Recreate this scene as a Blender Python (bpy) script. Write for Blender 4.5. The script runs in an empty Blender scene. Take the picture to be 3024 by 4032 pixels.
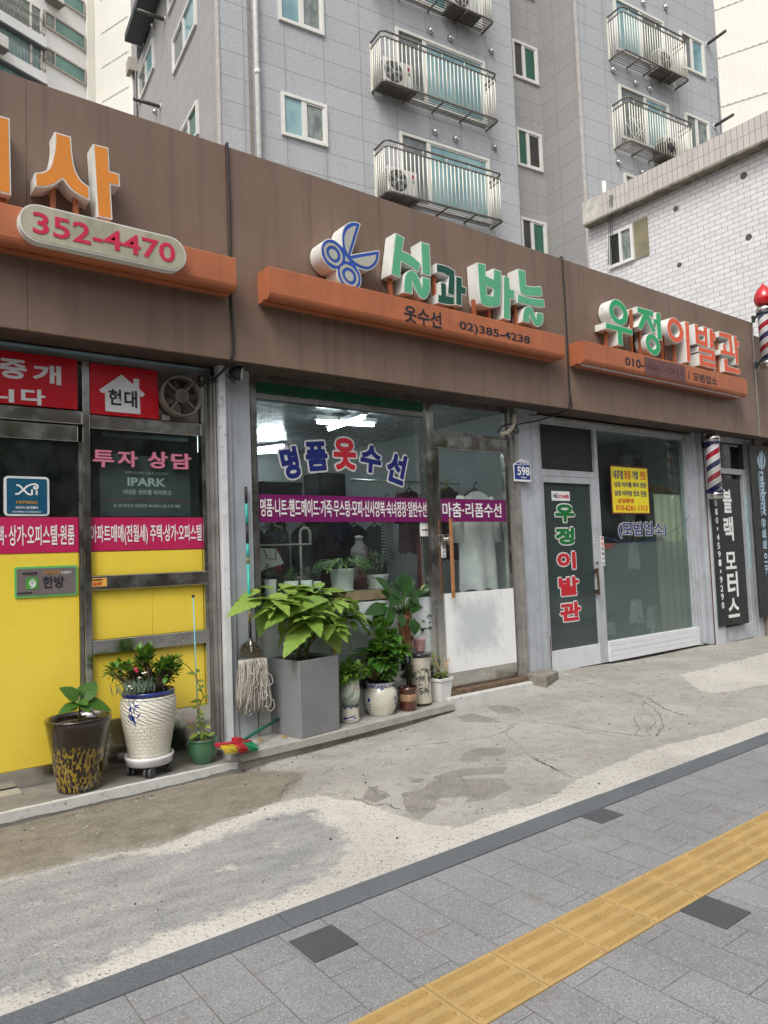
import bpy, bmesh, math, random
import numpy as np
from mathutils import Vector, Matrix
random.seed(7)
S = bpy.context.scene
COL = S.collection
rad = math.radians
# ------------------------------------------------------------------ camera
YAW, PITCH, ROLL, FPX = 0.649222233, 0.060547505, -0.0373684714, 2850.0
CAMZ = 1.35
_f = Vector((math.sin(YAW)*math.cos(PITCH), math.cos(YAW)*math.cos(PITCH), math.sin(PITCH)))
_r = Vector((math.cos(YAW), -math.sin(YAW), 0.0))
_u = _r.cross(_f)
RV = _r*math.cos(ROLL) + _u*math.sin(ROLL)
UV_ = -_r*math.sin(ROLL) + _u*math.cos(ROLL)
FV = _f
cam = bpy.data.objects.new('camera', bpy.data.cameras.new('camera'))
COL.objects.link(cam)
cam.data.sensor_fit = 'VERTICAL'; cam.data.sensor_height = 36.0; cam.data.sensor_width = 27.0
cam.data.lens = FPX/4032.0*36.0
cam.data.clip_start = 0.05; cam.data.clip_end = 2000
mw = Matrix((RV, UV_, -FV)).transposed().to_4x4(); mw.translation = (0, 0, CAMZ)
cam.matrix_world = mw
S.camera = cam
# ------------------------------------------------------------------ sky, sun, exposure
SUN_EL, SUN_AZ = rad(52), rad(236)      # azimuth of the sun, clockwise from +Y
W = bpy.data.worlds.new('World'); S.world = W; W.use_nodes = True
wn, wl = W.node_tree.nodes, W.node_tree.links
sky = wn.new('ShaderNodeTexSky'); sky.sky_type = 'NISHITA'; sky.sun_disc = False
sky.sun_elevation = SUN_EL; sky.sun_rotation = SUN_AZ
sky.dust_density = 5.0; sky.air_density = 1.0; sky.ozone_density = 1.0
hs = wn.new('ShaderNodeHueSaturation'); hs.inputs['Saturation'].default_value = 0.16   # overcast: a grey sky
hs.inputs['Value'].default_value = 1.0
wl.new(sky.outputs[0], hs.inputs['Color']); wl.new(hs.outputs[0], wn['Background'].inputs[0])
wn['Background'].inputs[1].default_value = 0.15
sun = bpy.data.objects.new('sun', bpy.data.lights.new('sun', 'SUN')); COL.objects.link(sun)
sun.data.energy = 1.3; sun.data.angle = rad(24); sun.data.color = (1.0, 0.955, 0.88)
_sd = Vector((math.sin(SUN_AZ)*math.cos(SUN_EL), math.cos(SUN_AZ)*math.cos(SUN_EL), math.sin(SUN_EL)))
sun.rotation_euler = _sd.to_track_quat('Z', 'Y').to_euler(); sun.location = (0, -10, 30)
S.view_settings.view_transform = 'Standard'; S.view_settings.look = 'None'
S.view_settings.exposure = 0.36; S.view_settings.gamma = 1.0
S.render.engine = 'CYCLES'
S.cycles.use_denoising = True
S.cycles.max_bounces = 10; S.cycles.transparent_max_bounces = 12
S.cycles.caustics_reflective = False; S.cycles.caustics_refractive = False
# ------------------------------------------------------------------ points of the place
# measured points of the photograph, turned into points on real planes
VW = dict(za=(0,0,.6631),zb=(1000,0,.6028),zc=(1900,0,.6775),zd=(0,400,.6028),ze=(900,800,.8439),zf=(2150,1050,.5268),
 zg=(0,1350,.5425),zh=(900,1450,.7535),zi=(0,2150,.5726),zj=(850,2050,.6932),zk=(1900,1650,.6775),zl=(0,2900,.9042),
 zm=(1400,2700,.9789),zn=(800,2650,.8439),f1=(500,0,.3617),f2=(1100,0,.3014),f3=(1500,400,.3014),f4=(1950,0,.3014),
 f5=(1950,500,.3014),f6=(2400,0,.3617),f7=(2300,500,.4364),f8=(0,0,.33755),e1=(0,200,.2411),e2=(2624,1050,.2411),
 e3=(800,1400,.2411),e4=(1950,1550,.2411),e5=(800,2600,.2411),e6=(2000,2400,.2411),e7=(2624,1650,.2411),
 e8=(2624,2350,.2411),g1=(1220,860,.18083),g2=(1500,900,.217),g3=(1820,1000,.217),g4=(2340,1160,.18083),
 g5=(2600,1230,.35714),g6=(0,440,.5252))
def ray(v, x, y):
    a = VW[v]; X = (a[0]+a[2]*x-1512.0)/FPX; Yp = (a[1]+a[2]*y-2016.0)/FPX
    return RV*X - UV_*Yp + FV
O3 = Vector((0, 0, CAMZ))
def on(v, x, y, Y):                 # on the vertical plane Y
    d = ray(v, x, y); return O3 + d*(Y/d.y)
def onx(v, x, y, X):                # on the vertical plane X
    d = ray(v, x, y); return O3 + d*(X/d.x)
def onp(v, x, y, p0, n):            # on any plane
    d = ray(v, x, y); return O3 + d*((p0-O3).dot(n)/d.dot(n))
def lev(v, x, y, z=0.0):            # on a level plane
    d = ray(v, x, y); return O3 + d*((z-CAMZ)/d.z)
def size_at(v, wpx, p):             # real width of wpx view pixels at point p
    return wpx*VW[v][2]/FPX*((p-O3).dot(FV))
def GZ(x, y):                       # the forecourt dips a little towards the shops
    d = min(max((y-2.6)/2.2, 0.0), 1.2)
    xs = (-9, 2.3, 4.4, 6.2, 7.5, 60); gs = (.12, .12, .08, -.035, .0, .0)
    return -d*float(np.interp(x, xs, gs))
def gnd(v, x, y):
    z = 0.0
    for _ in range(6):
        p = lev(v, x, y, z); z = GZ(p.x, p.y)
    return Vector((p.x, p.y, z))
# ------------------------------------------------------------------ materials
def new_mat(name):
    m = bpy.data.materials.new(name); m.use_nodes = True
    nt = m.node_tree; b = nt.nodes['Principled BSDF']
    return m, nt.nodes, nt.links, b
def uvn(N): 
    t = N.new('ShaderNodeTexCoord'); return t.outputs['UV'], t.outputs['Object'], t.outputs['Generated']
def mixc(N, L, fac, a, b, mode='MIX'):
    x = N.new('ShaderNodeMix'); x.data_type = 'RGBA'; x.blend_type = mode
    for s, v in ((x.inputs['Factor'], fac), (x.inputs['A'], a), (x.inputs['B'], b)):
        if hasattr(v, 'is_linked') or isinstance(v, bpy.types.NodeSocket): L.new(v, s)
        elif isinstance(v, (int, float)): s.default_value = v
        else: s.default_value = (*v[:3], 1)
    return x.outputs['Result']
def math_(N, L, op, a, b=None, c=None, clamp=False):
    x = N.new('ShaderNodeMath'); x.operation = op; x.use_clamp = clamp
    for i, v in enumerate((a, b, c)):
        if v is None: continue
        if isinstance(v, bpy.types.NodeSocket): L.new(v, x.inputs[i])
        else: x.inputs[i].default_value = v
    return x.outputs[0]
def noise(N, L, vec, scale, detail=4, rough=.55, stretch=None, dist=0.0):
    if stretch:
        mp = N.new('ShaderNodeMapping'); mp.inputs['Scale'].default_value = stretch; L.new(vec, mp.inputs[0]); vec = mp.outputs[0]
    n = N.new('ShaderNodeTexNoise'); n.inputs['Scale'].default_value = scale; n.inputs['Detail'].default_value = detail
    n.inputs['Roughness'].default_value = rough; n.inputs['Distortion'].default_value = dist
    L.new(vec, n.inputs['Vector']); return n.outputs['Fac']
def ramp(N, L, fac, lo, hi, a=0.0, b=1.0):
    r = N.new('ShaderNodeMapRange'); r.inputs[1].default_value = lo; r.inputs[2].default_value = hi
    r.inputs[3].default_value = a; r.inputs[4].default_value = b; r.interpolation_type = 'SMOOTHSTEP'
    L.new(fac, r.inputs[0]); return r.outputs[0]
def bump(N, L, b, h, strength=.3, dist=.01):
    x = N.new('ShaderNodeBump'); x.inputs['Strength'].default_value = strength; x.inputs['Distance'].default_value = dist
    L.new(h, x.inputs['Height']); L.new(x.outputs[0], b.inputs['Normal']); return x
def dark(c, k): return tuple(v*k for v in c[:3])
def M(name, c, rough=.55, metal=0.0, var=.12, scale=6.0, bs=0.0, bscale=60.0, spec=.4, streak=0.0, c2=None, grime=0.0, coat=0.0):
    """a painted, plastic, stone or metal surface with uneven tone, optional streaks, grime and grain"""
    m, N, L, b = new_mat(name); _, ob, _ = uvn(N)
    geo = N.new('ShaderNodeNewGeometry').outputs['Position']
    n1 = noise(N, L, geo, scale, 5, .6)
    col = mixc(N, L, ramp(N, L, n1, .3, .7), dark(c, 1-var), dark(c, 1+var))
    if c2: col = mixc(N, L, ramp(N, L, noise(N, L, geo, scale*3.1, 4, .65), .6, .7), col, c2)
    if streak:
        ns = noise(N, L, geo, 1.0, 5, .6, (14, 14, .55))
        col = mixc(N, L, math_(N, L, 'MULTIPLY', ramp(N, L, ns, .46, .74), streak), col, dark(c, .45))
    if grime:
        ng = noise(N, L, geo, scale*.7+1.7, 6, .72)
        col = mixc(N, L, math_(N, L, 'MULTIPLY', ramp(N, L, ng, .52, .75), grime), col, (.06, .052, .042))
    L.new(col, b.inputs['Base Color'])
    b.inputs['Metallic'].default_value = metal; b.inputs['Specular IOR Level'].default_value = spec
    b.inputs['Coat Weight'].default_value = coat; b.inputs['Coat Roughness'].default_value = .06
    r1 = noise(N, L, geo, scale*2.3, 4, .6)
    L.new(ramp(N, L, r1, .25, .75, max(rough-.1, .02), min(rough+.1, 1)), b.inputs['Roughness'])
    if bs: bump(N, L, b, noise(N, L, geo, bscale, 4, .6), bs, .004)
    return m
def emit(name, c, e):
    m, N, L, b = new_mat(name); b.inputs['Base Color'].default_value = (*c, 1)
    b.inputs['Emission Color'].default_value = (*c, 1); b.inputs['Emission Strength'].default_value = e; return m
def glass(name, tint=(.9, .95, .94), dirt=.06, refl=1.0, rough=.015, dcol=(.5, .55, .55)):
    """thin pane: see-through, mirror-like at a slant, a little dirty"""
    m = bpy.data.materials.new(name); m.use_nodes = True; N, L = m.node_tree.nodes, m.node_tree.links
    N.remove(N['Principled BSDF']); out = N['Material Output']
    tr = N.new('ShaderNodeBsdfTransparent'); tr.inputs[0].default_value = (*tint, 1)
    gl = N.new('ShaderNodeBsdfGlossy'); gl.inputs['Roughness'].default_value = rough
    df = N.new('ShaderNodeBsdfDiffuse'); df.inputs[0].default_value = (*dcol, 1)
    gm = N.new('ShaderNodeNewGeometry'); geo = gm.outputs['Position']
    dt = N.new('ShaderNodeVectorMath'); dt.operation = 'DOT_PRODUCT'; L.new(gm.outputs['Incoming'], dt.inputs[0]); L.new(gm.outputs['Normal'], dt.inputs[1])
    co = math_(N, L, 'ABSOLUTE', dt.outputs['Value']); sch = math_(N, L, 'MULTIPLY_ADD', math_(N, L, 'POWER', math_(N, L, 'SUBTRACT', 1.0, co), 5.0), .96, .04)
    nz = noise(N, L, geo, 1.6, 2, .5)
    bp = N.new('ShaderNodeBump'); bp.inputs['Strength'].default_value = .06; bp.inputs['Distance'].default_value = .05
    L.new(nz, bp.inputs['Height']); L.new(bp.outputs[0], gl.inputs['Normal'])
    mx = N.new('ShaderNodeMixShader'); L.new(math_(N, L, 'MULTIPLY', sch, refl), mx.inputs[0])
    L.new(tr.outputs[0], mx.inputs[1]); L.new(gl.outputs[0], mx.inputs[2])
    m2 = N.new('ShaderNodeMixShader')
    L.new(math_(N, L, 'MULTIPLY', ramp(N, L, noise(N, L, geo, 2.2, 6, .75), .3, .85), dirt), m2.inputs[0])
    L.new(mx.outputs[0], m2.inputs[1]); L.new(df.outputs[0], m2.inputs[2]); L.new(m2.outputs[0], out.inputs[0])
    return m
def leaf_mat(name, c, c2, vein=.0, trans=.35, rough=.42):
    m, N, L, b = new_mat(name)
    at = N.new('ShaderNodeVertexColor'); at.layer_name = 'tint'
    geo = N.new('ShaderNodeNewGeometry').outputs['Position']
    f = math_(N, L, 'ADD', math_(N, L, 'MULTIPLY', at.outputs[0], .75), math_(N, L, 'MULTIPLY', noise(N, L, geo, 25, 3), .25))
    col = mixc(N, L, f, c, c2)
    if vein:
        tc = N.new('ShaderNodeTexCoord')
        wv = N.new('ShaderNodeTexWave'); wv.wave_type = 'BANDS'; wv.bands_direction = 'X'; wv.inputs['Scale'].default_value = 1.9
        wv.inputs['Distortion'].default_value = 0.6
        L.new(tc.outputs['UV'], wv.inputs[0])
        col = mixc(N, L, math_(N, L, 'MULTIPLY', ramp(N, L, wv.outputs['Fac'], .9, 1.0), vein), col, tuple(min(1, v*1.7+.02) for v in c2))
    L.new(col, b.inputs['Base Color']); b.inputs['Roughness'].default_value = rough; b.inputs['Specular IOR Level'].default_value = .35
    tl = N.new('ShaderNodeBsdfTranslucent'); L.new(mixc(N, L, .5, col, (.25, .4, .04)), tl.inputs[0])
    mx = N.new('ShaderNodeMixShader'); mx.inputs[0].default_value = trans
    L.new(b.outputs[0], mx.inputs[1]); L.new(tl.outputs[0], mx.inputs[2]); L.new(mx.outputs[0], N['Material Output'].inputs[0])
    return m
# ------------------------------------------------------------------ mesh building
BASE = {}                           # where each thing's own origin lies
class MB:
    def __init__(s): s.v = []; s.f = []; s.m = []; s.t = []; s.uv = {}; s.cur = 0; s.tint = .5; s.sm = []
    def pt(s, p): s.v.append(tuple(p)); s.t.append(s.tint); return len(s.v)-1
    def face(s, idx, smooth=False): s.f.append(tuple(idx)); s.m.append(s.cur); s.sm.append(smooth)
    def quad(s, *ps): s.face([s.pt(p) for p in ps])
    def box(s, x0, x1, y0, y1, z0, z1):
        if x0 > x1: x0, x1 = x1, x0
        if y0 > y1: y0, y1 = y1, y0
        if z0 > z1: z0, z1 = z1, z0
        i = [s.pt((x, y, z)) for z in (z0, z1) for y in (y0, y1) for x in (x0, x1)]
        for a in ((0,2,3,1),(4,5,7,6),(0,1,5,4),(2,6,7,3),(0,4,6,2),(1,3,7,5)): s.face([i[k] for k in a])
        return s
    def obox(s, c, ax, ay, az):     # oriented box: centre and three half-axis vectors
        c, ax, ay, az = map(Vector, (c, ax, ay, az))
        i = [s.pt(c+ax*x+ay*y+az*z) for z in (-1,1) for y in (-1,1) for x in (-1,1)]
        fl = ax.cross(ay).dot(az) < 0
        for a in ((0,2,3,1),(4,5,7,6),(0,1,5,4),(2,6,7,3),(0,4,6,2),(1,3,7,5)): s.face([i[k] for k in (a[::-1] if fl else a)])
        return s
    def tube(s, pts, r, n=8, cap=True, smooth=True):
        pts = [Vector(p) for p in pts]; rs = r if isinstance(r, (list, tuple)) else [r]*len(pts)
        rings = []; prev = None
        for k, p in enumerate(pts):
            d = (pts[min(k+1, len(pts)-1)]-pts[max(k-1, 0)])
            if d.length < 1e-9: d = Vector((0,0,1))
            d.normalize()
            if prev is None:
                a = Vector((0,0,1)) if abs(d.z) < .9 else Vector((1,0,0)); u = d.cross(a).normalized()
            else:
                u = prev-d*prev.dot(d)
                if u.length < 1e-6: u = d.orthogonal()
                u.normalize()
            prev = u; w = d.cross(u)
            rings.append([s.pt(p+(u*math.cos(t)+w*math.sin(t))*rs[k]) for t in (2*math.pi*j/n for j in range(n))])
        for a, b in zip(rings, rings[1:]):
            for j in range(n): s.face((a[j], a[(j+1)%n], b[(j+1)%n], b[j]), smooth)
        if cap: s.face(rings[0][::-1]); s.face(rings[-1])
        return s
    def lathe(s, c, prof, n=32, smooth=True, ax=None, close=False):
        """prof: (r, z[, material]) from bottom to top about a vertical axis at c"""
        c = Vector(c); rings = []
        for pr in prof:
            r, z = pr[0], pr[1]
            rings.append([s.pt(c+Vector((r*math.cos(2*math.pi*j/n), r*math.sin(2*math.pi*j/n), z))) for j in range(n)])
        for k, (a, b) in enumerate(zip(rings, rings[1:])):
            if len(prof[k+1]) > 2: s.cur = prof[k+1][2]
            for j in range(n): s.face((a[j], a[(j+1)%n], b[(j+1)%n], b[j]), smooth)
        if prof[0][0] > 1e-4: s.face(rings[0][::-1])
        if close and prof[-1][0] > 1e-4: s.face(rings[-1])
        return s
    def poly(s, pts, d):            # a flat outline pushed through by vector d (no holes)
        d = Vector(d); a = [s.pt(p) for p in pts]; b = [s.pt(Vector(p)+d) for p in pts]; n = len(a)
        s.face(a[::-1]); s.face(b)
        for j in range(n): s.face((a[j], a[(j+1)%n], b[(j+1)%n], b[j]))
        return s
    def build(s, name, mats, parent=None, bevel=0.0, **tags):
        base = Vector(BASE.get(parent.name, (0,0,0))) if parent is not None else Vector((0,0,0))
        me = bpy.data.meshes.new(name)
        me.from_pydata([tuple(Vector(p)-base) for p in s.v], [], s.f)
        for m in (mats if isinstance(mats, (list, tuple)) else [mats]): me.materials.append(m)
        me.polygons.foreach_set('material_index', s.m); me.polygons.foreach_set('use_smooth', s.sm)
        ca = me.color_attributes.new('tint', 'FLOAT_COLOR', 'POINT')
        ca.data.foreach_set('color', np.repeat(np.array(s.t, dtype=np.float32), 4))
        uv = me.uv_layers.new(name='UVMap')
        if s.uv:
            for p in me.polygons:
                for li in p.loop_indices: uv.data[li].uv = s.uv.get(me.loops[li].vertex_index, (0, 0))
        else:
            for p in me.polygons:
                n = p.normal
                if abs(n.z) > .7: 
                    for li in p.loop_indices: q = s.v[me.loops[li].vertex_index]; uv.data[li].uv = (q[0], q[1])
                else:
                    t = Vector((-n.y, n.x, 0)); t = t.normalized() if t.length > 1e-6 else Vector((1,0,0))
                    for li in p.loop_indices:
                        q = s.v[me.loops[li].vertex_index]; uv.data[li].uv = (q[0]*t.x+q[1]*t.y, q[2])
        if bevel:
            bm = bmesh.new(); bm.from_mesh(me)
            bmesh.ops.remove_doubles(bm, verts=bm.verts, dist=1e-5)
            es = [e for e in bm.edges if len(e.link_faces) == 2 and e.calc_face_angle(0) > .5]
            bmesh.ops.bevel(bm, geom=es, offset=bevel, segments=2, affect='EDGES', profile=.5, clamp_overlap=True)
            bm.to_mesh(me); bm.free()
        me.validate(); me.update()
        return link(name, me, parent, **tags)
def link(name, me, parent=None, label=None, cat=None, group=None, kind=None):
    o = bpy.data.objects.new(name, me); COL.objects.link(o)
    if parent is not None: o.parent = parent; BASE[o.name] = BASE.get(parent.name, (0,0,0))
    if label: o['label'] = label
    if cat: o['category'] = cat
    if group: o['group'] = group
    if kind: o['kind'] = kind
    return o
def thing(name, label, cat, loc, group=None):
    o = bpy.data.objects.new(name, None); COL.objects.link(o); o.location = loc; o.empty_display_size = .1
    o['label'] = label; o['category'] = cat; BASE[o.name] = tuple(loc)
    if group: o['group'] = group
    return o
# flat outlines with holes, and lettering ---------------------------------
def curve_mesh(loops, half, offset=0.0):
    """loops of (x, z) -> solid between Y -half and +half; returns verts (x, y, z) and faces"""
    c = bpy.data.curves.new('outline', 'CURVE'); c.dimensions = '2D'; c.fill_mode = 'BOTH'; c.extrude = half; c.offset = offset
    for lp in loops:
        sp = c.splines.new('POLY'); sp.points.add(len(lp)-1); sp.use_cyclic_u = True
        for k, q in enumerate(lp): sp.points[k].co = (q[0], q[1], 0, 1)
    return _conv(c)
def _conv(c):
    o = bpy.data.objects.new('outline', c); me = bpy.data.meshes.new_from_object(o)
    vs = [(v.co.x, -v.co.z, v.co.y) for v in me.vertices]; fs = [tuple(p.vertices) for p in me.polygons]
    bpy.data.objects.remove(o); bpy.data.curves.remove(c); bpy.data.meshes.remove(me)
    return vs, fs
def glyphs(body, half=.0015, bold=0.0, spacing=1.0):
    c = bpy.data.curves.new('letters', 'FONT'); c.body = body; c.size = 1.0; c.extrude = half; c.offset = bold
    c.resolution_u = 3; c.space_character = spacing; c.align_x = 'LEFT'
    return _conv(c)
def fit(vs, x0, x1, z0, z1, Y, rot=0.0, depth_scale=1.0):
    xs = [v[0] for v in vs]; zs = [v[2] for v in vs]; a, b, c, d = min(xs), max(xs), min(zs), max(zs)
    cx, cz = (x0+x1)/2, (z0+z1)/2; sx = (x1-x0)/max(b-a, 1e-6); sz = (z1-z0)/max(d-c, 1e-6); out = []
    cr, sr = math.cos(rot), math.sin(rot)
    for v in vs:
        X = (v[0]-(a+b)/2)*sx; Z = (v[2]-(c+d)/2)*sz
        out.append((cx+X*cr-Z*sr, Y+v[1]*depth_scale, cz+X*sr+Z*cr))
    return out
def strokes(vs, fs, w, Y):
    """widen flat lettering by w: short bars along every outline edge, each a hair in front of the last"""
    cnt = {}
    for f in fs:
        for a, b in zip(f, f[1:]+f[:1]): cnt[(min(a, b), max(a, b))] = cnt.get((min(a, b), max(a, b)), 0)+1
    mb = MB(); k = 0
    for (a, b), n in cnt.items():
        if n != 1: continue
        p, q = Vector(vs[a]), Vector(vs[b]); d = Vector((q.x-p.x, 0, q.z-p.z))
        if d.length < 1e-7: continue
        d.normalize(); t = Vector((-d.z, 0, d.x))*w; y = Y-.00003*(k % 50); k += 1
        ps = [p+t, p-t, q-t, q+t]
        mb.quad(*[(c.x, y, c.z) for c in ps])
        y2 = Y-.00003*(k % 50); k += 1
        mb.face([mb.pt((p.x+w*math.cos(j*math.pi/4), y2, p.z+w*math.sin(j*math.pi/4))) for j in range(8)])
    return mb
def lettering(body, x0, x1, z0, z1, Y, mat, parent=None, name='lettering', bold=.018, halo=0.0, halo_mat=None, rot=0.0, half=.0012, extra=0.0, label=None, ry=None):
    """writing on the plane Y, inside the box x0..x1, z0..z1; ry=(dir) turns the plane"""
    vs, fs = glyphs(body, 0.0 if (extra or halo) else half, bold)
    vs = fit(vs, x0, x1, z0, z1, Y, rot)
    mb = MB()
    for p in vs: mb.pt(p)
    for f in fs: mb.face(f)
    if extra:
        st = strokes(vs, fs, extra, Y+.0004); off = len(mb.v)
        for p in st.v: mb.pt(p)
        for f in st.f: mb.face([i+off for i in f])
    if halo:
        mb.cur = 1
        st = strokes(vs, fs, halo+extra, Y+.0035); off = len(mb.v)
        for p in st.v: mb.pt(p)
        for f in st.f: mb.face([i+off for i in f])
        h = len(mb.v)
        for p in vs: mb.pt((p[0], Y+.0037, p[2]))
        for f in fs: mb.face([i+h for i in f])
    return mb.build(name, [mat]+([halo_mat] if halo_mat else []), parent, label=label)
def bez(pts, n=6):
    """smooth closed outline through pts (Catmull-Rom); a point given as (x, y, 1) stays a corner"""
    out = []; m = len(pts)
    for i in range(m):
        p0, p1, p2, p3 = pts[i-1], pts[i], pts[(i+1)%m], pts[(i+2)%m]
        c1, c2 = len(p1) > 2, len(p2) > 2
        if c1 and c2: out.append(p1[:2]); continue
        for k in range(n):
            t = k/n
            a = p1 if c1 else p0; d = p2 if c2 else p3
            if c1: a = (2*p1[0]-p2[0], 2*p1[1]-p2[1])
            if c2: d = (2*p2[0]-p1[0], 2*p2[1]-p1[1])
            q = []
            for j in (0, 1):
                q.append(.5*((2*p1[j])+(-a[j]+p2[j])*t+(2*a[j]-5*p1[j]+4*p2[j]-d[j])*t*t+(-a[j]+3*p1[j]-3*p2[j]+d[j])*t**3))
            out.append(tuple(q))
    return out
def ell(cx, cz, rx, rz, n=28): return [(cx+rx*math.cos(2*math.pi*k/n), cz+rz*math.sin(2*math.pi*k/n)) for k in range(n)]
def rrect(x0, x1, z0, z1, r, n=6):
    out = []
    for cx, cz, a in ((x1-r, z1-r, 0), (x0+r, z1-r, 90), (x0+r, z0+r, 180), (x1-r, z0+r, 270)):
        for k in range(n+1): t = rad(a+90*k/n); out.append((cx+r*math.cos(t), cz+r*math.sin(t)))
    return out
def plate(loops, Y, th, offset=0.0):
    """solid with outline loops whose front face lies at Y and whose back at Y+th"""
    vs, fs = curve_mesh(loops, th/2, offset); mb = MB()
    for p in vs: mb.pt((p[0], p[1]+Y+th/2, p[2]))
    for f in fs: mb.face(f)
    return mb
def merge(a, b, cur=None):
    off = len(a.v); a.v += b.v; a.t += b.t
    for f, m, sm in zip(b.f, b.m, b.sm): a.f.append(tuple(i+off for i in f)); a.m.append(m if cur is None else cur); a.sm.append(sm)
    return a
# ================================================================== the ground
def grain(name, c, speck=.35, fine=170, coarse=3.0, var=.12, rough=.85, bs=.35):
    m, N, L, b = new_mat(name); g = N.new('ShaderNodeNewGeometry').outputs['Position']
    col = mixc(N, L, ramp(N, L, noise(N, L, g, coarse, 5, .65), .3, .7), dark(c, 1-var), dark(c, 1+var))
    n1 = noise(N, L, g, fine, 2, .7)
    col = mixc(N, L, math_(N, L, 'MULTIPLY', ramp(N, L, n1, .55, .72), speck), col, dark(c, 2.0))
    col = mixc(N, L, math_(N, L, 'MULTIPLY', ramp(N, L, n1, .45, .28), speck), col, dark(c, .35))
    L.new(col, b.inputs['Base Color']); b.inputs['Roughness'].default_value = rough; b.inputs['Specular IOR Level'].default_value = .2
    bump(N, L, b, n1, bs, .003); return m, N, L, b, col, g
m_earth = grain('earth_ground', (.16, .15, .14))[0]
mb = MB(); mb.quad((-400,-400,-.3), (400,-400,-.3), (400,400,-.3), (-400,400,-.3)); mb.build('ground', m_earth, kind='structure')
# pavement of small setts
m_pav, N, L, b, col, g = grain('paver_concrete', (.222, .223, .226), .85, 190, 1.7, .12)
sx = N.new('ShaderNodeSeparateXYZ'); L.new(g, sx.inputs[0]); cx = N.new('ShaderNodeCombineXYZ')
L.new(math_(N, L, 'ADD', sx.outputs[1], -2.427+3.6), cx.inputs[0]); L.new(math_(N, L, 'ADD', sx.outputs[0], -.01), cx.inputs[1])
br = N.new('ShaderNodeTexBrick'); br.offset = .5; br.inputs['Scale'].default_value = 1.0
br.inputs['Brick Width'].default_value = .36; br.inputs['Row Height'].default_value = .1815; br.inputs['Mortar Size'].default_value = .0025
br.inputs['Mortar Smooth'].default_value = .3; br.inputs['Bias'].default_value = 0
br.inputs['Color1'].default_value = (.965, .965, .965, 1); br.inputs['Color2'].default_value = (1.035, 1.035, 1.04, 1); br.inputs['Mortar'].default_value = (.8, .78, .75, 1)
L.new(cx.outputs[0], br.inputs['Vector'])
c2 = mixc(N, L, 1.0, col, br.outputs['Color'], 'MULTIPLY')
jn = math_(N, L, 'MULTIPLY', br.outputs['Fac'], ramp(N, L, noise(N, L, g, 9, 3), .3, .7, .25, .8))
c2 = mixc(N, L, jn, c2, (.075, .07, .064))
st = ramp(N, L, noise(N, L, g, 3.3, 6, .75), .55, .72)
c2 = mixc(N, L, math_(N, L, 'MULTIPLY', st, .42), c2, (.13, .12, .11))
gum = ramp(N, L, noise(N, L, g, 31, 2, .5), .74, .78)
c2 = mixc(N, L, math_(N, L, 'MULTIPLY', gum, .6), c2, (.07, .065, .06))
L.new(c2, b.inputs['Base Color'])
mb = MB(); mb.box(-12, 30, -2.6, 1.575, -.3, -.002); mb.box(-12, 30, 1.84, 2.418, -.3, -.002)
mb.build('pavement', m_pav, kind='structure')
m_road = grain('road_asphalt', (.055, .055, .058), .5, 120, .8, .1)[0]
mb = MB(); mb.box(-60, 60, -16, -2.75, -.3, -.15); mb.build('road', m_road, kind='structure')
m_kerb = grain('kerb_granite', (.112, .121, .133), .9, 220, 2.0, .1)[0]
mb = MB(); mb.box(-60, 60, -2.748, -2.602, -.3, -.001); mb.build('road_kerb', m_kerb, kind='structure')
m_dpav = grain('dark_paver_concrete', (.075, .078, .085), .5, 230, 3, .1)[0]
for x0, y0 in ((1.288, 2.172), (3.006, 2.288), (2.497, 1.398)):
    mb = MB(); mb.box(x0, x0+.18, y0, y0+.176, -.05, .0025); mb.build('dark_paver', m_dpav, kind='structure', bevel=.002)
for k in range(-6, 15):             # granite edging, stone after stone
    mb = MB(); x0 = .35+k*1.0; mb.box(x0+.0015, x0+.9985, 2.421, 2.553, -.3, .003+.001*(k % 3)); mb.build('edging_stone', m_kerb, kind='structure', bevel=.003)
# guide tiles with raised bars
m_tac, N, L, b, col, g = grain('tactile_tile_concrete', (.40, .275, .115), .5, 240, 5, .1)
wr = ramp(N, L, noise(N, L, g, 11, 5, .75), .48, .68)
L.new(mixc(N, L, math_(N, L, 'MULTIPLY', wr, .45), col, (.3, .2, .085)), b.inputs['Base Color'])
m_tac2, N, L, b, col, g = grain('tactile_bar_concrete', (.335, .22, .082), .5, 240, 5, .12)
w = .2945; x0 = 1.774-10*w
for k in range(38):
    a = x0+k*w; mb = MB(); mb.box(a+.002, a+w-.002, 1.5785, 1.8365, -.05, 0)
    mb.cur = 1
    for j in range(4):
        yc = 1.5785+.258*(j+.5)/4; lp = rrect(a+.014, a+w-.014, yc-.0175, yc+.0175, .0172, 4); n = len(lp)
        lo = [mb.pt((p[0], p[1], .0)) for p in lp]
        hi = [mb.pt((a+w/2+(p[0]-a-w/2)*.975, yc+(p[1]-yc)*.72, .005)) for p in lp]
        mb.face(hi)
        for q in range(n): mb.face((lo[q], lo[(q+1)%n], hi[(q+1)%n], hi[q]))
    mb.build('tactile_tile', [m_tac, m_tac2], kind='structure')
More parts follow.
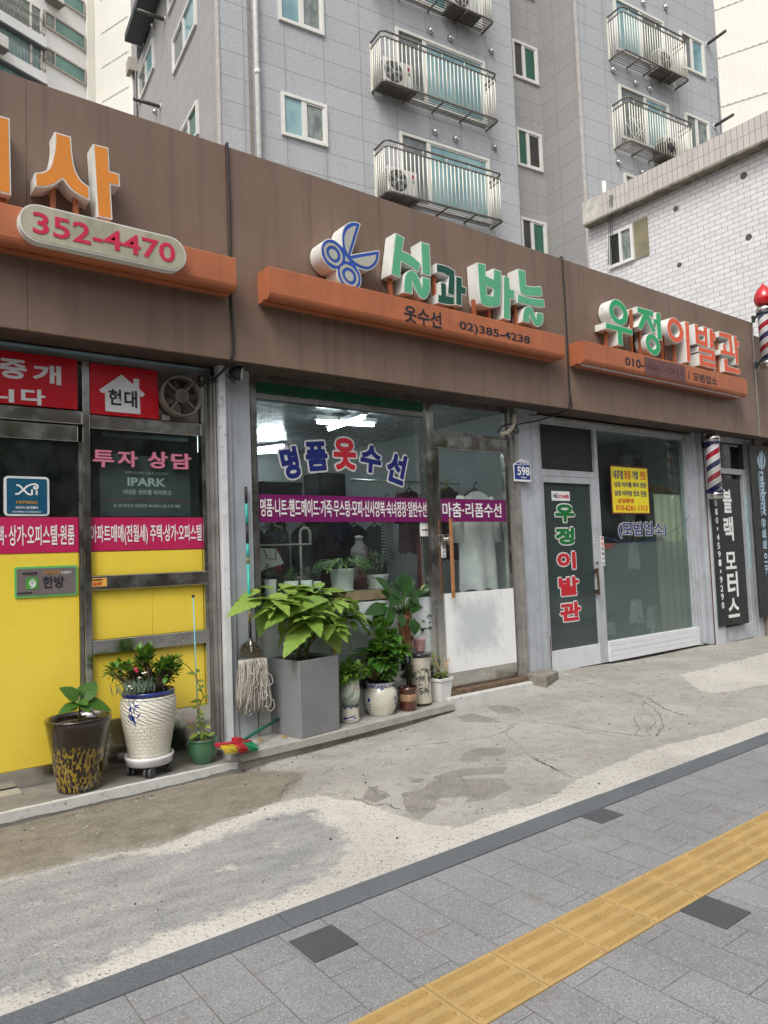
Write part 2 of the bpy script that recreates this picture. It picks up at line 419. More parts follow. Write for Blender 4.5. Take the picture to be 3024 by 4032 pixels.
# forecourt: old concrete in several pours and patches
def sdf(P, poly):
    A = np.array(poly); B = np.roll(A, -1, 0); d = np.full(len(P), 1e9); ins = np.zeros(len(P), bool)
    for a, b in zip(A, B):
        e = b-a; w = P-a; t = np.clip((w@e)/(e@e), 0, 1); d = np.minimum(d, np.hypot(*(w-t[:, None]*e).T))
        c = ((a[1] > P[:, 1]) != (b[1] > P[:, 1])); xi = a[0]+(P[:, 1]-a[1])*(b[0]-a[0])/(b[1]-a[1]+1e-12); ins ^= c & (P[:, 0] < xi)
    return np.where(ins, -d, d)
def gp(v, pts): return [tuple(gnd(v, *p)[:2]) for p in pts]
NX, NY = 640, 142
gx = np.linspace(-1.2, 13.0, NX); gy = np.linspace(2.553, 5.6, NY)
PX, PY = np.meshgrid(gx, gy); P2 = np.stack([PX.ravel(), PY.ravel()], 1)
pz = np.array([GZ(a, c) for a, c in P2])
rs = np.random.RandomState(3)
def vnoise(P, s, seed):
    r = np.random.RandomState(seed).rand(64, 64); q = P*s; i = np.floor(q).astype(int); f = q-i; f = f*f*(3-2*f)
    h = lambda a, c: r[a % 64, c % 64]
    return (h(i[:,0], i[:,1])*(1-f[:,0])+h(i[:,0]+1, i[:,1])*f[:,0])*(1-f[:,1])+(h(i[:,0], i[:,1]+1)*(1-f[:,0])+h(i[:,0]+1, i[:,1]+1)*f[:,0])*f[:,1]
edge = np.clip((P2[:, 1]-2.553)/.15, 0, 1)
pz = pz+edge*((vnoise(P2, 1.6, 1)-.5)*.018+(vnoise(P2, 6, 2)-.5)*.006)
zones = {}
zones['brown'] = sdf(P2, gp('zl', [(-300,720),(0,618),(130,600),(400,520),(700,470),(830,420),(960,372),(1200,290),(1290,215),(1320,160),(1060,145),(700,190),(0,370),(-400,440)])+[])
zones['smear'] = sdf(P2, gp('zl', [(-300,760),(0,645),(150,610),(420,535),(650,512),(800,500),(950,440),(1150,355),(1350,325),(1480,400),(1500,500),(1400,600),(1200,700),(950,775),(700,862),(430,985),(280,1050),(310,1105),(130,1105),(0,1150),(-300,1260)]))
agg = gp('zl', [(-400,790),(0,635),(130,612),(420,530),(700,478),(830,425),(960,378),(1200,292),(1290,272),(1420,262),(1500,280)])+gp('zm', [(30,470),(130,512),(250,555),(400,575),(560,522),(770,460),(900,372),(1100,290),(1250,242),(1450,190),(1659,128)])
zones['agg'] = sdf(P2, agg+[(14, agg[-1][1]-.1), (14, 2.3), (-3, 2.3), (-3, 3.6)])
pa = gp('zk', [(1145,1485),(1300,1450),(1659,1362),(1800,1340),(1800,1480),(1659,1540),(1490,1572),(1340,1592),(1270,1578)])
zones['agg'] = np.minimum(zones['agg'], sdf(P2, pa))
pt = [gp('zn', q) for q in ([(925,565),(1010,545),(1080,500),(1190,468),(1210,495),(1390,490),(1440,540),(1330,590),(1215,610),(1245,575),(1100,590),(1085,640),(1010,690),(945,650)],
  [(1070,480),(1200,445),(1420,435),(1400,470),(1210,480),(1150,525)], [(1210,370),(1290,345),(1420,345),(1400,380),(1300,390),(1290,412),(1200,412)],
  [(1180,205),(1250,190),(1370,215),(1340,232),(1215,230)], [(1320,160),(1400,150),(1480,170),(1480,187),(1380,192)], [(960,492),(1040,488),(1010,515),(965,512)], [(780,530),(850,560),(880,575),(800,610),(740,590)])]
zones['patch'] = np.minimum.reduce([sdf(P2, q) for q in pt])
me = bpy.data.meshes.new('forecourt')
ii = np.arange(NX*NY).reshape(NY, NX)
fc = np.stack([ii[:-1,:-1], ii[:-1,1:], ii[1:,1:], ii[1:,:-1]], -1).reshape(-1, 4)
me.from_pydata(np.column_stack([P2, pz]).tolist(), [], fc.tolist())
for k, v in zones.items():
    at = me.attributes.new('zone_'+k, 'FLOAT', 'POINT'); at.data.foreach_set('value', np.clip(v, -.5, .5).astype(np.float32))
me.polygons.foreach_set('use_smooth', [True]*len(me.polygons))
m_fc, N, L, b = new_mat('forecourt_concrete'); g = N.new('ShaderNodeNewGeometry').outputs['Position']
def att(k):
    a = N.new('ShaderNodeAttribute'); a.attribute_name = 'zone_'+k; return a.outputs['Fac']
nl = noise(N, L, g, 1.3, 6, .68); nm_ = noise(N, L, g, 7, 6, .7); nf = noise(N, L, g, 45, 4, .7); ns_ = noise(N, L, g, 150, 2, .7)
wob = math_(N, L, 'MULTIPLY', math_(N, L, 'SUBTRACT', noise(N, L, g, 13, 5, .7), .5), .16)
def mask(k, soft=.006, wk=1.0):
    s = math_(N, L, 'ADD', att(k), math_(N, L, 'MULTIPLY', wob, wk)); return ramp(N, L, s, soft, -soft)
base = mixc(N, L, ramp(N, L, nl, .3, .7), (.285, .272, .245), (.40, .384, .35))
base = mixc(N, L, math_(N, L, 'MULTIPLY', ramp(N, L, nm_, .5, .72), .7), base, (.225, .212, .186))
base = mixc(N, L, math_(N, L, 'MULTIPLY', ramp(N, L, nf, .54, .7), .45), base, (.56, .54, .5))
brown = mixc(N, L, ramp(N, L, nm_, .3, .7), (.17, .15, .115), (.26, .235, .19))
brown = mixc(N, L, math_(N, L, 'MULTIPLY', ramp(N, L, nf, .58, .74), .5), brown, (.38, .34, .27))
brown = mixc(N, L, math_(N, L, 'MULTIPLY', ramp(N, L, ns_, .42, .28), .6), brown, (.08, .07, .055))
vo = N.new('ShaderNodeTexVoronoi'); vo.inputs['Scale'].default_value = 62; vo.inputs['Randomness'].default_value = 1; L.new(g, vo.inputs['Vector'])
sp = N.new('ShaderNodeSeparateColor'); L.new(vo.outputs['Color'], sp.inputs[0])
aggc = mixc(N, L, ramp(N, L, nl, .3, .7), (.46, .44, .40), (.57, .55, .505))
aggc = mixc(N, L, math_(N, L, 'MULTIPLY', ramp(N, L, nf, .5, .7), .5), aggc, (.33, .305, .27))
stones = math_(N, L, 'MULTIPLY', math_(N, L, 'GREATER_THAN', sp.outputs[0], .74), ramp(N, L, vo.outputs['Distance'], .42, .3))
aggc = mixc(N, L, math_(N, L, 'MULTIPLY', stones, .8), aggc, mixc(N, L, sp.outputs[1], (.1, .095, .1), (.36, .31, .26)))
smear = mixc(N, L, ramp(N, L, noise(N, L, g, 2.6, 6, .7, (1, 2.4, 1)), .3, .7), (.23, .235, .235), (.345, .345, .335))
smear = mixc(N, L, math_(N, L, 'MULTIPLY', ramp(N, L, ns_, .55, .7), .3), smear, (.5, .49, .46))
smear = mixc(N, L, math_(N, L, 'MULTIPLY', stones, .55), smear, (.13, .13, .14))
worn = ramp(N, L, noise(N, L, g, 3.0, 6, .72), .56, .66)
patch = mixc(N, L, ramp(N, L, nm_, .3, .7), (.20, .19, .168), (.265, .25, .222))
col = mixc(N, L, mask('brown', .05, 1.6), base, brown)
col = mixc(N, L, mask('agg', .006), col, aggc)
col = mixc(N, L, math_(N, L, 'MULTIPLY', mask('smear', .045, 2.0), math_(N, L, 'SUBTRACT', 1.0, math_(N, L, 'MULTIPLY', worn, .75))), col, smear)
col = mixc(N, L, math_(N, L, 'MULTIPLY', mask('patch', .003, .35), .92), col, patch)
col = mixc(N, L, math_(N, L, 'MULTIPLY', ramp(N, L, noise(N, L, g, 23, 3, .6), .69, .74), .55), col, (.09, .085, .08))
# grit: pale and dark grains over everything, and fine hairline crazing in the old concrete
g1_ = noise(N, L, g, 95, 3, .75); g2_ = noise(N, L, g, 210, 2, .7)
col = mixc(N, L, math_(N, L, 'MULTIPLY', ramp(N, L, g1_, .53, .66), .38), col, mixc(N, L, .5, col, (.75, .72, .66)))
col = mixc(N, L, math_(N, L, 'MULTIPLY', ramp(N, L, g1_, .46, .34), .42), col, (.085, .078, .066))
col = mixc(N, L, math_(N, L, 'MULTIPLY', ramp(N, L, g2_, .44, .32), .35), col, (.07, .065, .06))
vc = N.new('ShaderNodeTexVoronoi'); vc.feature = 'DISTANCE_TO_EDGE'; vc.inputs['Scale'].default_value = 3.2
vd = N.new('ShaderNodeVectorMath'); vd.operation = 'ADD'; nn = N.new('ShaderNodeTexNoise'); nn.inputs['Scale'].default_value = 5; nn.inputs['Detail'].default_value = 6; L.new(g, nn.inputs[0])
vs_ = N.new('ShaderNodeVectorMath'); vs_.operation = 'SCALE'; vs_.inputs['Scale'].default_value = .45; L.new(nn.outputs['Color'], vs_.inputs[0]); L.new(g, vd.inputs[0]); L.new(vs_.outputs[0], vd.inputs[1]); L.new(vd.outputs[0], vc.inputs['Vector'])
hair = math_(N, L, 'MULTIPLY', ramp(N, L, vc.outputs['Distance'], .014, .004), ramp(N, L, noise(N, L, g, 1.9, 4), .5, .62))
notagg = math_(N, L, 'SUBTRACT', 1.0, mask('agg'))
col = mixc(N, L, math_(N, L, 'MULTIPLY', math_(N, L, 'MULTIPLY', hair, notagg), .7), col, (.10, .09, .075))
big = noise(N, L, g, .55, 5, .7); col = mixc(N, L, math_(N, L, 'MULTIPLY', ramp(N, L, big, .5, .68), .2), col, (.17, .16, .14))
L.new(col, b.inputs['Base Color']); b.inputs['Roughness'].default_value = .88; b.inputs['Specular IOR Level'].default_value = .18
hh = math_(N, L, 'ADD', math_(N, L, 'MULTIPLY', nf, .5), math_(N, L, 'MULTIPLY', ns_, .35))
hh = math_(N, L, 'ADD', hh, math_(N, L, 'MULTIPLY', mask('agg'), math_(N, L, 'MULTIPLY', vo.outputs['Distance'], -.5)))
bump(N, L, b, math_(N, L, 'ADD', hh, math_(N, L, 'MULTIPLY', g1_, .6)), .7, .007)
me.materials.append(m_fc); link('forecourt', me, kind='structure')
def fz(x, y):                       # height of the forecourt surface itself
    i = min(max(int((x-gx[0])/(gx[1]-gx[0])), 0), NX-2); j = min(max(int((y-gy[0])/(gy[1]-gy[0])), 0), NY-2)
    Z = pz.reshape(NY, NX); return float(max(Z[j,i], Z[j,i+1], Z[j+1,i], Z[j+1,i+1]))
m_crack = M('crack_dirt', (.085, .074, .06), .95, var=.3, scale=30)
def crack(v, pts, w):
    q = [gnd(v, *p) for p in pts]; path = []
    for a, b_ in zip(q, q[1:]):
        n = max(2, int((b_-a).length/.02))
        for k in range(n):
            t = a.lerp(b_, k/n); path.append(Vector((t.x+random.uniform(-.012, .012), t.y+random.uniform(-.012, .012), 0)))
    path.append(Vector((q[-1].x, q[-1].y, 0)))
    mb = MB(); last = None; n = len(path)
    for k, p in enumerate(path):
        d = (path[min(k+1, n-1)]-path[max(k-1, 0)]); d.z = 0; d.normalize(); s = Vector((-d.y, d.x, 0))
        ww = .62*w*random.uniform(.2, 1.0)*(min(1, k/3, (n-1-k)/3)+.08)
        z = fz(p.x, p.y)+.0022; cur = (mb.pt((p.x+s.x*ww, p.y+s.y*ww, z)), mb.pt((p.x-s.x*ww, p.y-s.y*ww, z)))
        if last: mb.face((last[0], last[1], cur[1], cur[0]))
        last = cur
    mb.build('ground_crack', m_crack, kind='structure')
# loose grit and crumbs of mortar, swept against the walls and edges
mb = MB(); rgt = random.Random(9)
for k in range(900):
    x = rgt.uniform(.2, 10.5); t_ = rgt.random(); y = 2.6+2.6*(t_**.6 if k % 3 else t_)
    if x < 2.3 and y > 4.66: y = 4.72-abs(rgt.gauss(0, .1))
    elif x < 4.6 and y > 4.7: y = 4.72+(x-2.3)*.08-abs(rgt.gauss(0, .09))
    r = rgt.choice((.002, .003, .003, .004, .006)); z = fz(x, y)+r*.3; a = rgt.uniform(0, 3); mb.cur = rgt.randrange(3)
    mb.obox((x, y, z), (r*math.cos(a), r*math.sin(a), .0), (-r*.7*math.sin(a), r*.7*math.cos(a), r*.2), (0, r*.1, r*.6))
mb.build('loose_grit', [M('grit_dark', (.07,.065,.06), .9), M('grit_pale', (.42,.4,.36), .9), M('grit_tan', (.24,.2,.15), .9)], kind='stuff')
for v, pts, w in (('zn', [(350,590),(385,545),(395,515),(460,490),(440,465)], .006), ('zn', [(460,490),(560,480),(590,455),(620,430)], .004),
  ('zn', [(680,580),(740,600),(790,625),(850,610),(880,630),(935,652)], .006), ('zn', [(700,525),(770,530),(800,560),(860,590)], .0035),
  ('zn', [(530,535),(545,548),(490,570)], .004), ('zn', [(860,352),(960,345),(1010,335),(1090,330),(1250,310),(1330,300),(1420,270),(1440,240),(1500,230)], .005),
  ('zn', [(1500,370),(1580,415),(1659,455)], .006), ('zm', [(700,150),(830,155),(900,175),(1000,185),(1120,205),(1210,205),(1235,165),(1230,125),(1200,90),(1150,60)], .006),
  ('e6', [(880,1105),(1040,1130),(1300,1190),(1659,1270)], .006), ('zm', [(1080,20),(1180,55),(1250,95),(1350,125)], .007), ('zm', [(980,48),(1030,30),(1080,20)], .004),
  ('zn', [(830,372),(760,382),(600,395),(500,380),(400,392),(330,430)], .004), ('zm', [(1120,205),(1140,170),(1200,160),(1235,165)], .004), ('zm', [(1140,170),(1120,130),(1165,110),(1230,125)], .004),
  ('zm', [(1165,110),(1150,60)], .003), ('zm', [(1180,205),(1175,180),(1210,140),(1165,110)], .003), ('zm', [(700,285),(740,305),(820,345),(880,375)], .006),
  ('zm', [(690,260),(640,225),(600,190),(560,195)], .003), ('zn', [(1230,540),(1210,500),(1190,470)], .003), ('zn', [(1000,560),(1080,585),(1105,600)], .003),
  ('zm', [(930,180),(990,200),(1080,215),(1120,205)], .003)):
    crack(v, pts, w)
# ================================================================== the row of shops
m_fascia = M('fascia_paint', (.195, .132, .098), .5, var=.08, scale=1.6, streak=.38, bs=.05, bscale=30)
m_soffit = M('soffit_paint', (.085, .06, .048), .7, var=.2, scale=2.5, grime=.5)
m_steel = M('stainless_steel', (.64, .64, .62), .2, metal=1, var=.12, scale=3, grime=.12)
m_steel_d = M('dull_steel', (.36, .36, .35), .32, metal=1, var=.2, scale=4, grime=.3)
m_alu = M('grey_painted_frame', (.415, .435, .465), .5, var=.1, scale=5, grime=.3, streak=.18)
m_alu_d = M('aluminium_frame', (.30, .29, .27), .45, metal=.3, var=.2, scale=6, grime=.5, streak=.3)
m_pil = M('blue_grey_panel', (.385, .41, .45), .5, var=.1, scale=4, grime=.3, streak=.25)
m_white_strip = M('peeling_white_paint', (.62, .635, .66), .55, var=.07, scale=5, c2=(.36, .38, .42), grime=.15)
m_black = M('dark_gap', (.02, .02, .02), .8)
m_yel = M('yellow_panel', (.82, .62, .07), .2, var=.04, scale=1.5, spec=.5, bs=.04, bscale=5, grime=.06)
m_conc = M('old_concrete', (.33, .315, .285), .85, var=.2, scale=5, grime=.4, bs=.5, bscale=40)
m_wall = M('inner_wall', (.46, .5, .49), .7, var=.06, scale=2, grime=.15)
m_ceil = M('inner_ceiling', (.6, .62, .62), .7, var=.08, scale=3)
m_floor = M('inner_floor', (.16, .15, .14), .45, var=.2, scale=3)
m_rust = M('rusty_metal', (.12, .05, .03), .8, var=.4, scale=14, c2=(.3, .13, .05))
m_glass = glass('shop_glass', (.84, .92, .9), .05, 1.0)
m_dgl = glass('dusty_shop_glass', (.95, .98, .97), .05, 1.0, dcol=(.45, .52, .54))
# white film, scratched off in the middle to the blue-grey glass below
def film_mat(name, white, under, lo, hi):
    m, N, L, b = new_mat(name); g = N.new('ShaderNodeNewGeometry').outputs['Position']
    tc = N.new('ShaderNodeTexCoord').outputs['Generated']
    s = N.new('ShaderNodeSeparateXYZ'); L.new(tc, s.inputs[0])
    ex = math_(N, L, 'ABSOLUTE', math_(N, L, 'SUBTRACT', s.outputs[0], .45)); ez = math_(N, L, 'ABSOLUTE', math_(N, L, 'SUBTRACT', s.outputs[2], .55))
    d = math_(N, L, 'MAXIMUM', math_(N, L, 'MULTIPLY', ex, 1.5), math_(N, L, 'MULTIPLY', ez, 1.35))
    n = noise(N, L, g, 9, 6, .75, (1, 1, .8)); n2 = noise(N, L, g, 55, 4, .7, (1, 1, .45))
    k = math_(N, L, 'ADD', d, math_(N, L, 'ADD', math_(N, L, 'MULTIPLY', math_(N, L, 'SUBTRACT', n, .5), .45), math_(N, L, 'MULTIPLY', math_(N, L, 'SUBTRACT', n2, .5), .6)))
    f = ramp(N, L, k, lo, hi, .4, 1.0)
    L.new(mixc(N, L, f, under, mixc(N, L, ramp(N, L, n, .3, .7), dark(white, .95), white)), b.inputs['Base Color'])
    b.inputs['Roughness'].default_value = .28; return m
m_film = film_mat('scratched_white_film', (.80, .81, .81), (.36, .42, .45), .22, .62)
m_film2 = film_mat('worn_blue_film', (.64, .68, .69), (.33, .41, .43), .1, 1.0)
shop = thing('shop_building', 'long single-storey row of small shops under a deep brown fascia', 'building', (2.3, 5.2, 0))
def bx(name, m, *b, bevel=0.0, parent=shop, label=None):
    mb = MB(); bb = b[0] if isinstance(b[0], list) else (b if isinstance(b[0], tuple) else [b])
    for q in bb: mb.box(*q)
    return mb.build(name, m, parent, bevel=bevel, label=label)
FZ0, FZ1, FY = 2.838, 4.468, 4.85
seams = [-1.6, .945, 2.318, 3.75, 6.205, 6.56, 9.22, 10.36]
for a, c in zip(seams, seams[1:]): bx('fascia_panel', m_fascia, a+.0012, c-.0012, FY, FY+.03, FZ0, FZ1)
bx('fascia_panel', m_fascia, 10.385, 13.6, FY+.02, FY+.06, FZ0, 4.30)
m_run = M('rust_run', (.17, .085, .045), .8, var=.3, scale=20)
for xr, za, zb_, w in ((3.75, 4.46, 4.02, .010), (3.752, 3.9, 3.62, .006), (6.56, 4.42, 3.98, .007), (9.22, 4.40, 4.1, .009), (2.312, 4.47, 3.6, .007), (10.345, 4.46, 3.0, .012), (.945, 4.2, 3.9, .004)):
    mb = MB(); n = 26; last = None
    for k in range(n+1):
        z = za+(zb_-za)*k/n; ww = w*random.uniform(.25, 1)*(1-.6*k/n); c_ = (mb.pt((xr-ww, FY-.0012, z)), mb.pt((xr+ww*.8, FY-.0012, z)))
        if last: mb.face((last[0], c_[0], c_[1], last[1]))
        last = c_
    mb.build('rust_run', m_run, shop)
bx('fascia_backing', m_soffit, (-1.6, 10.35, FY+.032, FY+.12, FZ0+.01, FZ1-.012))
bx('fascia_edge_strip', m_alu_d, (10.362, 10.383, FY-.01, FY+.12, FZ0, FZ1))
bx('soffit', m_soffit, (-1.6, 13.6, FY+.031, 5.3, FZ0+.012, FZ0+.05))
bx('roof', m_conc, (-1.6, 13.6, FY+.121, 9.3, 2.95, 3.1))
bx('back_wall', m_wall, (-1.6, 13.6, 9.0, 9.2, -.2, 2.94))
bx('ceiling', m_ceil, (-1.6, 13.6, 5.32, 8.99, 2.87, 2.93))
bx('floor', m_floor, (-1.6, 13.6, 5.16, 8.99, -.2, -.05))
for a, c in ((2.42, 2.52), (5.78, 5.9), (9.2, 9.6)): bx('partition_wall', m_wall, (a, c, 5.24, 8.98, -.05, 2.86))
bx('side_wall', m_conc, (-1.75, -1.61, 4.97, 9.2, -.25, 3.1))
bx('side_wall', m_conc, (13.61, 13.75, 4.97, 9.2, -.25, 3.1))
# --- estate agent's front
G = 5.2
bx('window_header', m_alu_d, [(-1.6, 2.30, G-.02, G+.06, 2.776, 2.846)])
blue = M('blue_lit_edge', (.25, .36, .42), .4)  # bluish light along the frame top, put into the strip's colour
bx('header_trim', blue, (-1.6, 2.24, G-.045, G-.022, 2.815, 2.832))
bx('mullion', m_steel, (1.344, 1.391, G-.05, G+.04, -.04, 2.774), bevel=.003)
bx('side_rail', m_steel, (2.205, 2.232, G-.045, G+.03, .29, 2.774), bevel=.002)
bx('window_jamb', m_alu_d, [(2.240, 2.262, G-.03, G+.03, -.06, 2.774), (2.266, 2.282, G-.075, G+.02, -.06, 2.774), (2.286, 2.300, G-.10, G+.02, -.06, 2.774)])
bx('door_stile', m_steel_d, (1.319, 1.342, G-.03, G+.02, .075, 2.21))
bx('transom_bar', m_steel, [(1.393, 2.203, G-.04, G+.03, 2.308, 2.402)], bevel=.003)
bx('transom_bar', m_steel, [(-1.6, 1.342, G-.035, G+.03, 2.33, 2.42)], bevel=.003)
bx('door_header', m_steel, [(-1.6, 1.32, G-.02, G+.03, 2.21, 2.318)], bevel=.003)
bx('pane', m_glass, (1.393, 2.203, G, G+.006, 1.69, 2.307), label='dark window pane between red sign and pink banner')
bx('pane', m_glass, (-1.6, 1.317, G, G+.006, 1.69, 2.208), label='dark window pane at the left photo edge')
bx('pane', m_glass, (1.876, 2.203, G+.02, G+.026, 2.404, 2.774), label='dark pane behind the exhaust fan')
bx('yellow_panel', m_yel, (-1.6, 1.317, G-.012, G+.01, .076, 1.452))
bx('yellow_panel', m_yel, (1.393, 2.203, G-.012, G+.01, 1.288, 1.452))
bx('yellow_panel', m_yel, (1.393, 1.8145, G-.012, G+.01, .85, 1.189))
bx('yellow_panel', m_yel, (1.8165, 2.203, G-.012, G+.01, .85, 1.189))
bx('yellow_panel', m_yel, (1.393, 2.203, G-.012, G+.01, .30, .754))
bx('yellow_panel', m_yel, (2.234, 2.2385, G-.012, G+.01, .30, 1.69))
bx('push_bar', m_steel, (1.393, 2.232, G-.05, G-.013, 1.19, 1.286), bevel=.003)
bx('push_bar', m_steel, (1.393, 2.232, G-.05, G-.013, .755, .848), bevel=.003)
bx('kick_plate', m_steel, (1.393, 2.236, G-.03, G+.01, -.04, .298), bevel=.002)
bx('kick_plate', m_steel, (-1.6, 1.342, G-.02, G+.01, -.04, .074), bevel=.002)
m_wpaint = M('chipped_white_paint', (.52, .52, .505), .7, var=.06, scale=7, c2=(.28, .26, .23), grime=.3, bs=.3, bscale=40)
m_plinth = M('plinth_concrete', (.20, .19, .17), .85, var=.2, scale=4, grime=.4, bs=.4, bscale=60)
bx('plinth', m_plinth, (-1.6, 2.26, 4.735, 5.18, -.3, -.041))
# painted plinth edge, its lower border flaking away
mb = MB(); n = 190
for k in range(n):
    xa = -1.0+3.235*k/n; xb = -1.0+3.235*(k+1)/n
    f = lambda x: -.098-.01*(vnoise(np.array([[x, .3]]), 22, 5)[0]-.5)-.02*max(0, vnoise(np.array([[x, .7]]), 3.2, 8)[0]-.55)*-2.2
    mb.quad((xa, 4.7325, f(xa)), (xb, 4.7325, f(xb)), (xb, 4.7325, -.04), (xa, 4.7325, -.04))
    mb.quad((xa, 4.7325, -.04), (xb, 4.7325, -.04), (xb, 4.765+.004*math.sin(xb*31), -.0385), (xa, 4.765+.004*math.sin(xa*31), -.0385))
mb.build('plinth_paint', m_wpaint, shop)
bx('door_sill', M('pale_stone', (.38, .35, .29), .7), (.2, .93, 5.03, 5.16, -.041, -.026))
# --- pillar between the first two shops
bx('pillar', m_white_strip, (2.312, 2.366, 5.06, 5.16, -.12, 2.848), bevel=.003, label='narrow white painted pillar with peeling foot')
bx('pillar', m_pil, [(2.3665, 2.425, 5.10, 5.2, -.1, 2.848), (2.4265, 2.600, 5.125, 5.2, -.1, 2.848)], bevel=.003, label='blue grey ribbed pillar beside the mop')
bx('shadow_gap', m_black, [(2.301, 2.311, 5.14, 5.2, -.1, 2.848), (2.601, 2.618, 5.15, 5.2, -.1, 2.848)])
# --- tailor's front
bx('window_frame', m_steel_d, [(2.619, 2.679, G-.03, G+.05, .22, 2.79), (2.68, 4.43, G-.02, G+.05, 2.655, 2.70), (2.619, 5.56, G-.02, G+.05, 2.79, 2.848)])
bx('green_fascia_strip', M('green_awning', (.006, .085, .03), .5, var=.2, scale=8, grime=.3), (2.68, 4.43, G-.035, G+.03, 2.702, 2.786))
bx('pane', m_dgl, (2.68, 4.43, G, G+.006, .955, 2.654), label='large display window pane of the tailor')
bx('window_panel', m_film2, (2.68, 4.43, G-.002, G+.02, .32, .954), label='lower window panel with worn blue white film')
bx('window_sill', m_steel_d, (2.63, 4.43, G-.04, G+.05, .22, .319))
bx('mullion', m_steel, [(4.43, 4.462, G-.035, G+.05, .02, 2.789), (4.463, 4.50, G-.02, G+.05, .02, 2.789), (4.501, 4.545, G-.045, G+.05, .02, 2.789)])
bx('low_wall', m_wpaint, (2.60, 4.5, G-.035, G+.06, -.15, .219), label='cracked white base under the display window')
door = bx('shop_door', m_steel, [(4.548, 4.598, G-.04, G+.01, .08, 2.36), (5.497, 5.548, G-.04, G+.01, .08, 2.36), (4.5985, 5.4965, G-.04, G+.01, .08, .222), (4.548, 5.548, G-.045, G+.01, 2.363, 2.50)], bevel=.003, label='stainless framed glass door of the tailor')
bx('pane', m_dgl, (4.599, 5.496, G-.012, G-.006, .96, 2.36), parent=door)
bx('door_panel', m_film, (4.597, 5.53, G-.052, G-.041, .224, .972), parent=door)
mb = MB(); mb.box(4.575, 4.66, G-.075, G-.046, 1.44, 1.53); mb.tube([(4.63, G-.076, 1.485), (4.63, G-.11, 1.485)], .021, 14); mb.build('door_lock', m_steel, door, bevel=.004)
bx('transom_pane', m_dgl, (4.548, 5.55, G, G+.006, 2.505, 2.789))
bx('transom_bar', m_steel_d, (4.548, 5.55, G-.03, G+.03, 2.502, 2.535))
bx('door_jamb', m_alu_d, [(5.552, 5.575, G-.02, G+.03, -.02, 2.789), (5.578, 5.62, G-.06, G+.03, -.02, 2.848), (5.622, 5.672, G-.09, G+.03, -.02, 2.848)])
bx('door_step', m_wpaint, (4.46, 5.60, 4.99, 5.17, -.2, .035), bevel=.012, label='white painted door step with chipped edge')
bx('threshold', M('threshold_wood', (.13, .085, .055), .7, var=.3, scale=18), (4.50, 5.60, 5.05, 5.155, .0355, .075), bevel=.004)
# granite slab the pots stand on, on a rough concrete riser
m_gran = grain('granite_slab_stone', (.34, .325, .30), .75, 150, 6, .14, .7)[0]
mb = MB()
def slab(pts, z0, z1, m, name):
    mb = MB(); mb.poly([(p[0], p[1], z1) for p in pts][::-1], (0, 0, z0-z1)); return mb.build(name, m, shop, bevel=.004)
slab([(2.22, 4.745), (3.20, 4.80), (3.20, 5.16), (2.20, 5.16)], -.055, .004, m_gran, 'granite_slab')
slab([(3.204, 4.80), (4.46, 4.925), (4.46, 5.16), (3.204, 5.16)], -.055, .004, m_gran, 'granite_slab')
slab([(2.262, 4.775), (4.44, 4.95), (4.44, 5.16), (2.262, 5.16)], -.25, -.056, m_conc, 'slab_riser')
# --- pillar between tailor and barber
bx('pillar', m_pil, [(5.676, 5.915, 5.14, 5.24, -.02, 2.848), (5.925, 6.028, 5.145, 5.24, -.02, 2.848)], bevel=.003, label='blue grey pillar that carries the house number plate')
bx('shadow_gap', m_black, [(5.916, 5.924, 5.16, 5.24, 0, 2.848)])
# --- barber's front
B = 5.25
bx('window_frame', m_alu, [(6.036, 6.075, B-.05, B+.05, -.01, 2.80), (6.078, 6.148, B-.03, B+.05, -.01, 2.80), (7.082, 7.148, B-.03, B+.05, .03, 2.742), (6.149, 9.02, B-.03, B+.05, 2.743, 2.80),
  (9.022, 9.065, B-.03, B+.05, .25, 2.742), (9.067, 9.11, B-.045, B+.05, .02, 2.80), (9.112, 9.16, B-.06, B+.05, .02, 2.80), (6.149, 7.08, B-.03, B+.05, 2.165, 2.235)])
bx('frame_rust', m_rust, [(6.142, 6.152, B-.0335, B-.0305, .03, .42)])
bx('header_trim', m_alu_d, (6.036, 9.2, B-.06, B-.031, 2.80, 2.822))
bx('transom_panel', M('dark_mesh_panel', (.028, .026, .024), .6, var=.1, scale=20), (6.149, 7.08, B, B+.02, 2.236, 2.742))
bdoor = bx('shop_door', m_alu, [(6.150, 6.158, B-.035, B+.01, .255, 2.09), (6.992, 7.079, B-.035, B+.01, .03, 2.16), (6.150, 6.991, B-.035, B+.01, 2.091, 2.16)], bevel=.002, label='barber door in grey frame with tall painted letters')
mbk = bx('door_panel', M('white_door_rail', (.60, .62, .64), .5, var=.04, scale=5, grime=.22), (6.150, 6.991, B-.038, B+.01, .03, .254), parent=bdoor, bevel=.004)
def frost_mat(name, c, tr, tint=(.6, .74, .74)):
    m, N, L, b = new_mat(name); g = N.new('ShaderNodeNewGeometry').outputs['Position']
    out = N['Material Output']; b.inputs['Roughness'].default_value = .06; b.inputs['Specular IOR Level'].default_value = .5
    L.new(mixc(N, L, ramp(N, L, noise(N, L, g, 2.2, 4, .6), .3, .7), dark(c, .93), dark(c, 1.07)), b.inputs['Base Color'])
    tp = N.new('ShaderNodeBsdfTransparent'); tp.inputs[0].default_value = (*tint, 1)
    mx = N.new('ShaderNodeMixShader'); mx.inputs[0].default_value = tr; L.new(b.outputs[0], mx.inputs[1]); L.new(tp.outputs[0], mx.inputs[2]); L.new(mx.outputs[0], out.inputs[0]); return m
m_frd = frost_mat('green_door_film', (.05, .07, .068), .1)
m_frw = frost_mat('green_window_film', (.17, .215, .205), .58, (.86, .93, .91))
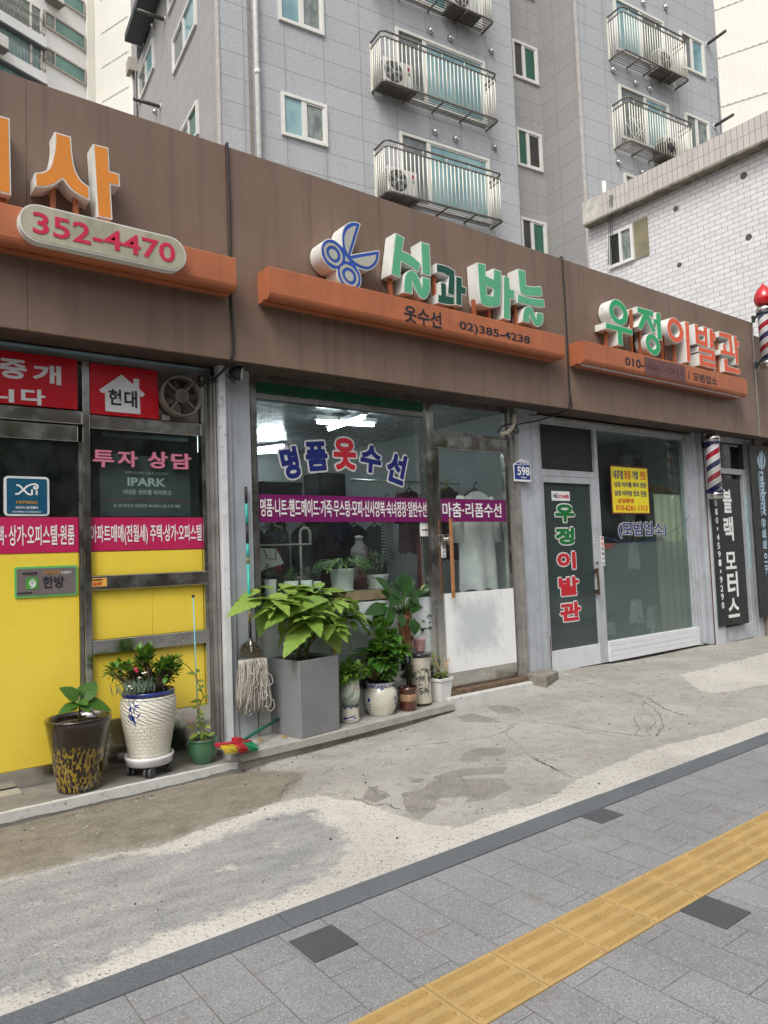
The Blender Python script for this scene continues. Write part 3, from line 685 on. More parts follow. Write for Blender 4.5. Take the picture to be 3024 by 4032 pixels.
bx('pane', m_frd, (6.158, 6.991, B-.012, B-.004, .255, 2.09), parent=bdoor)
hz0, hz1 = on('zk', 680, 1005, B-.06).z, on('zk', 665, 880, B-.06).z; hx = on('zk', 670, 940, B-.07).x
mb = MB(); mb.box(hx-.02, hx+.02, B-.066, B-.036, hz0-.02, hz0+.03); mb.box(hx-.02, hx+.02, B-.066, B-.036, hz1-.03, hz1+.02)
mb.tube([(hx, B-.078, hz0-.03), (hx, B-.078, hz1+.03)], .013, 10); mb.build('door_handle', M('bronze', (.12, .085, .05), .4, metal=.7), bdoor, bevel=.002)
mb = MB(); kp = on('zk', 662, 832, B-.036); mb.tube([(kp.x, B-.035, kp.z), (kp.x, B-.05, kp.z)], .02, 14); mb.build('door_lock', m_steel, bdoor)
bx('pane', m_glass, (7.15, 9.02, B, B+.006, 1.402, 2.742), label='clear upper pane of the barber window')
bx('pane', m_frw, (7.15, 9.02, B, B+.006, .262, 1.399), label='frosted green lower pane of the barber window')
mb = MB()
for k in range(4): mb.box(7.15, 9.10, B-.055+.0015*(k % 2), B+.03, .03+k*.0585, .03+k*.0585+.0565)
mb.build('window_base', M('white_siding', (.66, .68, .70), .45, var=.03, scale=5, grime=.15), shop, bevel=.004)
# --- pillar with pipe, then the motorcycle shop
bx('pillar', m_alu, [(9.165, 9.21, B-.1, B+.05, .04, 2.848), (9.212, 9.30, B-.075, B+.05, .02, 2.848), (9.302, 9.335, B-.12, B+.05, .02, 2.848)], label='grey ribbed pillar with rusty seam beside barber window')
bx('rusty_seam', m_rust, (9.337, 9.375, B-.115, B+.05, .0, 2.848))
bx('pillar', M('streaky_white_paint', (.5, .53, .57), .6, var=.08, scale=6, c2=(.3, .31, .33), grime=.35, streak=.4), (9.377, 9.60, B-.14, B+.05, -.02, 2.848), label='streaky pale pillar behind the lower barber pole')
bx('motor_door', m_alu, [(9.602, 9.70, B-.1, B, -.02, 2.32), (10.43, 10.56, B-.1, B, -.02, 2.32), (10.58, 10.72, B-.12, B, -.02, 2.848), (9.602, 10.575, B-.1, B, 2.323, 2.40), (9.701, 10.429, B-.1, B, .0, .20), (9.602, 10.575, B-.1, B, 2.78, 2.848)], bevel=.003, label='grey panelled door with bent kick plate')
bx('transom_pane', M('dark_pane', (.02, .022, .024), .08, spec=.6), [(9.602, 10.575, B-.05, B-.04, 2.401, 2.779), (9.701, 10.429, B-.05, B-.04, .201, 2.32)])
bx('notice_strip', M('notice_paper', (.35, .55, .58), .5, var=.25, scale=9), (10.455, 10.50, B-.104, B-.1005, .95, 2.05))
bx('pillar', M('brown_grey_pillar', (.19, .17, .145), .7, var=.2, scale=4, grime=.3, streak=.3), (10.724, 10.985, B-.16, B, -.05, 2.848), label='brownish pillar between two tall black signs')
bx('rear_panel', m_black, (10.986, 13.6, B-.02, B, -.1, 2.848))
# conduit, cables, bolts of the shopfront -------------------------------------------------
m_cable = M('black_cable', (.018, .018, .02), .5)
def cable(pts, r, name, label, sm=True):
    q = [Vector(p) for p in pts]
    if sm:
        out = []; n = len(q)
        for i in range(n-1):
            p0, p1, p2, p3 = q[max(i-1, 0)], q[i], q[i+1], q[min(i+2, n-1)]
            for k in range(6):
                t = k/6; out.append(.5*((2*p1)+(-p0+p2)*t+(2*p0-5*p1+4*p2-p3)*t*t+(-p0+3*p1-3*p2+p3)*t**3))
        out.append(q[-1]); q = out
    mb = MB(); mb.tube(q, r, 6); return mb.build(name, m_cable, None, label=label, cat='cable')
# ================================================================== signs, letters, poles
m_lwhite = M('letter_side_white', (.70, .70, .66), .5, var=.05, scale=6, grime=.3, c2=(.6, .58, .52))
m_lgreen = M('letter_green', (.10, .40, .22), .35, var=.06, scale=4, grime=.06)
m_ldark = M('letter_dark_green', (.008, .075, .05), .35, var=.06, scale=4)
m_lgreen2 = M('letter_bright_green', (.02, .36, .13), .35, var=.06, scale=4)
m_lred = M('letter_orange_red', (.72, .105, .035), .35, var=.06, scale=4, grime=.1)
m_lorange = M('letter_orange', (.68, .235, .03), .4, var=.04, scale=4)
m_blue = M('emblem_blue', (.025, .075, .36), .35, var=.04, scale=4)
m_grey = M('emblem_grey', (.42, .42, .37), .4, var=.06, scale=4)
m_rail = M('rail_orange_paint', (.42, .135, .06), .42, var=.09, scale=3, streak=.22, grime=.22)
m_post = M('post_orange_paint', (.36, .11, .045), .5, var=.1, scale=8, grime=.25)
m_ink = M('dark_ink', (.018, .018, .028), .5, var=.02)
m_wink = M('white_ink', (.78, .78, .77), .45, var=.03)
m_rink = M('red_ink', (.52, .02, .035), .45, var=.03)
m_nink = M('navy_ink', (.012, .022, .16), .45, var=.03)
m_gink = M('green_ink', (.01, .16, .035), .45, var=.03)
LF, LB = 4.70, 4.84                  # letter front and back
def loopw(v, pts, Y, n=5):
    q = bez(pts, n); return [(p.x, p.z) for p in (on(v, a, b, Y) for a, b in q)]
def poly1(*pts): return [(a, b, 1) for a, b in pts]
def channel(v, shapes, face, parent, name='letter', label=None, Yf=LF, Yb=LB):
    """one boxed letter: white sides and rim, coloured face let in at the front"""
    body = MB(); fm = MB()
    for sh in shapes:
        lp = [loopw(v, l, Yf) for l in sh]
        merge(body, plate(lp, Yf, Yb-Yf)); merge(fm, plate(lp, Yf-.0022, .003, -.0085))
    o = body.build(name, m_lwhite, parent, label=label)
    fm.build('face', face, o); return o
def rail(name, x0, x1, label):
    pr = [(4.849, 3.535), (4.672, 3.535), (4.67, 3.53), (4.67, 3.338), (4.676, 3.318), (4.688, 3.304), (4.71, 3.298), (4.745, 3.298), (4.745, 3.312), (4.775, 3.312), (4.775, 3.298), (4.849, 3.298)]
    mb = MB(); mb.poly([(x0, y, z) for y, z in pr], (x1-x0, 0, 0)); return mb
def posts(v, lst, parent):
    for x, ytop, in lst:
        p = on(v, x, ytop, 4.775)
        mb = MB(); mb.box(p.x-.016, p.x+.016, 4.76, 4.792, 3.535, p.z+.05); mb.build('post', m_post, parent)
# --- tailor's sign
t1 = thing('channel_sign', 'tailor sign with blue scissors and green box letters on an orange rail', 'sign', (4.3, 4.85, 3.4))
rx1 = on('ze', 1568, 660, 4.67).x
rail('rail', 2.552, rx1, '').build('rail', m_rail, t1)
posts('g2', [(165, 930), (960, 800), (1270, 1440)], t1); posts('g3', [(208, 930), (475, 1000), (960, 960), (690, 1180), (1240, 1290)], t1)
N1 = [(700,600,1),(688,450),(700,300),(750,170),(850,90),(980,70),(1108,118,1),(905,785,1),(1508,688,1),(1518,800),(1480,960),(1400,1070),(1280,1130),(1150,1120),(1030,1068,1),(1100,1200),(1122,1350),(1090,1490),(1010,1575),(900,1590),(770,1530),(660,1400),(600,1250),(583,1115,1),(500,1110),(390,1030),(290,900),(240,760),(240,620),(290,500),(400,440),(520,460),(620,530)]
em = channel('g1', [[N1]], m_blue, t1, 'scissors_emblem', None, 4.68, 4.84)
gr = MB()
ro = [(300,680),(330,580),(420,532),(540,570),(640,670),(705,800),(700,920),(640,1010),(570,1035),(450,980),(350,870)]
ri = [(352,700),(380,630),(450,595),(540,620),(620,700),(660,810),(650,910),(590,965),(520,960),(430,890),(370,800)]
rd = [(412,720),(440,680),(490,672),(550,710),(595,780),(595,860),(550,900),(490,880),(430,810)]
sh2 = lambda q: [(a+346, b+474) for a, b in q]
for lps in ([[(1005,170,1),(930,175),(830,240),(770,330),(748,470),(770,640),(825,785,1)]], [[(905,885,1),(1440,790,1),(1420,900),(1350,1000),(1260,1050),(1130,1030),(1010,970)]],
            [ro, ri], [rd], [sh2(ro), sh2(ri)], [sh2(rd)], [poly1((768,815),(868,950),(768,930))]):
    merge(gr, plate([loopw('g1', l, 4.68) for l in lps], 4.6755, .002))
gr.build('inlay', m_grey, em)
sil = [[[(262,75,1),(430,165,1),(388,400,1),(500,450),(610,530),(718,628,1),(680,805,1),(600,740),(490,665),(368,600,1),(352,892,1),(178,830,1)]],
       [poly1((720,235),(884,285),(908,865),(748,820))],
       [[(410,1155,1),(415,960),(450,820),(525,750),(600,770),(670,850),(715,960),(740,1038,1),(748,868,1),(897,908,1),(898,1050),(880,1170),(835,1255),(775,1285),(710,1250),(640,1150),(572,990,1),(578,1192,1)]]]
gwa = [[[(1003,630,1),(1130,655),(1250,705),(1342,768,1),(1346,1000),(1332,1225,1),(1205,1190,1),(1225,875,1),(1130,820),(1003,795,1)]],
       [poly1((1078,960),(1188,995),(1190,1210),(1335,1238),(1335,1392),(1190,1382),(1030,1345),(1030,1180),(1083,1195))],
       [poly1((1352,855),(1475,885),(1478,1045),(1548,1065),(1548,1212),(1470,1195),(1472,1415),(1354,1380))]]
ba = [[[(272,152,1),(425,185,1),(428,390,1),(565,455,1),(562,262,1),(708,312,1),(712,600),(690,930,1),(640,955),(540,968),(430,950),(355,915),(325,840),(300,600)], poly1((440,590),(565,642),(555,762),(455,740))],
      [poly1((750,385),(855,420),(868,625),(952,655),(950,838),(875,815),(870,1205),(745,1165))]]
neul = [[[(1005,268,1),(1140,300,1),(1165,572,1),(1290,590),(1430,578,1),(1460,765,1),(1330,772),(1180,758),(1090,735),(1055,700),(1030,580)]],
        [[(1000,725,1),(1240,790),(1485,822,1),(1500,978,1),(1250,940),(1002,885,1)]],
        [[(1090,1228,1),(1100,1080),(1125,985),(1175,945),(1235,955),(1290,1020),(1340,1160,1),(1352,1050,1),(1470,1078,1),(1472,1200),(1445,1285),(1390,1318),(1330,1305),(1280,1250),(1222,1125,1),(1222,1258,1)]]]
channel('g2', sil, m_lgreen, t1); channel('g2', gwa, m_ldark, t1, label='small dark green letter between the pale green ones')
channel('g3', ba, m_lgreen, t1); channel('g3', neul, m_lgreen, t1)
def text_px(body, v, a, b_, Y, mat, parent=None, **kw):
    p, q = on(v, *a, Y), on(v, *b_, Y); return lettering(body, min(p.x, q.x), max(p.x, q.x), min(p.z, q.z), max(p.z, q.z), Y, mat, parent, **kw)
text_px('옷수선', 'ze', (818,472), (995,588), 4.6685, m_ink, t1, bold=.02)
text_px('02)385-4238', 'ze', (1077,548), (1408,668), 4.6685, m_ink, t1, bold=.015)
# --- barber's sign
t2 = thing('channel_sign', 'barber sign of green and red box letters on an orange rail', 'sign', (7.9, 4.85, 3.4))
rx2 = on('zf', 1504, 900, 4.67).x
rail('rail', 6.242, rx2, '').build('rail', m_rail, t2)
mb = MB(); mb.box(6.28, rx2-.12, 4.715, 4.742, 3.286, 3.297)
for k in range(60): mb.box(6.3+k*(rx2-6.5)/60, 6.325+k*(rx2-6.5)/60, 4.72, 4.737, 3.283, 3.2855)
mb.build('light_strip', M('strip_plastic', (.62, .6, .62), .4, var=.2, scale=20), t2)
posts('g4', [(248, 800), (825, 850), (985, 800), (1480, 1000), (800, 430)], t2); posts('g5', [(25, 300), (147, 340), (620, 340), (570, 600)], t2)
woo = [[[(318,330),(335,210),(385,125),(450,95),(540,120),(630,200),(700,320),(732,450),(715,570),(660,650),(590,675),(500,645),(410,560),(345,450)], [(415,330),(435,275),(480,250),(540,275),(590,340),(620,420),(605,490),(560,525),(510,510),(450,450)]],
       [poly1((243,600),(830,755),(838,888),(610,828),(628,1120),(515,1095),(497,797),(247,737))]]
jeong = [[poly1((930,258),(1285,358),(1288,490),(1200,470),(1345,790),(1275,840),(1135,560),(1025,785),(945,690),(1050,430),(938,393))],
         [poly1((1340,380),(1435,405),(1478,1000),(1378,975),(1350,650),(1280,630),(1280,515),(1345,528))],
         [[(1112,1010),(1135,905),(1190,850),(1250,850),(1330,900),(1400,990),(1440,1110),(1430,1230),(1385,1310),(1310,1330),(1230,1280),(1150,1180)], [(1200,1050),(1215,1000),(1255,985),(1300,1015),(1340,1090),(1335,1160),(1295,1188),(1245,1160),(1210,1110)]]]
ii_ = [[[(75,150),(95,80),(140,55),(195,85),(240,160),(258,240),(240,310),(190,340),(130,310),(90,240)], [(115,175),(130,135),(155,127),(190,160),(210,215),(195,262),(165,268),(130,235)]], [poly1((268,95),(315,110),(337,553),(295,545))]]
bal = [[poly1((377,123),(415,140),(418,185),(475,203),(472,150),(515,165),(525,390),(388,345)), poly1((425,248),(485,262),(487,312),(430,298))],
       [poly1((537,175),(575,187),(580,218),(607,228),(612,312),(587,305),(592,402),(545,390))],
       [poly1((417,373),(602,418),(607,550),(475,517),(472,530),(608,563),(612,627),(432,580),(425,448),(558,480),(560,465),(420,430))]]
gwan = [[poly1((645,205),(783,243),(800,445),(822,450),(825,495),(660,458),(662,405),(692,410),(688,335),(718,345),(728,418),(766,428),(748,293),(648,265))],
        [poly1((806,255),(840,264),(845,318),(870,327),(872,383),(850,376),(868,577),(830,568))], [poly1((697,503),(738,512),(748,592),(880,625),(882,685),(708,650))]]
for v, sh, m in (('g4', woo, m_lgreen2), ('g4', jeong, m_lgreen2), ('g5', ii_, m_lred), ('g5', bal, m_lred), ('g5', gwan, m_lred)): channel(v, sh, m, t2)
text_px('010-', 'zf', (590,672), (735,765), 4.6685, m_ink, t2, bold=.02)
pa_, pb_ = on('zf', 735, 690, 4.667), on('zf', 1040, 770, 4.667)
mb = MB(); mb.box(pa_.x, pb_.x, 4.6675, 4.672, 3.315, 3.515); mb.build('patch', M('patch_film', (.135, .062, .058), .5, var=.1, scale=6), t2, label='dull purple patch taped over the number')
text_px('6261-1313', 'zf', (748,715), (1028,818), 4.666, M('ghost_ink', (.095, .045, .045), .5, var=.02), t2, bold=.004)
text_px('/', 'zf', (1057,778), (1076,842), 4.6685, m_ink, t2, bold=.02); text_px('모범업소', 'zf', (1098,787), (1280,890), 4.6685, m_ink, t2, bold=.016)
# --- agent's sign
t3 = thing('channel_sign', 'big orange box letters over a pill-shaped phone number box', 'sign', (1.2, 4.85, 3.4))
rail('rail', -1.6, 2.289, '').build('rail', m_rail, t3)
sa = [[[(408,150,1),(532,187,1),(540,300),(560,420),(605,510),(668,562,1),(675,668,1),(600,630),(530,580),(470,505,1),(410,545),(340,565),(262,562,1),(262,457,1),(320,450),(370,415),(398,320),(411,230)]],
      [poly1((697,240),(812,270),(822,445),(895,465),(900,560),(828,545),(843,808),(730,785))]]
channel('g6', sa, m_lorange, t3); channel('g6', [[poly1((-60,15),(72,50),(84,625),(-60,590))]], m_lorange, t3)
posts('g6', [(392, 560), (565, 640), (20, 600)], t3)
lb0, lb1 = on('zd', 124, 800, 4.60), on('zd', 1215, 1010, 4.60); lt, lo_ = on('zd', 660, 772, 4.60).z, on('zd', 660, 1005, 4.60).z
lp = rrect(lb0.x, lb1.x, lo_, lt, (lt-lo_)*.48, 10)
bxp = plate([lp], 4.60, .068).build('number_box', m_lwhite, t3, label='cream lit-box shaped like a pill')
plate([lp], 4.597, .0025, -.009).build('face', M('aged_acrylic', (.40, .385, .29), .35, var=.08, scale=4, grime=.25, streak=.3), bxp)
ta, tb = on('zd', 214, 868, 4.595), on('zd', 1142, 925, 4.595)
lettering('352-4470', ta.x, tb.x, on('zd', 275, 868, 4.595).z, on('zd', 275, 728, 4.595).z, 4.5945, M('crimson_ink', (.56, .022, .07), .4, var=.05), bxp, bold=.014)
# --- barber poles
def pole_mat():
    m, N, L, b = new_mat('barber_stripes'); o = N.new('ShaderNodeTexCoord').outputs['Object']; s = N.new('ShaderNodeSeparateXYZ'); L.new(o, s.inputs[0])
    a = math_(N, L, 'DIVIDE', math_(N, L, 'ARCTAN2', s.outputs[1], s.outputs[0]), 2*math.pi)
    k = math_(N, L, 'FRACT', math_(N, L, 'SUBTRACT', math_(N, L, 'DIVIDE', s.outputs[2], .305), a))
    r = N.new('ShaderNodeValToRGB'); r.color_ramp.interpolation = 'CONSTANT'; e = r.color_ramp.elements
    e[0].position = 0; e[0].color = (.36, .012, .03, 1); e[1].position = .24; e[1].color = (.66, .66, .66, 1)
    for p, c in ((.375, (.3, .3, .31, 1)), (.385, (.66, .66, .66, 1)), (.5, (.018, .022, .10, 1)), (.74, (.66, .66, .66, 1)), (.875, (.3, .3, .31, 1)), (.885, (.66, .66, .66, 1))):
        n = e.new(p); n.color = c
    L.new(k, r.inputs[0]); L.new(r.outputs[0], b.inputs['Base Color']); b.inputs['Roughness'].default_value = .12; b.inputs['Coat Weight'].default_value = 1; b.inputs['Coat Roughness'].default_value = .03
    return m
m_stripe = pole_mat(); m_chrome = M('brushed_chrome', (.62, .61, .58), .2, metal=1, var=.12, scale=8, grime=.1); m_navy = M('navy_band', (.01, .012, .07), .4)
def barber_pole(label, c, r, z0, z1, bm, globe, capb, arms):
    t = thing('barber_pole', label, 'barber pole', (c.x, c.y, z0))
    cc = Vector((c.x, c.y, 0))
    MB().lathe(cc, [(r, z0), (r, z1)], 40).build('striped_tube', m_stripe, t)
    MB().lathe(cc, [(r*.55, z0-capb), (r*1.05, z0-capb+.012), (r*1.17, z0-.05), (r*1.2, z0-.022), (r*1.2, z0-.001)], 40, close=True).build('lower_cap', m_chrome, t)
    MB().lathe(cc, [(r*1.18, z1+.001), (r*1.18, z1+.055), (r*1.1, z1+.08), (r*.75, z1+.095), (r*.7, z1+.12)], 40, close=True).build('upper_cap', m_chrome, t)
    for z in (z0+.0, z1-.02): MB().lathe(cc, [(r*1.02, z-.001), (r*1.22, z), (r*1.22, z+.022), (r*1.02, z+.023)], 40).build('band', bm, t)
    for z, e in zip((z0+.012, z1-.008), arms):
        MB().tube([(c.x-r*.9, c.y+.02, z), (e.x, e.y, z)], .016, 10).build('bracket_arm', bm, t)
        mb = MB(); mb.box(e.x-.025, e.x+.025, e.y-.005, e.y+.03, z-.045, z+.045); mb.build('bracket_plate', bm, t, bevel=.004)
    if globe:
        MB().lathe(cc, [(r*.9, z1+.10), (r*1.25, z1+.14), (r*1.42, z1+.20), (r*1.38, z1+.235), (r*1.36, z1+.24), (r*1.2, z1+.285), (r*.8, z1+.345), (r*.38, z1+.39), (r*.1, z1+.42), (.0, z1+.43)], 40).build('globe', M('red_globe', (.5, .006, .012), .12, var=.05, coat=1), t)
    return t
c1 = on('zk', 1343, 290, 4.97); z1a = on('zk', 1332, 137, 4.97).z; z0a = on('zk', 1350, 430, 4.97).z
barber_pole('striped barber pole hanging under the fascia beside the tall black signs', c1, .088, z0a, z1a, m_navy, False, .085, [Vector((9.345, 5.09, 0)), Vector((9.345, 5.09, 0))])
c2_ = on('e2', 1622, 1000, 4.62); z1b = on('e2', 1600, 760, 4.62).z; z0b = on('zf', 1640, 703, 4.62).z
barber_pole('striped barber pole with red onion-shaped top at right edge of fascia', c2_, .092, z0b, z1b, M('dark_green_band', (.02, .035, .04), .4), True, .10, [Vector((10.372, 4.81, 0)), Vector((10.372, 4.81, 0))])
# --- house number plate
PY = 5.092; a_, b2 = on('zk', 180, 262, PY), on('zk', 282, 365, PY); apx = on('zk', 230, 238, PY)
t = thing('house_number_plate', 'small blue house-shaped plate with number 598', 'sign', (apx.x, PY+.01, a_.z))
x0, x1, z0, z1 = a_.x, b2.x, b2.z, a_.z; xm = (x0+x1)/2; za_ = z1+.06
plate([[(x0,z0),(x1,z0),(x1,z1),(xm,za_),(x0,z1)]], PY, .007).build('plate', m_wink, t)
plate([[(x0+.009,z0+.022),(x1-.009,z0+.022),(x1-.009,z1-.004),(xm,za_-.012),(x0+.009,z1-.004)]], PY-.0025, .002).build('blue_field', M('plate_blue', (.02, .045, .21), .35, var=.05), t)
lettering('598', x0+.05, x1-.02, z0+.062, z0+.155, PY-.004, m_wink, t, bold=.02)
lettering('통일로', x0+.085, x1-.065, z0+.185, z0+.222, PY-.004, m_wink, t, bold=.015)
lettering('Tongil-ro', x0+.10, x1-.07, z0+.032, z0+.05, PY-.004, m_wink, t, bold=.01)
mb = MB(); mb.tube([(x0+.012, PY-.004, z0+.172), (xm, PY-.004, z0+.172), (x1-.05, PY-.004, z0+.178), (x1-.03, PY-.004, z0+.2), (x1-.05, PY-.004, z0+.218)], .003, 5); mb.build('line', m_wink, t)
# --- agent's boards and stickers
GS = 5.148
m_red = M('red_board', (.46, .006, .016), .3, var=.06, scale=3, coat=.3)
m_softwhite = M('soft_white_vinyl', (.62, .62, .63), .4, var=.03)
def board(name, label, x0, x1, z0, z1, Y, th, m, cat='sign', r=0.0, group=None):
    t = thing(name, label, cat, ((x0+x1)/2, Y+th, z0), group)
    plate([rrect(x0, x1, z0, z1, r, 4) if r else [(x0,z0),(x1,z0),(x1,z1),(x0,z1)]], Y, th).build('board', m, t); return t
t = board('red_sign', 'red board with two lines of white letters at the left edge', -1.2, 1.312, 2.428, 2.773, GS, .02, m_red)
for ch, a, c in (('중',(-8,108),(193,268)), ('개',(240,150),(442,306)), ('니',(-100,322),(100,432)), ('다',(155,328),(328,455))):
    text_px(ch, 'zg', a, c, GS-.002, m_softwhite, t, bold=.022, extra=.002)
t = board('red_sign', 'red board with white house outline beside the exhaust fan', 1.396, 1.874, 2.408, 2.764, GS, .02, m_red)
hp = [(720,340),(882,230),(968,303),(968,260),(1010,262),(1010,333),(1053,375),(1030,395),(1014,383),(1020,518),(765,495),(762,362),(737,362)]
plate([[(p.x, p.z) for p in (on('zg', a, c, GS-.002) for a, c in hp)]], GS-.003, .002).build('house_shape', m_softwhite, t)
text_px('현', 'zg', (787,332), (882,455), GS-.0045, m_ink, t, bold=.024); text_px('대', 'zg', (902,342), (996,472), GS-.0045, m_ink, t, bold=.024)
m_pinkl = M('pink_foam', (.62, .2, .29), .5, var=.05)
t = thing('window_letters', 'four thick pink foam letters stuck across a dark pane', 'lettering', (1.78, G, 2.04))
for ch, a, c in (('투',(668,775),(826,906)), ('자',(852,780),(997,903)), ('상',(1070,786),(1215,915)), ('담',(1243,800),(1385,920))):
    text_px(ch, 'zg', a, c, G-.012, m_pinkl, t, bold=.022, half=.010)
m_post_g = M('poster_grey', (.075, .082, .088), .5, var=.05)
t = board('poster', 'dark grey apartment poster hanging behind the glass', 1.474, 2.135, 1.703, 2.143, G+.03, .003, m_post_g, 'poster')
for s_, a, c, bo in (('자연과 하나되는 도심 속 힐링 라이프',(905,928),(1222,962),.004), ('IPARK',(925,975),(1205,1045),.03), ('서대문 센트럴 아이파크',(888,1062),(1243,1107),.014), ('총 827세대 중 일반분양 409세대 | 5월 오픈 예정',(824,1168),(1308,1202),.008)):
    text_px(s_, 'zg', a, c, G+.028, m_softwhite, t, bold=bo)
mb = MB(); p, q = on('zg', 735, 1138, G+.028), on('zg', 1388, 1148, G+.028); mb.box(p.x, q.x, G+.0275, G+.029, p.z-.003, p.z); mb.build('rule', m_rink, t)
for x_ in (1.50, 2.11): mb = MB(); mb.tube([(x_, G+.026, 1.722), (x_, G+.033, 1.722)], .009, 12); mb.build('eyelet', m_steel, t)
m_mag = M('magenta_vinyl', (.48, .02, .095), .38, var=.05, scale=3)
t = board('window_banner', 'magenta banner with white letters across the right pane', 1.388, 2.208, 1.457, 1.691, G-.016, .003, m_mag, 'banner')
text_px('아파트매매(전월세) 주택·상가·오피스텔', 'zg', (655,1320), (1465,1455), G-.018, m_wink, t, bold=.012)
t = board('window_banner', 'magenta banner with white letters across the left door', -1.2, 1.317, 1.455, 1.691, G-.016, .003, m_mag, 'banner')
text_px('상가·오피스텔·원룸', 'zg', (64,1322), (541,1465), G-.018, m_wink, t, bold=.012); text_px('주택·', 'zg', (-95,1330), (48,1468), G-.018, m_wink, t, bold=.012)
t = board('member_sign', 'small square blue sign with white rounded rim and swirl', .862, 1.134, 1.698, 1.958, G-.02, .016, M('white_rim', (.66, .67, .66), .4), 'sign', .025)
plate([rrect(.877, 1.119, 1.712, 1.944, .012, 3)], G-.0225, .002).build('blue_field', M('sea_blue', (.01, .085, .16), .35, var=.04), t)
def ink(v, paths, w, Y, m, parent, name='mark'):
    mb = MB(); k = 0
    for pts in paths:
        q = [on(v, a, c, Y) for a, c in pts]
        for p, p2 in zip(q, q[1:]):
            d = (p2-p).normalized(); n_ = Vector((-d.z, 0, d.x))*w; y = Vector((0, -.00004*(k % 40), 0)); k += 1
            mb.quad(p+n_+y, p-n_+y, p2-n_+y, p2+n_+y); mb.face([mb.pt((p2.x+w*math.cos(j*math.pi/4), p2.y-.00004*(k % 40), p2.z+w*math.sin(j*math.pi/4))) for j in range(8)]); k += 1
    return mb.build(name, m, parent)
ink('zg', [[(120,1030),(145,1038),(170,1065),(200,1095),(222,1102)], [(110,1098),(135,1095),(165,1070),(195,1042),(225,1028),(255,1024),(275,1036),(272,1056),(254,1060),(246,1048),(256,1042)], [(232,1062),(232,1100)], [(266,1070),(266,1100)]], .0055, G-.0235, m_wink, t, 'emblem')
text_px('MEMBERS', 'zg', (118,1146), (275,1170), G-.0235, M('gold_ink', (.5, .26, .05), .5), t, bold=.02)
text_px('자이우수중개멤버', 'zg', (112,1185), (275,1207), G-.0235, m_wink, t, bold=.012); text_px('자이와 함께하는 우수 중개업소입니다', 'zg', (88,1219), (298,1235), G-.0235, m_wink, t, bold=.004)
m_grn = M('lime_rim', (.12, .48, .14), .4, var=.05)
t = board('agency_plate', 'grey plate with lime green rim on the yellow door', .92, 1.305, 1.166, 1.366, G-.022, .008, m_grn, 'sign', .01)
plate([rrect(.932, 1.293, 1.179, 1.353, .006, 3)], G-.0245, .002).build('panel', M('plate_grey', (.17, .145, .14), .25, var=.05), t)
text_px('한방', 'zg', (310,1695), (466,1775), G-.0255, m_ink, t, bold=.022)
text_px('KB국민은행', 'zg', (165,1665), (268,1684), G-.0255, m_ink, t, bold=.01); text_px('리브부동산', 'zg', (320,1655), (435,1678), G-.0255, M('amber_ink', (.5, .22, .04), .5), t, bold=.014); text_px('과 함께하는', 'zg', (440,1658), (522,1674), G-.0255, m_wink, t, bold=.004)
text_px('kapb 한국공인중개사협회', 'zg', (122,1812), (232,1822), G-.0255, m_ink, t, bold=.006)
a_, c_ = on('zg', 188, 1705, G-.0255), on('zg', 277, 1785, G-.0255)
plate([rrect(a_.x, c_.x, c_.z, a_.z, .01, 4)], G-.0265, .0015).build('icon_tile', M('icon_green', (.07, .3, .05), .4), t)
ink('zg', [[(236,1718),(216,1730),(212,1748),(222,1762),(240,1765),(256,1752),(258,1736),(248,1722),(236,1718)], [(258,1740),(254,1762),(240,1776),(222,1778)], [(222,1745),(236,1732),(250,1745)], [(228,1745),(228,1755),(244,1755),(244,1745)]], .0028, G-.0275, m_wink, t, 'icon')
t = board('sticker', 'tiny orange notice sticker on the upper push bar', 1.392, 1.49, 1.214, 1.272, 5.1485, .001, M('orange_sticker', (.72, .38, .08), .5, var=.1, scale=20), 'sticker')
text_px('현대 공인중개사사무소', 'zg', (658,1716), (745,1724), 5.147, m_ink, t, bold=.008); text_px('352-4470', 'zg', (672,1738), (738,1758), 5.147, m_rink, t, bold=.0)
# --- exhaust fan
fc = on('zg', 1292, 400, 5.15); t = thing('exhaust_fan', 'dusty round exhaust fan set in the upper pane', 'fan', (fc.x, 5.2, fc.z))
m_fan = M('dusty_fan_plastic', (.13, .115, .095), .6, var=.15, scale=9, grime=.5); Rf = .152
def ring(r0, r1, y0, y1, n=40):
    mb = MB()
    a = [[(fc.x+r*math.cos(2*math.pi*j/n), y, fc.z+r*math.sin(2*math.pi*j/n)) for j in range(n)] for r, y in ((r0,y1),(r0,y0),(r1,y0),(r1,y1),(r0,y1))]
    ix = [[mb.pt(p) for p in rr] for rr in a]
    for p, q in zip(ix, ix[1:]):
        for j in range(n): mb.face((p[j], q[j], q[(j+1)%n], p[(j+1)%n]), True)
    return mb
ring(Rf-.012, Rf, 5.06, 5.19).build('housing_ring', m_fan, t)
mb = MB(); mb.box(1.882, 2.20, 5.19, 5.2, 2.405, 2.774); mb.build('mounting_plate', M('fan_plate', (.26, .24, .2), .6, var=.2, scale=8, grime=.6), t)
mb = MB(); mb.tube([(fc.x, 5.062, fc.z), (fc.x, 5.10, fc.z)], .05, 24)
for r in (.012, .024, .036): merge(mb, ring(r-.003, r+.002, 5.056, 5.062, 24))
mb.build('hub', m_fan, t)
mb = MB()
for k in range(4):
    a = rad(50+90*k); u = Vector((math.cos(a), 0, math.sin(a))); w_ = Vector((-u.z, 0, u.x))
    mb.obox(Vector((fc.x, 5.075, fc.z))+u*.095, u*.052, w_*.005, (0, .006, 0))
mb.build('struts', m_fan, t)
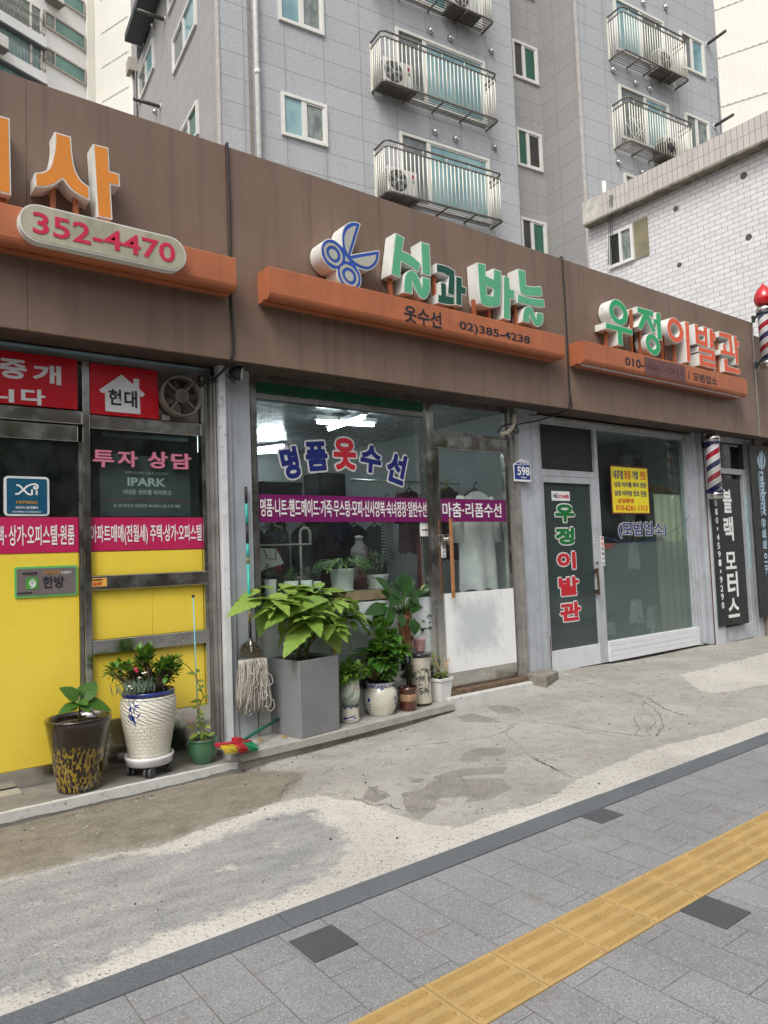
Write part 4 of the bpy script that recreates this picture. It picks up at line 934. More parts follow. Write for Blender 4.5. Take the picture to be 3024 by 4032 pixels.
for k in range(7):
    a = 2*math.pi*k/7; mb = MB(); pts = []
    for r, da, y in ((.045,-.25,5.13),(.135,-.35,5.145),(.135,.22,5.105),(.045,.3,5.115)): pts.append((fc.x+r*math.cos(a+da), y, fc.z+r*math.sin(a+da)))
    mb.poly(pts, (0, .003, 0)); mb.build('blade', M('fan_blade', (.10, .085, .06), .5, var=.2, grime=.3) if k == 0 else bpy.data.materials['fan_blade'], t)
mb = MB(); mb.box(1.885, 2.197, 5.1905, 5.1995, 2.408, 2.45); p = on('zg', 1195, 540, 5.17); mb.box(p.x-.03, p.x+.03, 5.14, 5.188, 2.405, 2.44); mb.build('bracket', m_alu_d, t)
# --- tailor's window
m_pur = M('purple_vinyl', (.165, .012, .105), .35, var=.05, scale=3)
for x0_, x1_, tx, a, c, lb in ((2.686, 4.477, '명품·니트·핸드메이드·가죽·무스탕·모피·신사양복·숙녀정장·일반수선', (165,680), (1036,778), 'long purple banner with white letters across the tailor window'),
                            (4.592, 5.518, '마춤·리폼수선', (1116,700), (1427,780), 'short purple banner with white letters across the tailor door')):
    t = board('window_banner', lb, x0_, x1_, 1.655, 1.879, G-.018, .003, m_pur, 'banner')
    text_px(tx, 'zh', a, c, G-.0205, m_wink, t, bold=.012)
t = thing('window_letters', 'arched navy and red letters with white outline on the display window', 'lettering', (3.55, G, 2.0))
m_sticky = M('vinyl_white', (.66, .66, .65), .4, var=.03)
for ch, a, c, ro_, mm in (('명',(277,412),(368,576),12,m_nink), ('품',(403,382),(517,535),6,m_nink), ('옷',(550,363),(667,531),1,m_rink), ('수',(690,402),(798,546),-7,m_nink), ('선',(828,440),(926,600),-16,m_nink)):
    text_px(ch, 'zh', a, c, G-.004, mm, t, bold=.024, extra=.006, halo=.015, halo_mat=m_sticky, rot=rad(ro_))
def vsticker(label, v, a, c, Y, txt, m, parts=None):
    p, q = on(v, *a, Y), on(v, *c, Y); t = board('sticker', label, p.x, q.x, q.z, p.z, Y, .001, m_wink, 'sticker')
    n = len(txt); h = (p.z-q.z)/n; w_ = q.x-p.x
    for k, ch in enumerate(txt):
        if ch != ' ': lettering(ch, p.x+w_*.2, q.x-w_*.2, p.z-h*(k+.86), p.z-h*(k+.14), Y-.0015, parts[k] if parts else m, t, bold=.015)
vsticker('narrow pull sticker on the tailor door lock stile', 'zh', (1110,908), (1137,990), G-.0425, '당기시오', m_nink)
vsticker('white closing-day strip beside the barber door handle', 'zk', (683,682), (713,853), B-.033, '주일은쉽니다', m_ink, [m_rink, m_rink, m_ink, m_ink, m_ink, m_ink])
vsticker('thin white sticker on the barber door stile', 'zk', (646,668), (662,735), B-.0365, '당기세요', m_ink)
p = on('zh', 1005, 805, G-.02); t = board('sticker', 'white security company sticker low on the display window', p.x, p.x+.085, p.z-.13, p.z, G-.003, .001, m_wink, 'sticker')
text_px('도난방지', 'zh', (1010,840), (1040,850), G-.0045, m_ink, t, bold=.01)
# --- barber's glass
t = thing('door_letters', 'column of five green and red letters down the barber door', 'lettering', (6.6, B, .6))
for ch, a, c, mm in (('우',(422,497),(535,594),m_gink), ('정',(424,634),(535,724),m_gink), ('이',(434,778),(543,866),m_rink), ('발',(443,924),(561,1016),m_rink), ('관',(451,1074),(572,1162),m_rink)):
    text_px(ch, 'zk', a, c, B-.017, mm, t, bold=.022, extra=.006, halo=.015, halo_mat=m_sticky)
t = thing('window_letters', 'navy letters in brackets with white outline on the barber window', 'lettering', (8.0, B, 1.6))
text_px('(모범업소)', 'zk', (788,598), (1072,686), B-.005, m_nink, t, bold=.016, halo=.010, halo_mat=m_sticky)
text_px('요일은쉽니다', 'zk', (702,722), (762,752), B-.005, M('faded_red_ink', (.35, .08, .07), .5), t, bold=.01)
p, q = on('zk', 400, 418, B-.016), on('zk', 508, 476, B-.016)
t = board('sticker', 'white camera warning sticker at the top of barber door', p.x, q.x, q.z, p.z, B-.016, .002, m_wink, 'sticker')
text_px('CCTV녹화중', 'zk', (436,437), (502,463), B-.018, m_rink, t, bold=.02)
plate([rrect(p.x+.015, p.x+.1, q.z+.035, p.z-.03, .01, 3), rrect(p.x+.019, p.x+.096, q.z+.039, p.z-.034, .008, 3)], B-.0175, .001).build('icon_frame', m_ink, t)
ink('zk', [[(414,446),(424,446)], [(424,441),(430,437)], [(424,451),(430,455)]], .008, B-.018, m_nink, t, 'icon')
YS = B-.045; p, q = on('zk', 738, 265, YS), on('zk', 975, 555, YS)
t = board('hanging_sign', 'yellow price-style board with red and navy lines hung in barber window', p.x, q.x, q.z, p.z, YS, .006, M('maroon_rim', (.12, .02, .03), .5), 'sign')
plate([[(p.x+.02, q.z+.02), (q.x-.02, q.z+.02), (q.x-.02, p.z-.02), (p.x+.02, p.z-.02)]], YS-.002, .001).build('yellow_field', M('lemon_board', (.78, .66, .03), .45, var=.03), t)
for s_, a, c, mm in (('내츄럴',(757,294),(818,350),m_nink), ('맞춤',(822,297),(862,352),m_rink), ('가발',(867,300),(906,352),m_nink), ('전문',(914,302),(950,354),m_rink), ('남성 아이롱 퍼머 전문',(765,362),(952,402),m_nink),
    ('남성 바버링 컷트 전문',(768,412),(955,452),m_nink), ('상담환영',(785,460),(880,489),m_rink), ('010-6261-1313',(775,498),(960,534),m_rink)):
    text_px(s_, 'zk', a, c, YS-.004, mm, t, bold=.012)
# --- tall black signs
m_blk = M('black_sign_board', (.018, .02, .022), .45, var=.1, scale=4)
YM = 5.085; p, q = on('zk', 1338, 600, YM), on('zk', 1500, 600, YM); zt, zb = on('zk', 1395, 345, YM).z, on('zk', 1375, 1210, YM).z
t = board('black_sign', 'tall black board with five big white letters and phone number', p.x, q.x, zb, zt, YM, .012, m_blk)
for ch, a, c in (('블',(1393,408),(1452,545)), ('랙',(1398,568),(1462,706)), ('모',(1410,775),(1477,868)), ('터',(1420,890),(1490,1030)), ('스',(1425,1045),(1496,1146))):
    text_px(ch, 'zk', a, c, YM-.0025, m_wink, t, bold=.022, extra=.002)
for k, ch in enumerate('010-4591-9290'):
    yy = 489+k*49.5; xx = 1355+k*3.6
    if ch == '-': text_px(ch, 'zk', (xx-3, yy-9), (xx+4, yy+9), YM-.0025, m_wink, t, bold=.01, rot=0)
    else: text_px(ch, 'zk', (xx-8, yy-18), (xx+8, yy+18), YM-.0025, m_wink, t, bold=.012)
Y2 = 5.06; p = on('zk', 1577, 600, Y2)
t = board('black_sign', 'black window film sign with pale leaf emblem at right edge', p.x, p.x+.85, .28, on('zk', 1577, 148, Y2).z, Y2, .012, m_blk)
m_ice = M('ice_blue_vinyl', (.36, .5, .6), .4, var=.04)
def vtext(body, v, xa, ya, xb, yb, Y, m, parent, **kw):
    """writing turned to read downwards"""
    a, c = on(v, xa, ya, Y), on(v, xb, yb, Y); L_ = a.z-c.z; H_ = abs(c.x-a.x); cx, cz = (a.x+c.x)/2, (a.z+c.z)/2
    return lettering(body, cx-L_/2, cx+L_/2, cz-H_/2, cz+H_/2, Y, m, parent, rot=-math.pi/2, **kw)
vtext('rainbow', 'zk', 1612, 305, 1655, 560, Y2-.003, m_ice, t, bold=.02, extra=.004); vtext('WINDOW FILM', 'zk', 1600, 300, 1628, 560, Y2-.003, m_ice, t, bold=.008)
vtext('은평점 010-', 'zk', 1620, 575, 1665, 900, Y2-.003, m_ice, t, bold=.02)
for k, pts in enumerate(([(1596,240),(1600,215),(1612,275),(1610,288),(1602,270)], [(1606,212),(1614,196),(1622,288),(1617,287)], [(1618,193),(1626,196),(1626,289),(1622,280)], [(1632,200),(1643,235),(1640,270),(1630,288),(1634,245)])):
    plate([loopw('zk', pts, Y2, 4)], Y2-.003, .002).build('emblem_blade', m_ice, t)
# --- lamp under the soffit, conduit, cables
lc = on('e3', 610, 290, 4.98); t = thing('floodlight', 'small black floodlight with oval lens hung under the soffit', 'lamp', (lc.x, 4.98, 2.85))
m_lampb = M('black_lamp_metal', (.03, .03, .03), .45, grime=.3)
mb = MB(); mb.tube([(lc.x-.02, 4.98, 2.85), (lc.x-.02, 4.98, 2.80), (lc.x-.005, 4.98, 2.775)], [.014]*3, 10); mb.tube([(lc.x-.02, 4.98, 2.85), (lc.x-.02, 4.98, 2.843)], .035, 16); mb.build('stem', M('stem_grey', (.3, .3, .29), .5, metal=.5), t)
d = Vector((.80, -.52, -.15)).normalized(); o_ = Vector((lc.x-.02, 4.98, lc.z)); mb = MB()
mb.tube([o_-d*.07, o_-d*.055, o_-d*.02, o_+d*.03], [.015, .035, .05, .058], 20); mb.build('housing', m_lampb, t)
mb = MB(); mb.tube([o_+d*.0301, o_+d*.037], [.057, .045], 20); mb.build('lens', M('lamp_lens', (.6, .6, .57), .1, spec=.7), t)
mb = MB(); mb.tube([o_+Vector((-.02, .0, -.06)), o_+Vector((-.09, .01, -.02)), o_+Vector((-.03, 0, -.085))], .008, 6); mb.build('bracket', m_lampb, t)
E3 = lambda x, y, Y: on('e3', x, y, Y)
cable([(2.324, 4.90, 4.45), (2.322, 4.835, 4.485), (2.321, 4.832, 4.40), (2.330, 4.836, 3.9), (2.323, 4.836, 3.545), (2.326, 4.836, 3.2), (2.331, 4.836, 2.92), E3(430,100,4.86), E3(330,240,4.95), E3(200,370,5.05), E3(100,430,5.10), E3(0,445,5.10), on('zg', 1560, 275, 5.08), on('zg', 1450, 290, 5.10), on('zg', 1410, 310, 5.12)], .0095, 'wall_cable', 'thick black cable running down the fascia beside the agent sign')
E4 = lambda x, y, Y: on('e4', x, y, Y)
cable([(6.195, 4.90, 4.45), (6.195, 4.835, 4.48), (6.199, 4.832, 4.3), (6.212, 4.836, 3.7), (6.205, 4.836, 3.2), E4(1222,60,4.835), E4(1212,160,4.835), E4(1185,262,4.85), E4(1030,332,4.95), E4(700,440,5.03), E4(540,470,5.05), E4(400,497,5.05), E4(320,535,5.04), E4(300,600,5.03), E4(345,642,5.03), E4(378,632,5.03), E4(350,560,5.03), E4(285,500,5.04), E4(180,505,5.05), E4(90,552,5.06), E4(40,640,5.08)], .008, 'wall_cable', 'black cable looping from the fascia to a conduit above the number plate')
cable([E4(1238,40,4.835), E4(1245,150,4.835), E4(1252,235,4.84), E4(1190,275,4.86), E4(1000,322,4.98), E4(700,345,5.06), E4(560,352,5.08)], .006, 'wall_cable', 'thin black cable crossing the soffit above the barber door')
mb = MB(); q = [E4(318,345,5.06), E4(305,420,5.06), E4(300,490,5.05), E4(270,565,5.04), E4(190,635,5.05), E4(75,662,5.08)]
path = [q[0]]
for a, c in zip(q, q[1:]):
    for k in range(1, 9): path.append(a.lerp(c, k/8))
mb.tube(path, [.024 if k % 2 else .0215 for k in range(len(path))], 10); o = mb.build('conduit_elbow', M('dirty_cream_plastic', (.42, .38, .31), .6, grime=.5), None, label='dirty cream conduit elbow above the tailor door', cat='conduit')
ZK = lambda x, y: on('zk', x, y, B-.03)
cable([ZK(684,690), ZK(730,690), ZK(780,706), ZK(845,719), ZK(930,716), ZK(1000,700), ZK(1080,665), ZK(1150,620), ZK(1240,515)], .0035, 'window_wire', 'thin blue wire sagging across the barber window').data.materials[0] = M('blue_wire', (.03, .06, .2), .5)
# ================================================================== inside the shops
m_tube = emit('lit_tube', (.86, .95, 1.0), 20.0)
def lamp(a, c, name='tube_lamp', label=''):
    a, c = Vector(a), Vector(c); t = thing(name, label, 'lamp', (a+c)/2, 'lit ceiling tubes in the tailor shop')
    MB().tube([a, c], .019, 10).build('tube', m_tube, t)
    d = (c-a).normalized(); s = Vector((-d.y, d.x, 0)); mb = MB(); mb.obox((a+c)/2+Vector((0,0,.045)), d*((c-a).length/2+.03), s*.03, (0,0,.022)); mb.build('casing', M('lamp_casing', (.6,.6,.6), .5) if 'lamp_casing' not in bpy.data.materials else bpy.data.materials['lamp_casing'], t)
ZC = 2.76
lamp(lev('zh', 465, 280, ZC), lev('zh', 757, 296, ZC), label='lit ceiling tube crossing another above the display window, lying flatter')
lamp(lev('zh', 525, 318, ZC-.02), lev('zh', 708, 256, ZC-.02), label='lit ceiling tube crossing another above the display window, tilted upwards')
lamp(lev('zh', 120, 442, ZC), lev('zh', 300, 432, ZC), label='lit ceiling tube at the left edge of the display window, lower one')
lamp(lev('zh', 150, 425, ZC-.02), lev('zh', 285, 408, ZC-.02), label='lit ceiling tube at the left edge of the display window, upper one')
# ceiling sheeting that glints round the lamps
m_sheet = M('crinkled_sheeting', (.42, .45, .46), .22, metal=.3, var=.15, scale=4, bs=.9, bscale=7)
bx('ceiling_sheet', m_sheet, (2.53, 5.77, 5.4, 8.9, 2.855, 2.866))
inner = lambda v, x, y, Y: on(v, x, y, Y)
def cloth(name, label, cat, x0, x1, z0, z1, Y, m, flare=1.15, rip=5, depth=.05, sleeves=True, group=None, m2=None):
    t = thing(name, label, cat, ((x0+x1)/2, Y, z0), group); w = (x1-x0)/2; cx = (x0+x1)/2
    for side, sg in (('front', -1), ('back', 1)):
        mb = MB(); nx, nz = 22, 16; rows = []
        for j in range(nz+1):
            v = j/nz; row = []
            for i in range(nx+1):
                u = i/nx*2-1; ww = w*(.93+(flare-.93)*(1-v)); sh = .13*(abs(u)**1.4)*(z1-z0)*.45 if v > .999 else 0
                zz = z0+(z1-z0)*v-(.10*abs(u)**1.6)*v**6*(z1-z0)
                y = Y+sg*depth*math.sqrt(max(0, 1-u*u*.98))+.022*math.sin(u*rip+v*1.7+sg)*(1-v*.8)
                row.append(mb.pt((cx+u*ww, y, zz+.012*math.sin(u*7+sg)*(1-v))))
            rows.append(row)
        for a, c in zip(rows, rows[1:]):
            for i in range(nx): mb.face((a[i], a[i+1], c[i+1], c[i]) if sg < 0 else (a[i+1], a[i], c[i], c[i+1]), True)
        mb.build('cloth', m, t)
    if sleeves:
        for sg in (-1, 1):
            h = z1-z0; mb = MB(); mb.tube([(cx+sg*w*.8, Y, z1-.07*h), (cx+sg*w*1.12, Y-.02, z1-.22*h), (cx+sg*w*1.2, Y-.03, z1-.52*h)], [.05, .06, .052], 12); mb.build('sleeve', m, t)
    mb = MB(); mb.tube([(cx-w*.6, Y, z1-.045), (cx, Y, z1+.03), (cx+w*.6, Y, z1-.045)], .009, 6); mb.tube([(cx, Y, z1+.03), (cx, Y, z1+.07), (cx+.03, Y, z1+.10), (cx+.045, Y, z1+.07)], .005, 6); mb.build('hanger', m2 or m_cable, t)
def fab(name, c, c2=None, s=30, kind='NOISE'):
    m, N, L, b = new_mat(name); g = N.new('ShaderNodeNewGeometry').outputs['Position']
    if kind == 'CHECK':
        ck = N.new('ShaderNodeTexChecker'); ck.inputs['Scale'].default_value = s; ck.inputs[1].default_value = (*c, 1); ck.inputs[2].default_value = (*c2, 1); L.new(g, ck.inputs[0]); L.new(ck.outputs[0], b.inputs['Base Color'])
    else: L.new(mixc(N, L, ramp(N, L, noise(N, L, g, s, 3), .42, .6), c, c2 or dark(c, .8)), b.inputs['Base Color'])
    b.inputs['Roughness'].default_value = .9; return m
mw1 = fab('white_cotton', (.80, .81, .79), (.68, .70, .69), 6)
p, q = on('zh', 1195, 640, 5.42), on('zh', 1395, 1150, 5.42); cloth('hanging_coat', 'long white coat hanging behind the tailor door', 'garment', p.x, q.x, q.z, p.z, 5.42, mw1, 1.08)
p, q = on('zh', 1365, 600, 6.0), on('zh', 1440, 990, 6.0); cloth('hanging_blouse', 'pale floral blouse hanging right of the white coat', 'garment', p.x, q.x, q.z, p.z, 6.0, fab('floral_cloth', (.5, .48, .46), (.18, .17, .17), 26), 1.05, sleeves=False)
p, q = on('zh', 1098, 620, 6.1), on('zh', 1195, 1000, 6.1); cloth('hanging_jacket', 'dark rust jacket on a yellow hanger behind the door', 'garment', p.x, q.x, q.z, p.z, 6.1, fab('rust_cloth', (.11, .045, .04), (.05, .025, .03), 14), 1.05, m2=M('yellow_hanger', (.5, .36, .06), .5))
p, q = on('zh', 885, 640, 6.2), on('zh', 1015, 965, 6.2); cloth('hanging_shirt', 'dark red checked shirt hanging on the rail', 'garment', p.x, q.x, q.z, p.z, 6.2, fab('red_check', (.12, .02, .03), (.03, .012, .02), 46, 'CHECK'), 1.05)
p, q = on('zh', 795, 700, 6.1), on('zh', 858, 1010, 6.1); cloth('hanging_shirt', 'narrow black and white checked shirt on the rail', 'garment', p.x, q.x, q.z, p.z, 6.1, fab('grey_check', (.34, .33, .33), (.04, .04, .045), 60, 'CHECK'), 1.15, sleeves=False)
p, q = on('zh', 985, 850, 5.6), on('zh', 1042, 1160, 5.6); cloth('hanging_cloth', 'folded brick red cloth hanging beside the mullion', 'cloth', p.x, q.x, q.z, p.z, 5.6, fab('brick_cloth', (.17, .045, .025), (.1, .03, .02), 9), 1.2, sleeves=False)
p, q = on('zh', 520, 800, 7.0), on('zh', 640, 900, 7.0); cloth('hanging_trousers', 'dark navy trousers hanging at the back of the tailor shop', 'garment', p.x, q.x, q.z, p.z, 7.0, fab('navy_cloth', (.02, .025, .05), (.012, .014, .025), 9), 1.0, sleeves=False)
p, q = on('zh', 880, 640, 6.15), on('zh', 1030, 640, 6.15); mb = MB(); mb.tube([(p.x-.6, 6.15, p.z+.1), (q.x+1.2, 6.15, p.z+.1)], .012, 8); o = mb.build('clothes_rail', m_steel, None, label='thin steel rail holding the hanging garments', cat='rail')
for k, (c_, w_) in enumerate((((.02,.02,.025),.2), ((.035,.02,.02),.16), ((.03,.035,.06),.18), ((.05,.04,.035),.17), ((.015,.015,.017),.2), ((.06,.02,.03),.15), ((.03,.03,.03),.2), ((.04,.05,.05),.16))):  # row of dark garments added to keep the back of the room dark
    x_ = 3.05+k*.36; cloth('darkening_garment', 'dark garment added in a row to darken the back of the tailor shop', 'garment', x_-w_, x_+w_, .5+.06*(k % 3), 1.75, 7.5+.05*(k % 2), fab('dark_cloth_%d' % k, c_), 1.0, sleeves=False, depth=.08, group='dark garments added to darken the back of the tailor shop')
# back of the room
p, q = on('zh', 640, 545, 8.7), on('zh', 908, 600, 8.7); t = thing('wall_air_conditioner', 'white wall air conditioner above the clock', 'air conditioner', ((p.x+q.x)/2, 8.95, q.z))
mb = MB(); mb.poly([(p.x, y, z) for y, z in ((8.99, q.z), (8.82, q.z), (8.74, q.z+.07), (8.74, p.z-.02), (8.79, p.z), (8.99, p.z))], (q.x-p.x, 0, 0)); mb.build('body', M('cream_casing', (.6, .61, .58), .4), t, bevel=.006)
mb = MB(); mb.box(p.x+.04, q.x-.04, 8.765, 8.8, q.z+.012, q.z+.03); mb.build('vent', m_black, t)
c = on('zh', 815, 645, 8.9); t = thing('wall_clock', 'round wall clock with pink rim half hidden by the banner', 'clock', c)
mb = MB(); mb.tube([(c.x, 8.99, c.z), (c.x, 8.95, c.z)], .20, 36); mb.build('rim', M('dusty_pink', (.5, .32, .3), .5), t)
mb = MB(); mb.tube([(c.x, 8.949, c.z), (c.x, 8.946, c.z)], .165, 36); mb.build('dial', m_wink, t)
mb = MB(); mb.obox((c.x+.03, 8.944, c.z+.04), (.035, 0, .045), (.004, 0, -.003), (0, .001, 0)); mb.obox((c.x-.04, 8.944, c.z+.02), (.05, 0, -.025), (.002, 0, .004), (0, .001, 0)); mb.build('hands', m_ink, t)
p, q = on('zh', 470, 545, 8.5), on('zh', 640, 690, 8.5); t = board('dark_cabinet', 'tall dark cabinet at the back wall of the tailor shop', p.x, q.x, 0.0, p.z, 8.5, .4, M('dark_cabinet_wood', (.025, .025, .027), .5), 'cabinet')
p, q = on('zh', 165, 590, 6.6), on('zh', 385, 665, 6.6); t = board('television', 'flat black screen behind the navy window letters', p.x, q.x, q.z-.25, p.z, 6.6, .06, M('screen_black', (.012, .013, .014), .2, spec=.6), 'television', .01)
mb = MB(); mb.box((p.x+q.x)/2-.05, (p.x+q.x)/2+.05, 6.62, 6.65, q.z-.5, q.z-.25); mb.build('stand', m_black, t)
def table(name, label, x0, x1, y0, y1, z, m):
    t = thing(name, label, 'table', ((x0+x1)/2, y0, -.05)); mb = MB(); mb.box(x0, x1, y0, y1, z-.03, z); mb.build('tabletop', m, t, bevel=.004)
    for a in (x0+.04, x1-.04):
        for c in (y0+.04, y1-.04): mb = MB(); mb.box(a-.02, a+.02, c-.02, c+.02, -.05, z-.031); mb.build('leg', m, t)
table('work_table', 'dark work table behind the window plants', 2.75, 4.3, 5.95, 6.7, 1.02, M('table_wood', (.06, .045, .035), .5))
rs2 = random.Random(11)
stackc = [(.16,.09,.05), (.22,.16,.1), (.05,.09,.16), (.12,.13,.14), (.03,.03,.035), (.3,.24,.17), (.07,.05,.05)]
def folds(xc, yc, z, n, w, lab):
    for k in range(n):
        h = rs2.uniform(.025, .045); ww = w*rs2.uniform(.85, 1.1); c_ = stackc[rs2.randrange(7)]
        mb = MB(); mb.lathe((xc+rs2.uniform(-.03,.03), yc, z), [(ww*.9, 0), (ww, h*.3), (ww*.97, h*.75), (ww*.8, h)], 18, close=True)
        mb.v = [(xc+(v[0]-xc)*1.0, yc+(v[1]-yc)*.7+.01*math.sin(v[0]*40), v[2]+.006*math.sin(v[0]*25+k)) for v in mb.v]
        mb.build('folded_cloth', fab('fold_%d' % rs2.randrange(10**6), c_), None, label=lab, cat='cloth', group='cloth piled on the work table'); z += h+.001
folds(3.25, 6.15, 1.021, 6, .13, 'folded cloth in a pile on the work table'); folds(3.6, 6.2, 1.021, 4, .12, 'folded cloth in a pile on the work table'); folds(2.95, 6.2, 1.021, 7, .13, 'folded cloth in a pile on the work table')
c = on('zh', 682, 900, 6.35); t = thing('dress_form', 'small red and white dress form beside the checked shirt', 'mannequin', (c.x, 6.35, 1.02))
MB().lathe((c.x, 6.35, 1.02), [(.10, 0), (.105, .1), (.075, .22), (.10, .34), (.09, .42), (.045, .47), (.04, .52)], 24, close=True).build('torso', fab('crimson_cloth', (.16, .02, .025), (.5, .48, .46), 3), t)
MB().lathe((c.x, 6.35, 1.541), [(.042, 0), (.05, .01), (.045, .03), (.0, .04)], 20).build('neck_cap', m_wink, t)
# display ledge behind the glass with its shelf, bag and plants
m_plank = M('pale_plank', (.36, .25, .14), .6, var=.2, scale=14)
bx('window_ledge', M('ledge_white', (.4, .4, .38), .5, grime=.3), (2.68, 4.43, 5.225, 5.75, .90, .945))
zb = on('zj', 730, 402, 5.42).z
pA, pB = on('zj', 745, 410, 5.36), on('zj', 1035, 400, 5.36)
mb = MB()
for k in range(3): mb.box(pA.x, pB.x, 5.33+k*.085, 5.405+k*.085, .96, zb-.004)
for x in (pA.x+.05, pB.x-.07): mb.box(x, x+.03, 5.335, 5.57, .945, .9595)
mb.build('wooden_rack', m_plank, None, bevel=.003, label='low slatted wooden rack under the indoor white pots', cat='rack')
z = on('zh', 300, 918, 5.5).z; xa, xb = on('zh', 140, 920, 5.5).x, on('zh', 415, 920, 5.5).x
t = thing('plant_stand', 'white shelf with arched tube end behind the display glass', 'shelf', ((xa+xb)/2, 5.5, .945)); m_wm = M('white_metal', (.55, .53, .5), .4)
mb = MB(); mb.box(2.70, xb, 5.44, 5.60, z-.012, z); mb.build('shelf_board', m_wm, t, bevel=.003)
zt = on('zh', 390, 840, 5.5).z; xl = on('zh', 362, 880, 5.5).x
mb = MB(); mb.tube([(xl, 5.46, .945), (xl, 5.46, zt-.04)]+[((xl+xb)/2-(xb-xl)/2*math.cos(a), 5.46, zt-.04+.05*math.sin(a)) for a in (.5, 1.0, 1.57, 2.1, 2.6)]+[(xb, 5.46, zt-.04), (xb, 5.46, z)], .012, 8); mb.build('tube_arch', m_wm, t)
p, q = on('zh', 160, 940, 5.5), on('zh', 262, 1058, 5.5); t = thing('paper_bag', 'tilted white paper shopping bag with black cord handles', 'bag', ((p.x+q.x)/2, 5.5, q.z))
mb = MB(); mb.poly([(p.x-.03, 5.42, p.z), (q.x-.05, 5.44, p.z-.01), (q.x+.03, 5.46, q.z+.06), (p.x-.03, 5.46, q.z)], (0, .09, 0)); mb.build('bag', M('white_paper', (.58, .6, .6), .6), t)
mb = MB(); mb.tube([(p.x+.0, 5.418, p.z-.01), (p.x+.02, 5.40, p.z-.09), (p.x+.10, 5.40, p.z-.10), (p.x+.115, 5.42, p.z-.015)], .004, 6); mb.build('cord', m_cable, t)
lettering('ROBARAH', p.x, p.x+.1, p.z-.16, p.z-.14, 5.425, m_ink, t, bold=.0) if False else None
mb = MB(); mb.box(q.x-.02, q.x+.06, 5.56, 5.6, q.z, p.z-.0); mb.build('red_folder', M('red_card', (.3, .02, .03), .5), None, label='red card folder standing behind the paper bag', cat='folder')
mb = MB()
for dx in (0, .022):
    a = on('zh', 968, 250, 5.235); c = on('zh', 985, 1130, 5.235)
    for k in range(90): 
        z = a.z+(c.z-a.z)*k/89; mb.lathe((a.x+dx+.03*k/89, 5.235, z), [(0, -.006), (.0045, 0), (0, .006)], 6)
mb.build('bead_chain', M('bead_white', (.6, .6, .58), .4), None, label='hanging loop of white blind beads by the mullion', cat='chain')
# --- estate agent's room: a lamp case, shelves of leaflets
p, q = on('zg', 735, 655, 5.55), on('zg', 1362, 712, 5.55); mb = MB(); mb.tube([(p.x, 5.55, (p.z+q.z)/2), (q.x, 5.55, (p.z+q.z)/2)], .018, 10); mb.build('unlit_tube_lamp', M('unlit_tube', (.4, .43, .42), .3), None, label='unlit fluorescent tube above the dark poster', cat='lamp')
p = on('zg', 1455, 735, 5.3); mb = MB(); mb.box(p.x-.012, p.x+.02, 5.3, 5.33, p.z-.06, p.z+.055); mb.build('bright_gap_lamp', emit('cool_lamp', (.9, .95, 1), 3), None, label='small bright lamp seen through the gap by the side rail', cat='lamp')
table('office_desk', 'dark desk standing deep inside the estate office', .6, 2.2, 6.2, 6.9, .75, M('desk_dark', (.03, .028, .026), .5))
t = board('leaflet_shelf', 'dark shelf of leaflets left of the grey poster', 1.40, 1.62, 1.2, 2.1, 5.7, .25, M('leaflet_dark', (.05, .05, .048), .6, var=.6, scale=22), 'shelf')
# --- barber's room
m_beige = M('beige_curtain_cloth', (.60, .53, .40), .8, var=.08, scale=3)
mb = MB(); xs = np.linspace(on('zk', 1005, 700, 5.33).x, 9.16, 60)
for a, c in zip(xs, xs[1:]):
    f = lambda x: 5.33+.012*math.sin(x*38)
    mb.quad((a, f(a), .05), (c, f(c), .05), (c, f(c), 2.02), (a, f(a), 2.02))
mb.build('curtain', m_beige, None, label='beige curtain behind the right of the barber window', cat='curtain')
mb = MB(); xs = np.linspace(on('zk', 1085, 300, 5.5).x, 9.16, 40)
for a, c in zip(xs, xs[1:]):
    f = lambda x: 5.48+.018*math.sin(x*55)
    mb.quad((a, f(a), 2.03), (c, f(c), 2.03), (c, f(c), 2.7), (a, f(a), 2.7))
mb.build('curtain', M('olive_curtain_cloth', (.16, .15, .115), .8), None, label='dim olive curtain strip above the beige one', cat='curtain')
p, q = on('zk', 965, 392, 5.55), on('zk', 1150, 432, 5.55); mb = MB(); mb.box(p.x, q.x+.1, 5.5, 5.58, q.z, p.z); mb.build('wooden_shelf', M('orange_wood', (.30, .13, .04), .45, var=.2, scale=12), None, bevel=.003, label='orange wooden shelf edge above the frosted glass', cat='shelf')
def barber_chair(px_, Y, lab):
    c = on('zk', px_, 250, Y); t = thing('barber_chair', lab, 'barber chair', (c.x, Y, -.05)); z = c.z
    mw_ = bpy.data.materials.get('chair_white') or M('chair_white', (.4, .4, .38), .4); mk_ = bpy.data.materials.get('chair_black') or M('chair_black', (.02, .02, .022), .35)
    mb = MB(); mb.poly([(x, Y, zz) for x, zz in rrect(c.x-.34, c.x+.34, 1.15, z+.12, .14)], (0, .12, 0)); mb.build('backrest', mw_, t, bevel=.02)
    mb = MB(); mb.poly([(x, Y-.03, zz) for x, zz in rrect(c.x-.16, c.x+.06, 1.6, z+.05, .05)], (0, .03, 0)); mb.build('head_pad', mk_, t, bevel=.01)
    mb = MB(); mb.box(c.x-.33, c.x+.33, Y-.5, Y+.1, .55, .72); mb.build('seat', mk_, t, bevel=.04)
    MB().lathe((c.x, Y-.2, -.05), [(.3, 0), (.3, .03), (.08, .06), (.07, .59)], 28, close=True).build('pedestal', m_steel, t)
barber_chair(905, 6.0, 'white-backed barber chair nearest the yellow board'); barber_chair(1045, 6.3, 'white-backed barber chair partly behind the olive curtain')
